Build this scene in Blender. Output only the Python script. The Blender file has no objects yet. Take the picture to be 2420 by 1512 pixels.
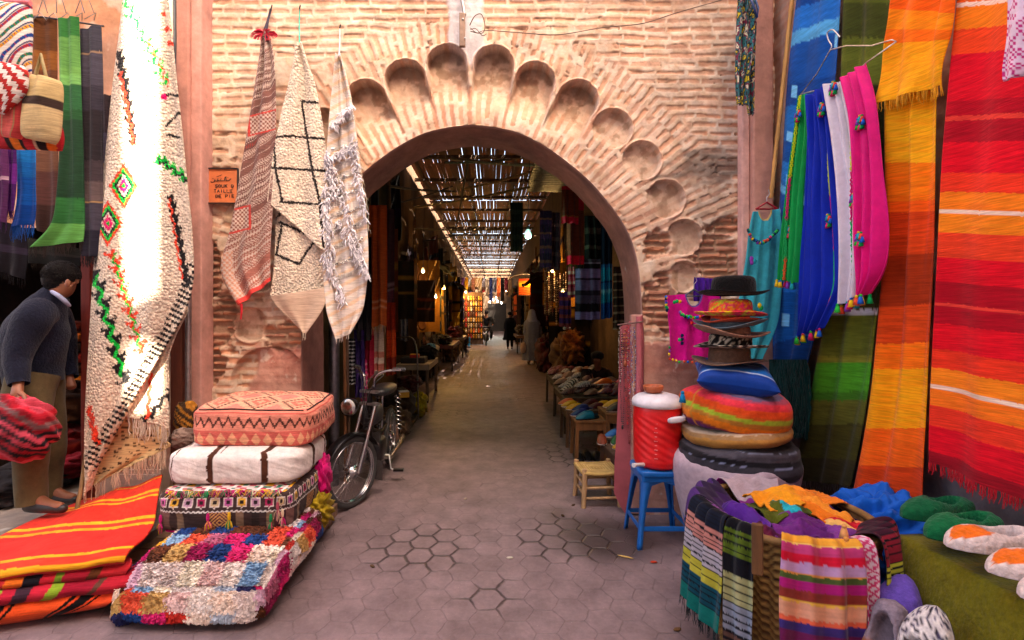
import bpy, bmesh, math, random
import numpy as np
from mathutils import Vector, Matrix
random.seed(11)
rng = np.random.default_rng(11)
PI = math.pi
SC = bpy.context.scene
COL = SC.collection

# ------------------------------------------------------------------ camera, sky, sun, exposure
F, CX, CY, EYE = 1150.0, 1160.0, 745.0, 1.5      # survey of the photograph (2420 px wide): focal length, vanishing point, eye height
W = 3.67                                          # distance of the gate wall
cam = bpy.data.cameras.new('camera'); camo = bpy.data.objects.new('camera', cam); COL.objects.link(camo)
camo.location = (0, 0, EYE); camo.rotation_euler = (math.radians(90), 0, 0)
cam.sensor_width = 36; cam.lens = F / 2420 * 36
cam.shift_x = (1210 - CX) / 2420; cam.shift_y = -(756.25 - CY) / 2420
cam.clip_start = 0.05; cam.clip_end = 500
SC.camera = camo

SUN_EL, SUN_AZ = 42.0, 160.0                      # azimuth measured clockwise from +Y (the alley's direction)
world = bpy.data.worlds.new('World'); SC.world = world; world.use_nodes = True
wn = world.node_tree.nodes; wl = world.node_tree.links
bg = wn['Background']
sky = wn.new('ShaderNodeTexSky'); sky.sky_type = 'NISHITA'; sky.sun_disc = False
sky.sun_elevation = math.radians(SUN_EL); sky.sun_rotation = math.radians(SUN_AZ)
sky.air_density = 0.7; sky.dust_density = 5.0; sky.ozone_density = 0.5
wm = wn.new('ShaderNodeMixRGB'); wm.blend_type = 'MULTIPLY'; wm.inputs[0].default_value = 1.0; wm.inputs[2].default_value = (1.0, .88, .76, 1)   # the camera's warm white balance
wl.new(sky.outputs['Color'], wm.inputs[1]); wl.new(wm.outputs[0], bg.inputs['Color']); bg.inputs['Strength'].default_value = 0.15
sun = bpy.data.lights.new('sun', 'SUN'); suno = bpy.data.objects.new('sun', sun); COL.objects.link(suno)
sun.energy = 5.0; sun.angle = math.radians(0.5); sun.color = (1.0, 0.86, 0.68)
_el, _az = math.radians(SUN_EL), math.radians(SUN_AZ)
SUND = Vector((math.sin(_az) * math.cos(_el), math.cos(_az) * math.cos(_el), math.sin(_el)))   # towards the sun
suno.rotation_euler = SUND.to_track_quat('Z', 'Y').to_euler()
vs = SC.view_settings
vs.view_transform = 'Standard'; vs.look = 'None'; vs.gamma = 1.0; vs.exposure = 3.4
SC.cycles.use_denoising = True
SC.cycles.max_bounces = 10; SC.cycles.diffuse_bounces = 6
SC.cycles.sample_clamp_indirect = 6.0

# ------------------------------------------------------------------ small maths
def P(px, py, Y):
    return np.array([(px - CX) * Y / F, Y, EYE - (py - CY) * Y / F])
def PX(px, py, X):
    return P(px, py, X * F / (px - CX))
_T = rng.random((256, 256))
def vn(x, y, seed=0):
    x = np.asarray(x, float) + seed * 17.37; y = np.asarray(y, float) + seed * 9.71
    ix = np.floor(x).astype(int); iy = np.floor(y).astype(int)
    fx = x - ix; fy = y - iy; fx = fx * fx * (3 - 2 * fx); fy = fy * fy * (3 - 2 * fy)
    a = _T[ix & 255, iy & 255]; b = _T[(ix + 1) & 255, iy & 255]; c = _T[ix & 255, (iy + 1) & 255]; d = _T[(ix + 1) & 255, (iy + 1) & 255]
    return (a * (1 - fx) + b * fx) * (1 - fy) + (c * (1 - fx) + d * fx) * fy
def fbm(x, y, o=4, seed=0):
    s = 0; a = 1; t = 0
    x = np.asarray(x, float); y = np.asarray(y, float)
    for k in range(o):
        s = s + a * vn(x * 2 ** k, y * 2 ** k, seed + k); t += a; a *= .5
    return s / t
def rnd(i, j=0, seed=0):
    i = np.asarray(i).astype(int); j = np.asarray(j).astype(int)
    return _T[(i * 7 + seed * 31) & 255, (j * 13 + i * 3 + seed * 5) & 255]
def sst(a, b, x):
    t = np.clip((x - a) / (b - a), 0, 1); return t * t * (3 - 2 * t)
def mix(a, b, t):
    t = np.asarray(t)[..., None]; return np.asarray(a) * (1 - t) + np.asarray(b) * t
def hexc(h):
    c = [int(h[i:i + 2], 16) / 255 for i in (0, 2, 4)]
    return np.array([(v / 12.92) if v < .04045 else ((v + .055) / 1.055) ** 2.4 for v in c])
def crom(pts, t):
    """Catmull-Rom through pts at parameters t in 0..1"""
    pts = np.asarray(pts, float); n = len(pts)
    if n == 2: return pts[0] + (pts[1] - pts[0]) * np.asarray(t)[..., None]
    L = np.r_[0, np.cumsum(np.linalg.norm(np.diff(pts, axis=0), axis=1) + 1e-9)]; L /= L[-1]
    t = np.clip(np.asarray(t, float), 0, 1); i = np.clip(np.searchsorted(L, t, side='right') - 1, 0, n - 2)
    f = ((t - L[i]) / (L[i + 1] - L[i]))[..., None]
    p0 = pts[np.maximum(i - 1, 0)]; p1 = pts[i]; p2 = pts[i + 1]; p3 = pts[np.minimum(i + 2, n - 1)]
    m1 = (p2 - p0) / 2; m2 = (p3 - p1) / 2
    f2 = f * f; f3 = f2 * f
    return (2 * f3 - 3 * f2 + 1) * p1 + (f3 - 2 * f2 + f) * m1 + (-2 * f3 + 3 * f2) * p2 + (f3 - f2) * m2
def segdist(u, v, segs):
    d = np.full(np.shape(u), 1e9)
    for (a, b, c, e) in segs:
        dx, dy = c - a, e - b; L = dx * dx + dy * dy + 1e-12
        t = np.clip(((u - a) * dx + (v - b) * dy) / L, 0, 1)
        d = np.minimum(d, np.hypot(u - a - t * dx, v - b - t * dy))
    return d

# ------------------------------------------------------------------ mesh builder
class MB:
    def __init__(s): s.v = []; s.c = []; s.f = []; s.n = 0; s.sm = []; s.M = None
    def _add(s, V, C, faces, smooth=True):
        V = np.asarray(V, float).reshape(-1, 3)
        if s.M is not None:
            m = np.array(s.M); V = V @ m[:3, :3].T + m[:3, 3]
        C = np.asarray(C, float); C = np.broadcast_to(C, V.shape) if C.ndim == 1 else C.reshape(-1, 3)
        s.v.append(V); s.c.append(C)
        for F_ in faces:
            F_ = np.asarray(F_, int)
            if len(F_): s.f.append(F_ + s.n); s.sm.append(smooth)
        s.n += len(V); return s
    def grid(s, pos, col, wu=False, wv=False, keep=None, smooth=True):
        n, m = pos.shape[:2]
        i, j = np.meshgrid(np.arange(n if wu else n - 1), np.arange(m if wv else m - 1), indexing='ij')
        i2 = (i + 1) % n; j2 = (j + 1) % m
        q = np.stack([i * m + j, i2 * m + j, i2 * m + j2, i * m + j2], -1).reshape(-1, 4)
        if keep is not None: q = q[keep.reshape(-1)]
        c = np.asarray(col, float)
        if c.ndim == 1: c = np.broadcast_to(c, pos.shape)
        return s._add(pos, c, [q], smooth)
    def box(s, c, d, col, R=None, smooth=False):
        c = np.asarray(c, float); d = np.asarray(d, float) / 2
        V = np.array([[x, y, z] for x in (-1, 1) for y in (-1, 1) for z in (-1, 1)], float) * d
        if R is not None: V = V @ np.array(R)[:3, :3].T
        q = [[0, 1, 3, 2], [4, 6, 7, 5], [0, 4, 5, 1], [2, 3, 7, 6], [0, 2, 6, 4], [1, 5, 7, 3]]
        return s._add(V + c, col, [q], smooth)
    def bar(s, a, b, w, h, col, up=(0, 0, 1)):
        a = Vector(a); b = Vector(b); d = b - a; L = d.length; d.normalize()
        u = Vector(up)
        if abs(d.dot(u)) > .98: u = Vector((0, 1, 0))
        x = d.cross(u).normalized(); z = x.cross(d)
        R = Matrix((x, d, z)).transposed()
        return s.box((a + b) / 2, (w, L, h), col, R)
    def tube(s, pts, r, col, n=8, cap=True, closed=False):
        pts = np.asarray(pts, float); k = len(pts)
        r = np.broadcast_to(np.asarray(r, float), (k,))
        T = np.gradient(pts, axis=0) if not closed else np.roll(pts, -1, 0) - np.roll(pts, 1, 0)
        T /= np.linalg.norm(T, axis=1)[:, None] + 1e-12
        up = np.array([0, 0, 1.]) if abs(T[0][2]) < .9 else np.array([1., 0, 0])
        rings = []
        x = np.cross(T[0], up); x /= np.linalg.norm(x)
        for i in range(k):
            x = x - T[i] * x.dot(T[i]); x /= np.linalg.norm(x) + 1e-12; y = np.cross(T[i], x)
            a = np.arange(n) * 2 * PI / n
            rings.append(pts[i] + r[i] * (np.cos(a)[:, None] * x + np.sin(a)[:, None] * y))
        V = np.array(rings)
        c = np.asarray(col, float); c = np.broadcast_to(c, V.shape) if c.ndim == 1 else np.broadcast_to(c[:, None, :], V.shape)
        s.grid(V, c, wu=closed, wv=True)
        if cap and not closed:
            s._add(V[0], c[0], [[list(range(n))[::-1]]], False); s._add(V[-1], c[-1], [[list(range(n))]], False)
        return s
    def lathe(s, prof, col, o=(0, 0, 0), n=24, R=None, colfn=None, sq=None):
        prof = np.asarray(prof, float); a = np.arange(n) * 2 * PI / n
        V = np.zeros((len(prof), n, 3)); V[..., 0] = prof[:, 0, None] * np.cos(a); V[..., 1] = prof[:, 0, None] * np.sin(a); V[..., 2] = prof[:, 1, None]
        if sq is not None: V[..., 0] *= sq[0]; V[..., 1] *= sq[1]
        c = col if colfn is None else colfn(V)
        if R is not None: V = V @ np.array(R)[:3, :3].T
        return s.grid(V + np.asarray(o, float), c, wv=True)
    def blob(s, c, d, col, e=1.0, nu=16, nv=20, R=None, nz=0, ns=4, seed=0, colfn=None):
        """super-ellipsoid: e<1 gets boxier"""
        t = np.linspace(-PI / 2, PI / 2, nu)[:, None]; p = np.linspace(0, 2 * PI, nv, endpoint=False)[None, :]
        f = lambda w: np.sign(w) * np.abs(w) ** e
        ez = e
        V = np.stack([f(np.cos(t)) * f(np.cos(p)), f(np.cos(t)) * f(np.sin(p)), np.sign(np.sin(t)) * np.abs(np.sin(t)) ** ez * np.ones_like(p)], -1)
        cc = colfn(V) if colfn else col
        if nz: V = V * (1 + nz * (fbm(V[..., 0] * ns + 7 + seed, V[..., 1] * ns + V[..., 2] * ns * 1.7, 3, seed) - .5))[..., None]
        V = V * np.asarray(d, float)
        if R is not None: V = V @ np.array(R)[:3, :3].T
        return s.grid(V + np.asarray(c, float), cc, wv=True)
    def poly(s, pts2, y0, y1, col, axis='y'):
        """extrude an outline (x,z) between y0 and y1"""
        n = len(pts2); p = np.asarray(pts2, float)
        A = np.stack([p[:, 0], np.full(n, y0), p[:, 1]], -1); B = np.stack([p[:, 0], np.full(n, y1), p[:, 1]], -1)
        s._add(A, col, [[list(range(n))]], False); s._add(B, col, [[list(range(n))[::-1]]], False)
        q = [[i, i + n, (i + 1) % n + n, (i + 1) % n] for i in range(n)]
        return s._add(np.r_[A, B], col, [q], False)
    def fringe(s, pts, L, col, w=.003, n=None, sway=.15, droop=(0, 0, -1), seg=4):
        """yarn ends hanging from a polyline pts"""
        pts = np.asarray(pts, float); n = n or len(pts)
        tt = np.sort(rng.random(n)); P0 = crom(pts, tt)
        D = np.asarray(droop, float)
        for k in range(n):
            l = L * (.65 + .5 * rng.random()); sw = (rng.random(3) - .5) * sway * l * 2
            q = np.array([P0[k] + D * l * t + sw * t * t + (rng.random(3) - .5) * .12 * l * (t > 0) for t in np.linspace(0, 1, seg)])
            cc = np.asarray(col if np.ndim(col) == 1 else col[k % len(col)]) * (.8 + .35 * rng.random())
            s.tube(q, np.linspace(w, w * .45, seg), cc, n=3, cap=False)
        return s
    def build(s, name, mat, parent=None, smooth=None, bevel=0, solid=0, sub=0):
        V = np.concatenate(s.v); C = np.concatenate(s.c)
        me = bpy.data.meshes.new(name)
        me.vertices.add(len(V)); me.vertices.foreach_set('co', V.astype(np.float32).ravel())
        li = np.concatenate([f.ravel() for f in s.f]); cnt = np.concatenate([np.full(len(f), f.shape[1]) for f in s.f])
        sm = np.concatenate([np.full(len(f), x if smooth is None else smooth) for f, x in zip(s.f, s.sm)])
        me.loops.add(len(li)); me.loops.foreach_set('vertex_index', li.astype(np.int32))
        me.polygons.add(len(cnt)); st = np.r_[0, np.cumsum(cnt)[:-1]]
        me.polygons.foreach_set('loop_start', st.astype(np.int32))
        me.polygons.foreach_set('use_smooth', sm.astype(bool))
        at = me.color_attributes.new('Col', 'FLOAT_COLOR', 'POINT')
        at.data.foreach_set('color', np.c_[np.clip(C, 0, 1), np.ones(len(C))].astype(np.float32).ravel())
        me.update(calc_edges=True); me.validate()
        me.materials.append(mat)
        o = bpy.data.objects.new(name, me); COL.objects.link(o)
        if bevel:
            m = o.modifiers.new('bevel', 'BEVEL'); m.width = bevel; m.segments = 2; m.limit_method = 'ANGLE'
        if sub:
            m = o.modifiers.new('sub', 'SUBSURF'); m.levels = sub; m.render_levels = sub
        if solid:
            m = o.modifiers.new('solid', 'SOLIDIFY'); m.thickness = solid; m.offset = 0
        if parent is not None: attach(o, parent)
        return o
def attach(o, parent):
    o.parent = parent
    o.matrix_parent_inverse = world_of(parent).inverted()
def world_of(o):
    m = Matrix.LocRotScale(o.location, o.rotation_euler, o.scale)
    if o.parent is not None: m = world_of(o.parent) @ o.matrix_parent_inverse @ m
    return m

def tag(o, label, cat=None, group=None):
    o['label'] = label
    if cat: o['category'] = cat
    if group: o['group'] = group
    return o
def thing(name, label, cat, loc=(0, 0, 0), group=None):
    o = bpy.data.objects.new(name, None); COL.objects.link(o); o.location = Vector([float(t) for t in loc])
    o.empty_display_size = .05
    return tag(o, label, cat, group)
def struct(o, kind='structure'): o['kind'] = kind; return o
_kids = {}
def copy_tree(o, parent=None):
    c = o.copy(); COL.objects.link(c)
    if parent is not None: c.parent = parent
    for ch in [x for x in bpy.data.objects if x.parent == o]: copy_tree(ch, c)
    return c

# ------------------------------------------------------------------ procedural materials; base colour from the mesh's own colour layer or a given colour
_mats = {}
KIND = {  # rough, noise scale, colour variation, bump type, bump scale, bump strength, bump distance, extra
    'cloth':   (.92, 30, .22, 'noise', 95, .35, .004, dict(sheen=.06)),
    'weave':   (.92, 90, .38, 'noise', 140, .55, .005, dict(sheen=.05)),
    'wool':    (.95, 45, .35, 'vor', 62, .9, .012, dict(sheen=.08)),
    'felt':    (.97, 50, .38, 'noise', 75, .8, .009, dict(sheen=.10)),
    'silk':    (.55, 25, .15, 'noise', 60, .2, .004, dict(sheen=.08)),
    'plaster': (.93, 14, .22, 'noise', 45, .35, .008, {}),
    'wood':    (.72, 6, .45, 'grain', 40, .35, .004, {}),
    'paint':   (.5, 7, .16, 'noise', 25, .12, .004, {}),
    'plastic': (.42, 14, .22, 'noise', 40, .12, .003, {}),
    'metal':   (.38, 25, .35, 'noise', 60, .15, .002, dict(metal=.9)),
    'chrome':  (.18, 12, .12, 'noise', 40, .05, .002, dict(metal=1.0)),
    'leather': (.42, 30, .25, 'noise', 90, .25, .003, {}),
    'rubber':  (.75, 20, .25, 'noise', 60, .2, .003, {}),
    'skin':    (.55, 30, .15, 'noise', 120, .15, .002, dict(sss=.1)),
    'clay':    (.6, 40, .3, 'noise', 60, .2, .002, {}),
    'stone':   (.9, 6, .35, 'noise', 20, .5, .01, {}),
}
def M(kind, col=None):
    key = (kind, None if col is None else tuple(round(float(x), 4) for x in col))
    if key in _mats: return _mats[key]
    rough, ns, var, bt, bs, bst, bd, ex = KIND[kind]
    m = bpy.data.materials.new(kind); m.use_nodes = True
    nt = m.node_tree; N = nt.nodes; L = nt.links; b = N['Principled BSDF']
    tc = N.new('ShaderNodeTexCoord'); co = tc.outputs['Object']
    if col is None:
        a = N.new('ShaderNodeAttribute'); a.attribute_name = 'Col'; base = a.outputs['Color']
    else:
        a = N.new('ShaderNodeRGB'); a.outputs[0].default_value = (*[float(x) for x in col], 1); base = a.outputs[0]
    nz = N.new('ShaderNodeTexNoise'); nz.inputs['Scale'].default_value = ns; nz.inputs['Detail'].default_value = 5; nz.inputs['Roughness'].default_value = .65
    mp = None
    if bt == 'grain' or kind == 'weave':
        mp = N.new('ShaderNodeMapping'); mp.inputs['Scale'].default_value = (3, 3, .35) if bt == 'grain' else (.10, .10, 1.6); L.new(co, mp.inputs['Vector']); L.new(mp.outputs[0], nz.inputs['Vector'])
    else: L.new(co, nz.inputs['Vector'])
    mr = N.new('ShaderNodeMapRange'); mr.inputs['From Min'].default_value = .25; mr.inputs['From Max'].default_value = .75
    mr.inputs['To Min'].default_value = 1 - var; mr.inputs['To Max'].default_value = 1 + var * .6
    L.new(nz.outputs['Fac'], mr.inputs['Value'])
    n2 = N.new('ShaderNodeTexNoise'); n2.inputs['Scale'].default_value = 2.6; n2.inputs['Detail'].default_value = 6; n2.inputs['Roughness'].default_value = .7; L.new(co, n2.inputs['Vector'])
    m2 = N.new('ShaderNodeMapRange'); m2.inputs['From Min'].default_value = .35; m2.inputs['From Max'].default_value = .65; lo_ = .74 if kind in ('plaster', 'stone', 'wood', 'paint') else .86; m2.inputs['To Min'].default_value = lo_; m2.inputs['To Max'].default_value = 1.06; L.new(n2.outputs['Fac'], m2.inputs['Value'])
    mm = N.new('ShaderNodeMath'); mm.operation = 'MULTIPLY'; L.new(mr.outputs[0], mm.inputs[0]); L.new(m2.outputs[0], mm.inputs[1])
    mx = N.new('ShaderNodeVectorMath'); mx.operation = 'SCALE'; L.new(base, mx.inputs[0]); L.new(mm.outputs[0], mx.inputs['Scale'])
    L.new(mx.outputs[0], b.inputs['Base Color'])
    b.inputs['Roughness'].default_value = rough
    b.inputs['Metallic'].default_value = ex.get('metal', 0)
    if kind in ('cloth', 'weave', 'wool', 'felt', 'plaster', 'stone', 'silk'): b.inputs['Specular IOR Level'].default_value = .12
    b.inputs['Sheen Weight'].default_value = ex.get('sheen', 0)
    if ex.get('sss'): b.inputs['Subsurface Weight'].default_value = ex['sss']; b.inputs['Subsurface Radius'].default_value = (.02, .008, .004)
    if bt == 'vor':
        t = N.new('ShaderNodeTexVoronoi'); t.inputs['Scale'].default_value = bs; L.new(co, t.inputs['Vector']); ho = t.outputs['Distance']
    elif bt == 'weave':
        t = N.new('ShaderNodeTexWave'); t.inputs['Scale'].default_value = bs / 6.3; t.bands_direction = 'Z'; t.inputs['Distortion'].default_value = 2.5; t.inputs['Detail'].default_value = 2; L.new(co, t.inputs['Vector']); ho = t.outputs['Fac']
    else:
        t = N.new('ShaderNodeTexNoise'); t.inputs['Scale'].default_value = bs; t.inputs['Detail'].default_value = 4
        L.new(mp.outputs[0] if mp else co, t.inputs['Vector']); ho = t.outputs['Fac']
    bp = N.new('ShaderNodeBump'); bp.inputs['Strength'].default_value = bst; bp.inputs['Distance'].default_value = bd
    if bt == 'vor': bp.invert = True
    L.new(ho, bp.inputs['Height']); L.new(bp.outputs[0], b.inputs['Normal'])
    _mats[key] = m; return m
def glow(col, s, name='lamp_glow'):
    m = bpy.data.materials.new(name); m.use_nodes = True; b = m.node_tree.nodes['Principled BSDF']
    b.inputs['Base Color'].default_value = (.8, .8, .8, 1); b.inputs['Emission Color'].default_value = (*col, 1); b.inputs['Emission Strength'].default_value = s
    return m
# ================================================================== THE SETTING
# ---- ground: hexagonal pavers
def ground_mat():
    m = bpy.data.materials.new('hex_paving'); m.use_nodes = True; nt = m.node_tree; N = nt.nodes; L = nt.links; b = N['Principled BSDF']
    g = N.new('ShaderNodeNewGeometry')
    def vm(op, a, bb=None, sc=None):
        n = N.new('ShaderNodeVectorMath'); n.operation = op
        for k, x in enumerate((a, bb)):
            if x is None: continue
            if isinstance(x, tuple): n.inputs[k].default_value = x
            else: L.new(x, n.inputs[k])
        if sc is not None: n.inputs['Scale'].default_value = sc
        return n
    def ma(op, a, bb=None, c=None):
        n = N.new('ShaderNodeMath'); n.operation = op
        for k, x in enumerate((a, bb, c)):
            if x is None: continue
            if isinstance(x, (int, float)): n.inputs[k].default_value = x
            else: L.new(x, n.inputs[k])
        return n.outputs[0]
    def noise(scale, detail=4, vec=None, rough=.6):
        n = N.new('ShaderNodeTexNoise'); n.inputs['Scale'].default_value = scale; n.inputs['Detail'].default_value = detail; n.inputs['Roughness'].default_value = rough
        L.new(vec or g.outputs['Position'], n.inputs['Vector']); return n
    # worn, slightly wandering joints
    wob = noise(9, 3); wv = vm('SCALE', wob.outputs['Color'], sc=.034)
    p0 = vm('ADD', g.outputs['Position'], wv.outputs[0])
    sp = N.new('ShaderNodeSeparateXYZ'); L.new(p0.outputs[0], sp.inputs[0]); cb = N.new('ShaderNodeCombineXYZ'); L.new(sp.outputs['Y'], cb.inputs['X']); L.new(sp.outputs['X'], cb.inputs['Y'])
    p = vm('MULTIPLY', cb.outputs[0], (1 / .185, 1 / .165, 0)).outputs[0]
    r = (1.0, 1.7320508, 1.0); h = (.5, .8660254, .5)
    a = vm('SUBTRACT', vm('MODULO', vm('ADD', p, (200, 200 * 1.7320508, 0)).outputs[0], r).outputs[0], h).outputs[0]
    bb = vm('SUBTRACT', vm('MODULO', vm('ADD', p, (200.5, 200 * 1.7320508 + .8660254, 0)).outputs[0], r).outputs[0], h).outputs[0]
    def hd(v):
        av = vm('ABSOLUTE', v).outputs[0]; s = N.new('ShaderNodeSeparateXYZ'); L.new(av, s.inputs[0])
        return ma('MAXIMUM', s.outputs['X'], ma('ADD', ma('MULTIPLY', s.outputs['X'], .5), ma('MULTIPLY', s.outputs['Y'], .8660254)))
    e = ma('SUBTRACT', .5, ma('MINIMUM', hd(a), hd(bb)))      # 0 at the joint
    patch = noise(.9, 3)                                        # where the joints are washed out deep
    deep = N.new('ShaderNodeMapRange'); deep.inputs['From Min'].default_value = .53; deep.inputs['From Max'].default_value = .64
    def near(x, y, r):
        n = vm('DISTANCE', vm('ADD', g.outputs['Position'], vm('SCALE', noise(4, 3).outputs['Color'], sc=.22).outputs[0]).outputs[0], (x + .11, y + .11, .11))
        return ma('MAXIMUM', 0.0, ma('MINIMUM', 1.0, ma('MULTIPLY', ma('SUBTRACT', r, n.outputs['Value']), 4.0)))
    spots_ = near(-.42, 3.2, .46)
    for q in ((.60, 3.30, .50), (1.0, 5.3, .60), (-.02, 2.6, .28), (.3, 4.6, .2)): spots_ = ma('MAXIMUM', spots_, near(*q))
    L.new(ma('ADD', ma('MULTIPLY', patch.outputs['Fac'], .93), ma('MULTIPLY', ma('MULTIPLY', spots_, ma('ADD', .25, noise(3.2, 3).outputs['Fac'])), .34)), deep.inputs['Value'])
    wet = near(.80, 3.28, .46); wet = ma('MAXIMUM', wet, near(.50, 3.66, .20))
    wid = ma('ADD', .028, ma('MULTIPLY', deep.outputs[0], .035))
    j = ma('SUBTRACT', 1.0, ma('MINIMUM', 1.0, ma('DIVIDE', e, wid)))
    j = ma('POWER', ma('MAXIMUM', j, 0.0), .7)
    jm = ma('MULTIPLY', j, ma('ADD', .20, ma('MULTIPLY', deep.outputs[0], .72)))
    big = noise(.7, 5); fine = noise(38, 5, rough=.75); mid = noise(5, 5, rough=.7)
    cr = N.new('ShaderNodeValToRGB'); L.new(mid.outputs['Fac'], cr.inputs[0])
    cr.color_ramp.elements[0].position = .3; cr.color_ramp.elements[0].color = (.128, .086, .089, 1)
    cr.color_ramp.elements[1].position = .72; cr.color_ramp.elements[1].color = (.255, .180, .184, 1)
    sc1 = vm('SCALE', cr.outputs[0]); L.new(ma('ADD', .62, ma('MULTIPLY', fine.outputs['Fac'], .75)), sc1.inputs['Scale'])
    mx = N.new('ShaderNodeMixRGB'); L.new(jm, mx.inputs[0]); L.new(sc1.outputs[0], mx.inputs[1]); mx.inputs[2].default_value = (.028, .019, .016, 1)
    dirt = noise(1.6, 6, rough=.7); dr = N.new('ShaderNodeMapRange'); dr.inputs['From Min'].default_value = .5; dr.inputs['From Max'].default_value = .72; L.new(dirt.outputs['Fac'], dr.inputs['Value'])
    m2 = N.new('ShaderNodeMixRGB'); L.new(ma('MULTIPLY', dr.outputs[0], .45), m2.inputs[0]); L.new(mx.outputs[0], m2.inputs[1]); m2.inputs[2].default_value = (.09, .06, .05, 1)
    m3 = N.new('ShaderNodeMixRGB'); L.new(ma('MULTIPLY', wet, .8), m3.inputs[0]); L.new(m2.outputs[0], m3.inputs[1]); m3.inputs[2].default_value = (.030, .019, .018, 1)
    chip = noise(70, 2); ck = N.new('ShaderNodeMapRange'); ck.inputs['From Min'].default_value = .70; ck.inputs['From Max'].default_value = .74; L.new(chip.outputs['Fac'], ck.inputs['Value'])
    m4 = N.new('ShaderNodeMixRGB'); L.new(ma('MULTIPLY', ck.outputs[0], .5), m4.inputs[0]); L.new(m3.outputs[0], m4.inputs[1]); m4.inputs[2].default_value = (.38, .30, .26, 1)
    L.new(m4.outputs[0], b.inputs['Base Color'])
    rr = ma('SUBTRACT', ma('SUBTRACT', .8, ma('MULTIPLY', wet, .2)), ma('MULTIPLY', big.outputs['Fac'], .35)); L.new(rr, b.inputs['Roughness'])
    hgt = ma('SUBTRACT', ma('ADD', ma('MULTIPLY', fine.outputs['Fac'], .12), ma('MULTIPLY', mid.outputs['Fac'], .5)), ma('MULTIPLY', jm, 1.3))
    bp = N.new('ShaderNodeBump'); bp.inputs['Strength'].default_value = .8; bp.inputs['Distance'].default_value = .012
    L.new(hgt, bp.inputs['Height']); L.new(bp.outputs[0], b.inputs['Normal'])
    return m
GX = np.linspace(-60, 60, 41); GY = np.linspace(-40, 160, 61)
gx, gy = np.meshgrid(GX, GY, indexing='ij')
mb = MB(); mb.grid(np.stack([gx, gy, 0 * gx], -1), (.2, .15, .13))
struct(mb.build('ground', ground_mat()))

# ---- gate wall: heightfield with scalloped arch
prof_px = [(1115, 294), (1174, 301), (1229, 315), (1283, 342), (1338, 380), (1393, 427), (1436, 476), (1464, 514), (1486, 552), (1502, 596), (1512, 656), (1518, 738)]
def wx(px): return (px - CX) * W / F
def wz(py): return EYE - (py - CY) * W / F
tt = np.linspace(0, 1, 90)
rp = crom([(wx(x), wz(y)) for x, y in prof_px], tt)
rp = np.r_[rp, np.stack([np.full(20, rp[-1, 0]), np.linspace(rp[-1, 1], -.02, 21)[1:]], -1)]
ax = wx(1115)
lp = rp.copy(); lp[:, 0] = 2 * ax - lp[:, 0]
PROF = np.r_[lp[::-1], rp[1:]]                                 # left foot .. apex .. right foot
def inside_arch(x, z):
    zr = rp[::-1, 1]; xr = rp[::-1, 0] - ax
    hw = np.interp(z, zr, xr, right=-1)
    return np.abs(x - ax) < hw
lobes = [(865, 238, 48), (958, 189, 48), (1056, 153, 47), (1167, 156, 47), (1264, 194, 47), (1365, 238, 48), (1447, 304, 46), (1516, 380, 45), (1573, 470, 44), (1617, 561, 41), (1617, 654, 36), (1640, 765, 40), (768, 304, 46), (612, 566, 40), (613, 654, 36), (592, 768, 40)]
CC = (wx(1115), wz(720))
def brick(a, b, L=.19, Hh=.066, seed=0):
    wob = (fbm(a * 3, b * 3, 2, seed + 5) - .5) * .022
    b = b + wob; row = np.floor(b / Hh); fb = b / Hh - row
    ll = L * (.75 + .6 * rnd(row, 3, seed)); aa = a / ll + rnd(row, 9, seed) * 5; k = np.floor(aa); fa = aa - k
    edge = (fbm(a * 22, b * 22, 2, seed) - .5) * .28
    thick = .15 + .12 * rnd(k, row, seed)
    m = sst(thick + .05, thick - .03, np.abs(fb - .5) + edge * .6) * sst(.47, .43, np.abs(fa - .5) + edge * .3)
    pres = sst(.30, .42, rnd(k, row, seed + 2) * .55 + fbm(a * 2.2, b * 2.2, 3, seed + 3) * .75)
    return m * pres, rnd(k, row, seed + 4)
PEACH = np.array((.73, .585, .445)); PINK = np.array((.60, .31, .24)); BRK = np.array((.66, .33, .19))
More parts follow.
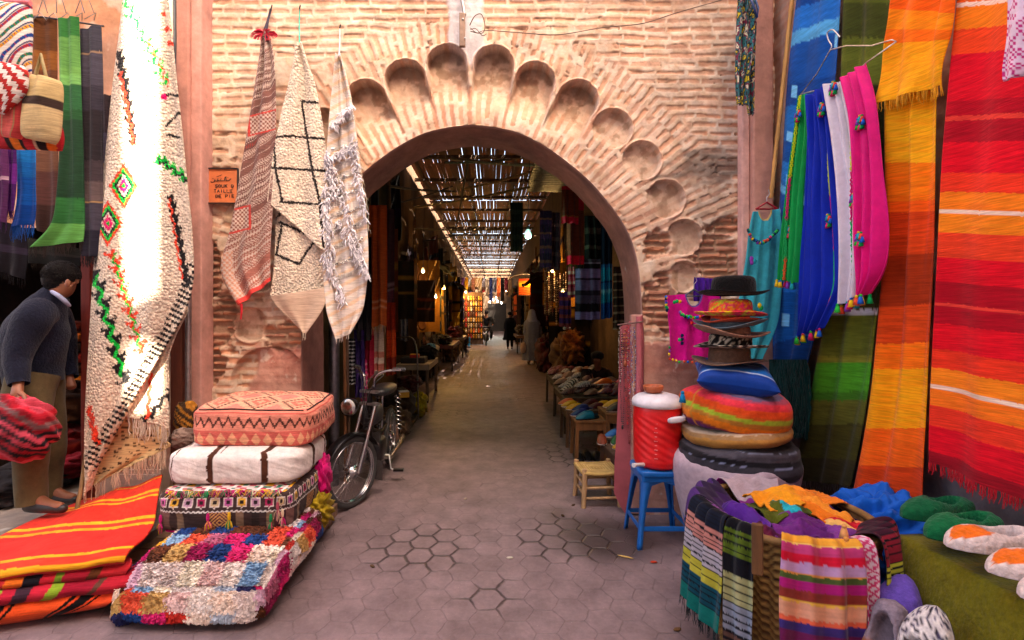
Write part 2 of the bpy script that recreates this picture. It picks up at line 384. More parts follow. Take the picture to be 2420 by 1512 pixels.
def wall_fn(x, z):
    px = x * F / W + CX; py = CY - (z - EYE) * F / W
    dx = x - CC[0]; dz = z - CC[1]; r = np.hypot(dx, dz); ang = np.arctan2(dz, dx)
    # horizontal brick field
    mh, vh = brick(x, z, seed=1)
    # voussoir rings
    k = np.floor(r / .33); mr, vr = brick(r, ang * (k + .5) * .33, L=.34, Hh=.068, seed=2)
    rad = sst(2.15, 2.08, r + (fbm(x * 4, z * 4, 2, 8) - .5) * .2) * sst(-.02, .1, dz)
    m = mh * (1 - rad) + mr * rad; v = vh * (1 - rad) + vr * rad
    n1 = fbm(x * 3.2, z * 3.2, 5, 3); n2 = fbm(x * 14, z * 14, 4, 4); n3 = fbm(x * 45, z * 45, 2, 6)
    h = (n1 - .5) * .018 + (n2 - .5) * .008 + (n3 - .5) * .004
    worn = sst(.36, .6, n1)
    h = h - m * (.008 - .006 * v)
    col = mix(PEACH * np.array((1.06, 1.08, 1.1)), PEACH * np.array((.95, .86, .78)), sst(.35, .7, n2))
    col = mix(col, np.array((.72, .46, .33)), sst(.5, .75, fbm(x * 5, z * 5, 3, 15)) * .45)
    bc = mix(BRK * 1.15, BRK * np.array((.72, .74, .85)), v)
    bc = mix(bc, np.array((.72, .42, .28)), sst(.5, .9, rnd(np.floor(v * 97), 1)) * .7)
    col = mix(col, bc, m * (.68 + .3 * sst(.35, .65, fbm(x * 1.7, z * 1.7, 3, 21))))
    crack = (sst(.25, .5, m) * sst(.9, .6, m)) * sst(.56, .70, fbm(x * 7 + 3, z * 11, 3, 33)); col = mix(col, np.array((.20, .12, .07)), crack * .6); h = h - crack * .010
    col = mix(col, col * .8, sst(.56, .72, n3) * .35)
    # bare brickwork patches (deeper, redder)
    bare = np.zeros_like(x)
    for (cx, cy, sx, sy) in [(1688, 610, 55, 55), (1725, 535, 26, 20), (1560, 720, 50, 60), (1555, 580, 30, 28), (690, 800, 60, 40), (530, 760, 38, 55), (500, 640, 20, 60), (490, 850, 35, 60), (1685, 680, 40, 40)]:
        bare = np.maximum(bare, sst(1.25, .85, np.hypot((px - cx) / sx, (py - cy) / sy) + (n2 - .5) * 1.3))
    mb2, vb2 = brick(x, z, L=.2, Hh=.055, seed=7)
    h = h - bare * (.045 - .022 * mb2)
    col = mix(col, mix(np.array((.46, .30, .20)), mix(np.array((.58, .25, .13)), np.array((.44, .22, .15)), vb2), mb2), bare)
    # soot and grey stone smears to the right
    soot = sst(1.15, .5, np.hypot((px - 1670) / 120, (py - 395 - (px - 1670) * -.12) / 42) + (fbm(x * 5, z * 16, 4, 9) - .5) * 1.7)
    col = mix(col, np.array((.13, .10, .085)), soot * .75)
    gr = sst(1.2, .5, np.hypot((px - 1640) / 130, (py - 470) / 75) + (fbm(x * 3, z * 9, 4, 12) - .5) * 1.2)
    col = mix(col, np.array((.40, .27, .20)), gr * .35); h = h - gr * .006 * fbm(x * 4, z * 20, 3, 13)
    topd = sst(1.2, .4, np.hypot((px - 1500) / 190, (py - 5) / 22) + (n2 - .5))
    col = mix(col, np.array((.30, .2, .14)), topd * .5)
    # whitewashed keystone panel
    key = sst(1.1, .9, np.maximum(np.abs(px - 1100) / 42, np.abs(py - 70) / 88) + (n2 - .5) * .35)
    col = mix(col, np.array((.66, .62, .62)), key); h = h * (1 - key * .6) + key * .008
    # inner ring smooth plaster lip
    hwv = np.hypot(dx * .93, dz)
    # scallops
    for (cx, cy, rr) in lobes:
        lx, lz, R = wx(cx), wz(cy), rr * .99 * W / F
        ux, uz = lx - CC[0], lz - CC[1]; ul = math.hypot(ux, uz); ux /= ul; uz /= ul
        if uz < .05: ux, uz = math.copysign(1, ux), 0
        u = (x - lx) * ux + (z - lz) * uz; w_ = -(x - lx) * uz + (z - lz) * ux
        dist = np.hypot(u, w_)
        low = abs(cx - 1115) > 320
        circ = sst(R + .004, R - .004, dist + (n3 - .5) * .006)
        tail = (u < 0) * sst(R + .006, R - .014, np.abs(w_)) * sst(-.42, -.10, u)
        dd = .05 if low else .10
        mk = np.maximum(circ * (sst(-R * 1.05, -R * .3, u) if low else (u > -R * .1)), 0 if low else tail)
        rec = mk * dd * (1 if low else (.2 + .8 * sst(-.42, -.05, u)))
        bowl = (np.clip(1 - (dist / R) ** 2, 0, 1) * .004) if low else 0
        h = np.minimum(h, h * (1 - mk) - rec - mk * bowl + mk * (n2 - .5) * .012)
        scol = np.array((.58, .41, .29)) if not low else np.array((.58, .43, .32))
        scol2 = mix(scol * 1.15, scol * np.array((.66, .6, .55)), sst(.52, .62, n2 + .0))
        top_shade = sst(.0, .07, u + (n2 - .5) * .16 - .015) * (0 if low else .8); scol2 = mix(scol2, np.array((.17, .10, .065)), top_shade)  # shadow crescent under the scallop's upper edge, painted into the colour
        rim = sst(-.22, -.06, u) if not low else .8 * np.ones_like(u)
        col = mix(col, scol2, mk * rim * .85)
        drip = (u < 0) * mk * sst(-.45, -.05, u) * (1 - circ) * (0 if low else .35)
        col = mix(col, np.array((.36, .24, .17)), drip)
        lip = sst(.013, .004, np.abs(dist - R - .010)) * sst(-.06, -.03, u)
        h = h + lip * .014; col = mix(col, np.array((.76, .52, .38)), lip * .6)
    # lower smooth pink plaster dado
    dado = sst(805, 815, py + (n2 - .5) * 26) * (px > 1500) + sst(815, 830, py + (n2 - .5) * 40) * sst(585, 600, px + (n1 - .5) * 60) * (px < 730)
    dc = mix(PINK * np.array((1.05, 1.15, 1.15)), PINK * np.array((.82, .72, .7)), sst(.35, .7, n1 * .6 + n2 * .4))
    dc = mix(dc, np.array((.7, .55, .46)), sst(.68, .78, n2))
    col = mix(col, dc, dado); h = h * (1 - .75 * dado) + dado * .012
    # big blind niche low on the left
    nx, nz_ = (px - 638), (py - 905)
    nd = np.where(nz_ < 0, np.hypot(nx / 92, nz_ / 84), np.abs(nx) / 92)
    nm = sst(1.03, .97, nd + (n2 - .5) * .03)
    h = h - nm * .06
    return h, col
xs = np.arange(-2.26, 2.15, .0076); zs = np.arange(-.02, 4.1, .0076)
X_, Z_ = np.meshgrid(xs, zs, indexing='ij')
ins = inside_arch(X_, Z_)
keep = ~(ins[:-1, :-1] & ins[1:, :-1] & ins[1:, 1:] & ins[:-1, 1:])
# pull the inside corner vertices onto the arch outline
used = np.zeros_like(ins); used[:-1, :-1] |= keep; used[1:, :-1] |= keep; used[1:, 1:] |= keep; used[:-1, 1:] |= keep
sel = used & ins
pts = np.stack([X_[sel], Z_[sel]], -1)
fine = np.stack([np.interp(np.linspace(0, len(PROF) - 1, 4000), np.arange(len(PROF)), PROF[:, k]) for k in (0, 1)], -1)
best = np.empty_like(pts)
for i in range(0, len(pts), 400):
    d = ((pts[i:i + 400, None, :] - fine[None]) ** 2).sum(-1); best[i:i + 400] = fine[d.argmin(1)]
X_[sel] = best[:, 0]; Z_[sel] = best[:, 1]
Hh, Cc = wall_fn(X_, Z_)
h0 = Hh.copy()
Hh[sel] = 0.0
hw_d = np.hypot(1, 1)
gate = thing('gate_wall', 'weathered peach brick gate wall with a scalloped pointed arch over the alley', 'wall', (ax, W, 0))
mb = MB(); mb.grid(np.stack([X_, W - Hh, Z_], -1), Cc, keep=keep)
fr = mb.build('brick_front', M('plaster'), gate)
# plastered reveal of the arch
nY = 26
pp = PROF[None, :, :] * np.ones((nY, 1, 1)); yy = np.linspace(W, 4.16, nY)[:, None] * np.ones((1, len(PROF)))
al = np.r_[0, np.cumsum(np.linalg.norm(np.diff(PROF, axis=0), axis=1))][None, :] * np.ones((nY, 1))
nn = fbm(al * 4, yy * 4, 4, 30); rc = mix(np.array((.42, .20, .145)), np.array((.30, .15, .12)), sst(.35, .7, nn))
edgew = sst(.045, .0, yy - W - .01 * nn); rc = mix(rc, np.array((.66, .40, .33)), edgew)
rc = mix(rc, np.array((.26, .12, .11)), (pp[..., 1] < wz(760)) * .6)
scuff = sst(.74, .82, fbm(al * 9, yy * 5, 4, 41)) * (pp[..., 1] < 2.2) * (pp[..., 0] > 0)
rc = mix(rc, np.array((.6, .55, .52)), scuff)
off = (nn - .5) * .02 * sst(0, .1, yy - W)
pos = np.stack([pp[..., 0] - np.sign(pp[..., 0] - ax) * off, yy, pp[..., 1] - off], -1)
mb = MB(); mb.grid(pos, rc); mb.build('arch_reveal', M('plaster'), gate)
# rough inner face towards the alley, upper masonry, rounded impost block
xb = np.arange(-2.9, 2.9, .06); zb = np.arange(-.02, 5.3, .06); XB, ZB = np.meshgrid(xb, zb, indexing='ij')
ib = inside_arch(XB, ZB); kb = ~(ib[:-1, :-1] | ib[1:, :-1] | ib[1:, 1:] | ib[:-1, 1:])
mb = MB(); mb.grid(np.stack([XB, 4.165 + 0 * XB, ZB], -1), (.30, .18, .13), keep=kb); mb.build('inner_face', M('plaster'), gate)
mb = MB(); mb.box((-.06, 3.93, 5.6), (4.42, .46, 2.78), (.62, .42, .30)); mb.build('upper_masonry', M('plaster'), gate)
mb = MB(); mb.box((wx(1502), W - .012, .76), (.085, .05, 1.49), (.50, .27, .22)); mb.build('jamb_pilaster', M('plaster'), gate, bevel=.008)

# ---- right return wall and corner pilaster
def rough_sheet(name, p00, du, dv, nu, nv, colf, amp, mat, parent=None, nrm=(0, -1, 0)):
    u = np.linspace(0, 1, nu); v = np.linspace(0, 1, nv); U, V = np.meshgrid(u, v, indexing='ij')
    p = np.asarray(p00) + U[..., None] * np.asarray(du) + V[..., None] * np.asarray(dv)
    lu = np.linalg.norm(du); lv = np.linalg.norm(dv)
    h = amp * (fbm(U * lu * 4, V * lv * 4, 5, 50) - .5)
    mb = MB(); mb.grid(p + h[..., None] * np.asarray(nrm), colf(U * lu, V * lv)); return mb.build(name, mat, parent)
rw = thing('side_wall', 'rough pink plastered wall behind the striped blankets on the right', 'wall', (2.14, 2.4, 0))
def rwc(u, v):
    m_, b_ = brick(u, v, seed=60)
    c = mix(np.array((.50, .30, .22)), np.array((.33, .22, .17)), sst(.4, .65, fbm(u * 3, v * 3, 5, 61)))
    c = mix(c, np.array((.45, .20, .12)), m_ * .5)
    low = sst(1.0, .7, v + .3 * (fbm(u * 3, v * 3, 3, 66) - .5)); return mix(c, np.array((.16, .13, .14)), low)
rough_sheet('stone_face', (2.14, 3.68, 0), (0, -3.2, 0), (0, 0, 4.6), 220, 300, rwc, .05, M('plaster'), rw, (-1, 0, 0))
mb = MB(); mb.box((2.3, 1.6, 2.9), (.25, 4.6, 5.9), (.5, .33, .25)); mb.build('masonry', M('plaster'), rw)
mb = MB(); mb.box((wx(1787) - .005, W - .055, 2.1), (.15, .11, 4.25), (.52, .27, .21)); mb.box((wx(1752), W - .03, 2.1), (.06, .075, 4.24), (.68, .40, .34))
mb.build('corner_pilaster', M('plaster'), rw, bevel=.012)

# ---- left shop front: plastered wall over a dark opening, shop interior
ls = thing('shop_front', 'terracotta plastered shop front with a dark doorway on the left', 'shop', (-2.9, 3.6, 0))
YL = 3.62
def lwc(u, v):
    c = mix(np.array((.56, .27, .15)), np.array((.44, .24, .16)), sst(.4, .65, fbm(u * 2.5, v * 2.5, 5, 71)))
    return mix(c, np.array((.66, .44, .32)), sst(.62, .7, fbm(u * 6, v * 6, 4, 72)))
xl = P(195, 0, YL)[0]; xr_ = P(458, 0, YL)[0]
rough_sheet('front_plaster', (xl, YL, 0), (xr_ - xl, 0, 0), (0, 0, 4.5), 100, 360, lwc, .02, M('plaster'), ls)
rough_sheet('lintel_plaster', (-4.6, YL, 2.15), (xl + 4.6, 0, 0), (0, 0, 2.4), 120, 120, lwc, .02, M('plaster'), ls)
mb = MB(); mb.box((-3.4, 3.93, 5.6), (2.3, .5, 2.9), (.5, .3, .2)); mb.build('upper_masonry', M('plaster'), ls)
mb = MB()
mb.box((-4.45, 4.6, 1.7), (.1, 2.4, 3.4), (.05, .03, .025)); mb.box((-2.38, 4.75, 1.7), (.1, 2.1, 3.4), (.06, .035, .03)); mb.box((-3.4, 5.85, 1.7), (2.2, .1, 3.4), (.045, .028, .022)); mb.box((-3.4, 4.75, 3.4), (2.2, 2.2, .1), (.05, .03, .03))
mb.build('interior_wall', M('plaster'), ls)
# pink pilaster between shop and gate
def slab(name, x0, x1, y, z0, z1, col, t, parent, mat='plaster', bev=.01):
    mb = MB(); mb.box(((x0 + x1) / 2, y + t / 2, (z0 + z1) / 2), (x1 - x0, t, z1 - z0), col); return mb.build(name, M(mat), parent, bevel=bev)
pl = thing('pilaster', 'smooth pink plastered pilaster between the shop doorway and the gate', 'pilaster', (P(440, 0, 3.5)[0], 3.5, 0))
YP = 3.50
slab('shaft', P(412, 0, YP)[0], P(446, 0, YP)[0], YP, 0, 4.5, (.52, .26, .20), .16, pl)
slab('edge_roll', P(440, 0, YP)[0] + .012, P(470, 0, YP)[0], YP + .03, 0, 4.5, (.62, .33, .27), .16, pl)

# stone floor of the shop, raised
def fl(u, v):
    c = mix(np.array((.22, .17, .14)), np.array((.34, .27, .22)), sst(.4, .65, fbm(u * 4, v * 4, 5, 81))); return mix(c, np.array((.55, .5, .44)), sst(.66, .74, fbm(u * 5 + 9, v * 5, 4, 82)))
st_ = rough_sheet('shop_floor', (-4.6, 2.55, .195), (2.55, 0, 0), (0, 3.3, 0), 120, 120, fl, .02, M('stone'), None, (0, 0, 1)); struct(st_)
mb = MB(); mb.box((-3.325, 4.2, .09), (2.54, 3.28, .185), (.25, .2, .17)); struct(mb.build('floor_step', M('stone')))

# ---- alley walls
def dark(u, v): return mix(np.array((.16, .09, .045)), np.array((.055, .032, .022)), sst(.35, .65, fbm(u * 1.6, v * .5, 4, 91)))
aw = thing('alley_wall', 'dark ochre wall of shop fronts on the left of the covered alley', 'wall', (-1.75, 20, 0))
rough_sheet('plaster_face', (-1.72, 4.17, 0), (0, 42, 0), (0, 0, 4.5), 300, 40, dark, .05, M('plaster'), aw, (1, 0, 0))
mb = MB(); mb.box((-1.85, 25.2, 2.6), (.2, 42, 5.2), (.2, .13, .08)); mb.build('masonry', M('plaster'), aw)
aw2 = thing('alley_wall', 'dark brown wall of shop fronts on the right of the covered alley', 'wall', (1.75, 20, 0))
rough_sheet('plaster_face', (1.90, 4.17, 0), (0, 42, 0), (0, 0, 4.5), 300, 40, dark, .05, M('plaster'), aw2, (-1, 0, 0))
mb = MB(); mb.box((2.03, 25.2, 2.6), (.2, 42, 5.2), (.2, .13, .08)); mb.build('masonry', M('plaster'), aw2)

# ---- far end of the alley
fb = thing('far_building', 'sunlit ochre building closing the far end of the alley', 'building', (0, 46, 0))
rough_sheet('facade', (-7, 46, 0), (14, 0, 0), (0, 0, 6), 120, 60, lambda u, v: mix(np.array((.40, .26, .16)), np.array((.22, .15, .10)), sst(.4, .6, fbm(u, v, 4, 95))), .05, M('plaster'), fb)
mb = MB(); mb.box((.6, 45.93, 1.3), (1.7, .08, 2.6), (.03, .02, .015)); mb.build('doorway', M('wood'), fb)
mb = MB(); mb.box((1.71, 26.5, 3.95), (.50, 38.5, 1.15), (.09, .055, .035)); mb.build('jutting_upper_storey', M('plaster'), aw2)
# ---- slatted roof over the alley
rf = thing('alley_roof', 'brown slatted reed roof over the alley with daylight between the slats', 'roof', (0, 20, 4.6))
mb = MB(); y = 4.2; bay = 0; RL, RR = -1.685, 1.58
while y < 45.8:
    if 29.0 < y < 29.6 and bay < 900: y += .38; bay += 1000
    L_ = 1.25 + .5 * random.random(); far = min(1, max(0, (y - 9) / 22))
    x = RL + random.random() * .03
    z = 4.62 + .04 * random.random() + .03 * (bay % 2)
    while x < RR:
        w_ = .055 + .06 * random.random() * (1 - .55 * far)
        if far > .5: w_ = .05
        g_ = (.001 if random.random() < .8 else .003 + .009 * random.random()) if far < .35 else   .002 + .026 * far ** 2 * random.random()
        t0, t1 = 0, L_
        if random.random() < .4: t0 = L_ * .45 * random.random()
        c = np.array((.24, .09, .045)) * (.5 + .8 * random.random())
        mb.bar((x + w_ / 2, y, z), (x + w_ / 2 + (random.random() - .5) * .02, y + L_ + .07, z + (random.random() - .5) * .02), w_, .012, c)
        x += w_ + g_
    y += L_; bay += 1
o = mb.build('roof_slats', M('wood'), rf); o['kind'] = 'stuff'
y = 4.9
while y < 45.5:
    mb = MB(); mb.bar((-1.72, y, 4.52 + .05 * random.random()), (1.88, y + .1 * (random.random() - .5), 4.5 + .05 * random.random()), .06, .07, (.10, .055, .03)); mb.build('beam', M('wood'), rf); y += 1.35 + .3 * random.random()
for x in (-1.5, -.5, .5, 1.38):
    mb = MB(); mb.bar((x, 4.3, 4.575), (x, 45.8, 4.575), .05, .05, (.09, .05, .03)); mb.build('purlin', M('wood'), rf)

# ---- unseen wall added behind the camera to block the sun, except one slit
hb = thing('sun_screen', 'tall ochre sun screen added unseen behind the viewer, with one slit', 'building', (0, -5.2, 0))
YB = -5.0
tgt = Vector((P(348, 0, 3.2)[0], 3.2, 0.0))
tB = (3.2 - YB) / -SUND.y
gxB = tgt.x + SUND.x * tB; gz0 = .92 + SUND.z * tB; gz1 = 4.4 + SUND.z * tB; gw = .115
def hbox(x0, x1, z0, z1):
    mb = MB(); mb.box(((x0 + x1) / 2, YB - .06, (z0 + z1) / 2), (x1 - x0, .12, z1 - z0), (.62, .50, .40)); mb.build('facade', M('plaster'), hb)  # panel of the added sun screen
hbox(-16, gxB - gw, 0, 13.5); hbox(gxB + gw, 14, 0, 13.5); hbox(gxB - gw, gxB + gw, 0, gz0); hbox(gxB - gw, gxB + gw, gz1, 13.5); hbox(gxB - gw, gxB + gw, 1.38 + SUND.z * tB, 1.58 + SUND.z * tB)  # slit and crossbar shape the sun beam on the rug
# ================================================================== CLOTH TOOLS
def sheet_pos(rows, nu, nv, Y=None, X=None, folds=(3, .02), seed=0, curl=0.0, slant=.3, sharp=1.0):
    rows = np.asarray(rows, float)
    if rows.shape[1] == 4:
        if X is not None:
            L = np.array([PX(r[0], r[1], X) for r in rows]); R = np.array([PX(r[2], r[3], X) for r in rows])
        else:
            yl, yr = (Y if isinstance(Y, (tuple, list)) else (Y, Y))
            L = np.array([P(r[0], r[1], yl) for r in rows]); R = np.array([P(r[2], r[3], yr) for r in rows])
    else:
        L = np.array([P(*r[:3]) for r in rows]); R = np.array([P(*r[3:]) for r in rows])
    Mid = (L + R) / 2
    tk = np.r_[0, np.cumsum(np.linalg.norm(np.diff(Mid, axis=0), axis=1))]; tk /= tk[-1]
    v = np.linspace(0, 1, nv)
    # one common parameter for both edges
    def at(E):
        n = len(E); i = np.clip(np.searchsorted(tk, v, side='right') - 1, 0, n - 2); f = ((v - tk[i]) / (tk[i + 1] - tk[i]))[:, None]
        p0 = E[np.maximum(i - 1, 0)]; p1 = E[i]; p2 = E[i + 1]; p3 = E[np.minimum(i + 2, n - 1)]
        return .5 * ((2 * p1) + (p2 - p0) * f + (2 * p0 - 5 * p1 + 4 * p2 - p3) * f ** 2 + (3 * p1 - p0 - 3 * p2 + p3) * f ** 3)
    A = at(L); B = at(R); u = np.linspace(0, 1, nu)
    pos = A[None] * (1 - u)[:, None, None] + B[None] * u[:, None, None]
    U, V = np.meshgrid(u, v, indexing='ij')
    nf, amp = folds
    w = (fbm(U * nf + slant * V + seed * 3.1, V * .9 + seed, 3, seed) - .5) * 2.2
    w = np.sign(w) * np.abs(w) ** sharp
    w += .45 * np.sin(U * nf * 2 * PI * 1.0 + 3 * fbm(V * 1.5 + seed, U, 2, seed + 3) + seed)
    w += .25 * (fbm(U * nf * 3.3, V * 2.2, 2, seed + 9) - .5)
    du = pos[-1:] - pos[:1]; dv = pos[:, -1:] - pos[:, :1]
    n_ = np.cross(du[0].mean(0), (B[-1] + A[-1] - A[0] - B[0])); n_ = n_ / (np.linalg.norm(n_) + 1e-9)
    if np.dot(n_, np.array([0, 0, EYE]) - pos.mean((0, 1))) < 0: n_ = -n_
    pos = pos + (w * amp)[..., None] * n_
    return pos, U, V, n_
def bands(V, spec, U=None, jag=.002, seed=0, streak=.10):
    """spec: [(end, hexcolour)]: stripes across the cloth, with the streaky look of hand-dyed yarn"""
    if U is not None: V = V + jag * (fbm(U * 40, V * 3, 2, seed) - .5)
    c = np.zeros(V.shape + (3,)); prev = -9
    for e, h in spec:
        m = (V >= prev) & (V < e); c[m] = hexc(h) if isinstance(h, str) else h; prev = e
    c[V >= prev] = hexc(spec[-1][1]) if isinstance(spec[-1][1], str) else spec[-1][1]
    if U is not None:
        s_ = fbm(U * 2.5, V * 260, 2, seed + 3) - .5
        c = c * (1 + streak * 2.4 * s_)[..., None]
    return np.clip(c, 0, 1)
def stripe_list(*seq):
    """widths and colours to a band spec"""
    t = sum(w for w, _ in seq); a = 0; out = []
    for w, h in seq: a += w / t; out.append((a, h))
    return out
def cloth(name, label, cat, rows, colf, mat='cloth', Y=None, X=None, nu=60, nv=160, folds=(3, .02), seed=0, fringe=None, group=None, solid=.004, parent=None, top_hem=None, slant=.3, part='cloth', sharp=1.0):
    pos, U, V, n_ = sheet_pos(rows, nu, nv, Y, X, folds, seed, slant=slant, sharp=sharp)
    c = colf(U, V, pos) if callable(colf) else colf
    mb = MB(); mb.grid(pos, c)
    if fringe is None and parent is None:
        o = mb.build(name, M(mat), solid=solid); tag(o, label, cat, group); return o, pos, n_
    root = parent or thing(name, label, cat, pos[nu // 2, 0], group)
    o = mb.build(part, M(mat), root, solid=solid)
    if fringe:
        L, col, n = fringe[:3]; w = fringe[3] if len(fringe) > 3 else .0028
        fm = MB(); fm.fringe(pos[:, -1], L, col if not isinstance(col, str) else hexc(col), w=w, n=n); fm.build('fringe', M('cloth'), root)
    return root, pos, n_
def wpx(pos):  # where a world point sits on the survey plan
    return CX + pos[..., 0] * F / pos[..., 1], CY - (pos[..., 2] - EYE) * F / pos[..., 1]
def zig(px, py, p0, p1, amp, per, w, hook=0):
    d = np.array(p1, float) - p0; L = np.hypot(*d); d /= L
    s = (px - p0[0]) * d[0] + (py - p0[1]) * d[1]; t = -(px - p0[0]) * d[1] + (py - p0[1]) * d[0]
    ph = s / per; tri = 4 * np.abs(ph - np.floor(ph + .5)) - 1
    m = (np.abs(t - amp * tri) < w) & (s > 0) & (s < L)
    if hook:
        fr = ph - np.floor(ph); k = np.floor(ph)
        sgn = np.where(fr < .5, 1, -1); tt_ = t * sgn
        f2 = (fr * 2) % 1
        m |= (s > 0) & (s < L) & (tt_ > amp) & (tt_ < amp + hook) & (np.abs(f2 - .5) < .16)
        m |= (s > 0) & (s < L) & (tt_ > amp + hook * .6) & (tt_ < amp + hook) & (np.abs(f2 - .4) < .30)
    return m

# ================================================================== LEFT: THE HANGING RUGS
# ---- long cream rug with red, green and black motifs
def cream_rug_col(U, V, pos):
    px, py = wpx(pos); jx = (rnd(np.floor(px / 3.2), np.floor(py / 3.2), 3) - .5) * 4; jy = (rnd(np.floor(px / 3.2), np.floor(py / 3.2), 4) - .5) * 4
    x = px + jx; y = py + jy
    c = np.ones(U.shape + (3,)) * np.array((.72, .60, .47)) * (.86 + .3 * rnd(np.floor(px / 3.5), np.floor(py / 3.5), 8))[..., None]
    K = hexc('1d1a1c'); G = hexc('10c040'); R = hexc('e8442a'); PK = hexc('e0186a')
    def put(m, col): c[m] = col * (.8 + .4 * rnd(np.floor(px[m] / 3), np.floor(py[m] / 3), 6))[:, None]
    put(zig(x, y, (283, 120), (318, 345), 3, 26, 7, 9), K); put(zig(x, y, (286, 170), (318, 345), 3, 26, 3.2), R)
    put(zig(x, y, (296, 0), (395, 200), 6, 30, 4, 10), G); put(zig(x, y, (350, 90), (400, 205), 5, 28, 2.2), R)
    for q in ((388, 35), (397, 70), (404, 103)): put(np.hypot(x - q[0], (y - q[1])) < 7, R)
    put(np.hypot((x - 388), (y - 229)) < 8, PK); put(segdist(x, y, [(396, 226, 425, 226), (395, 320, 425, 325), (392, 300, 432, 260)]) < 2.8, K)
    put(zig(x, y, (370, 372), (450, 428), 5, 24, 7, 9), G); put(zig(x, y, (372, 376), (450, 430), 5, 24, 3), K)
    for (cx, cy) in ((293, 440), (257, 528)):
        d = np.abs(x - cx) / 27 + np.abs(y - cy) / 44
        for a, q in ((1.25, R), (1.0, G), (.8, K), (.6, hexc('d8c8b4')), (.45, PK), (.16, G)): put(d < a, q)
    put(zig(x, y, (264, 590), (338, 835), 6, 34, 5, 12), R); put(zig(x, y, (268, 600), (334, 820), 6, 34, 2.6), G)
    put(zig(x, y, (224, 640), (296, 905), 8, 44, 9, 13), K); put(zig(x, y, (226, 650), (292, 890), 8, 44, 4.5), G)
    put(zig(x, y, (404, 460), (446, 680), 3, 30, 6, 8), K); put(zig(x, y, (400, 470), (432, 660), 3, 30, 2.5), R)
    put(zig(x, y, (212, 960), (230, 1050), 3, 30, 6, 5), R)
    # salt and pepper border along the turned edge
    e = segdist(x, y, [(457, 640, 440, 700), (440, 700, 395, 790), (395, 790, 330, 905), (330, 905, 212, 1095)])
    ch = (np.floor(px / 7) + np.floor(py / 7 + np.floor(px / 7) * .5)) % 2 > 0
    put((e < 19) & ch & (rnd(np.floor(px / 7), np.floor(py / 7), 2) > .15), K)
    return c
rugA = thing('rug', 'long cream shaggy rug with red, green and black motifs hanging beside the doorway', 'rug', P(350, 0, 3.22), 'rugs hung up for sale')
rowsA = [(288, -60, 396, -60), (280, 40, 408, 40), (264, 180, 422, 180), (250, 310, 438, 320), (238, 430, 447, 430), (226, 560, 456, 550), (218, 690, 457, 660), (212, 820, 436, 738), (207, 950, 395, 812), (204, 1080, 325, 925), (203, 1188, 222, 1096)]
pos, U, V, n_ = sheet_pos(rowsA, 150, 500, Y=3.18, folds=(2.2, .045), seed=4, slant=1.2)
mb = MB(); mb.grid(pos, cream_rug_col(U, V, pos)); mb.build('pile', M('wool'), rugA, solid=.012)
def capeA(U, V, pos):
    px, py = wpx(pos); c = np.ones(U.shape + (3,)) * np.array((.72, .60, .45)) * (.85 + .3 * rnd(np.floor(px / 3.5), np.floor(py / 3.5), 8))[..., None]
    m = zig(px, py, (330, 1010), (425, 900), 4, 30, 5, 8); c[m] = hexc('1d1a1c'); m = zig(px, py, (350, 990), (358, 880), 3, 30, 4, 0); c[m] = hexc('e8442a'); return c
cloth('x', '', '', [(420, 700, 446, 735), (395, 800, 402, 830), (330, 905, 401, 900), (300, 985, 401, 1012)], capeA, 'wool', Y=3.24, nu=60, nv=110, folds=(2, .02), seed=6, parent=rugA, part='turned_edge', solid=.012, fringe=(.13, (.72, .60, .48), 60, .004))
def undA(U, V, pos):
    px, py = wpx(pos); c = np.ones(U.shape + (3,)) * np.array((.66, .46, .22)); m = (rnd(np.floor(px / 9), np.floor(py / 3), 5) > .86); c[m] = hexc('4a3424'); return c
cloth('x', '', '', [(300, 965, 400, 1000), (262, 1040, 398, 1040), (232, 1100, 390, 1062), (208, 1160, 230, 1140)], undA, 'weave', Y=3.27, nu=60, nv=60, folds=(2, .02), seed=7, parent=rugA, part='underside', fringe=None, solid=.008)
fm = MB(); fm.fringe([P(212, 1150, 3.24), P(260, 1125, 3.24), P(330, 1090, 3.24), P(392, 1062, 3.24)], .12, np.array((.66, .50, .36)), w=.004, n=70); fm.build('fringe', M('cloth'), rugA)

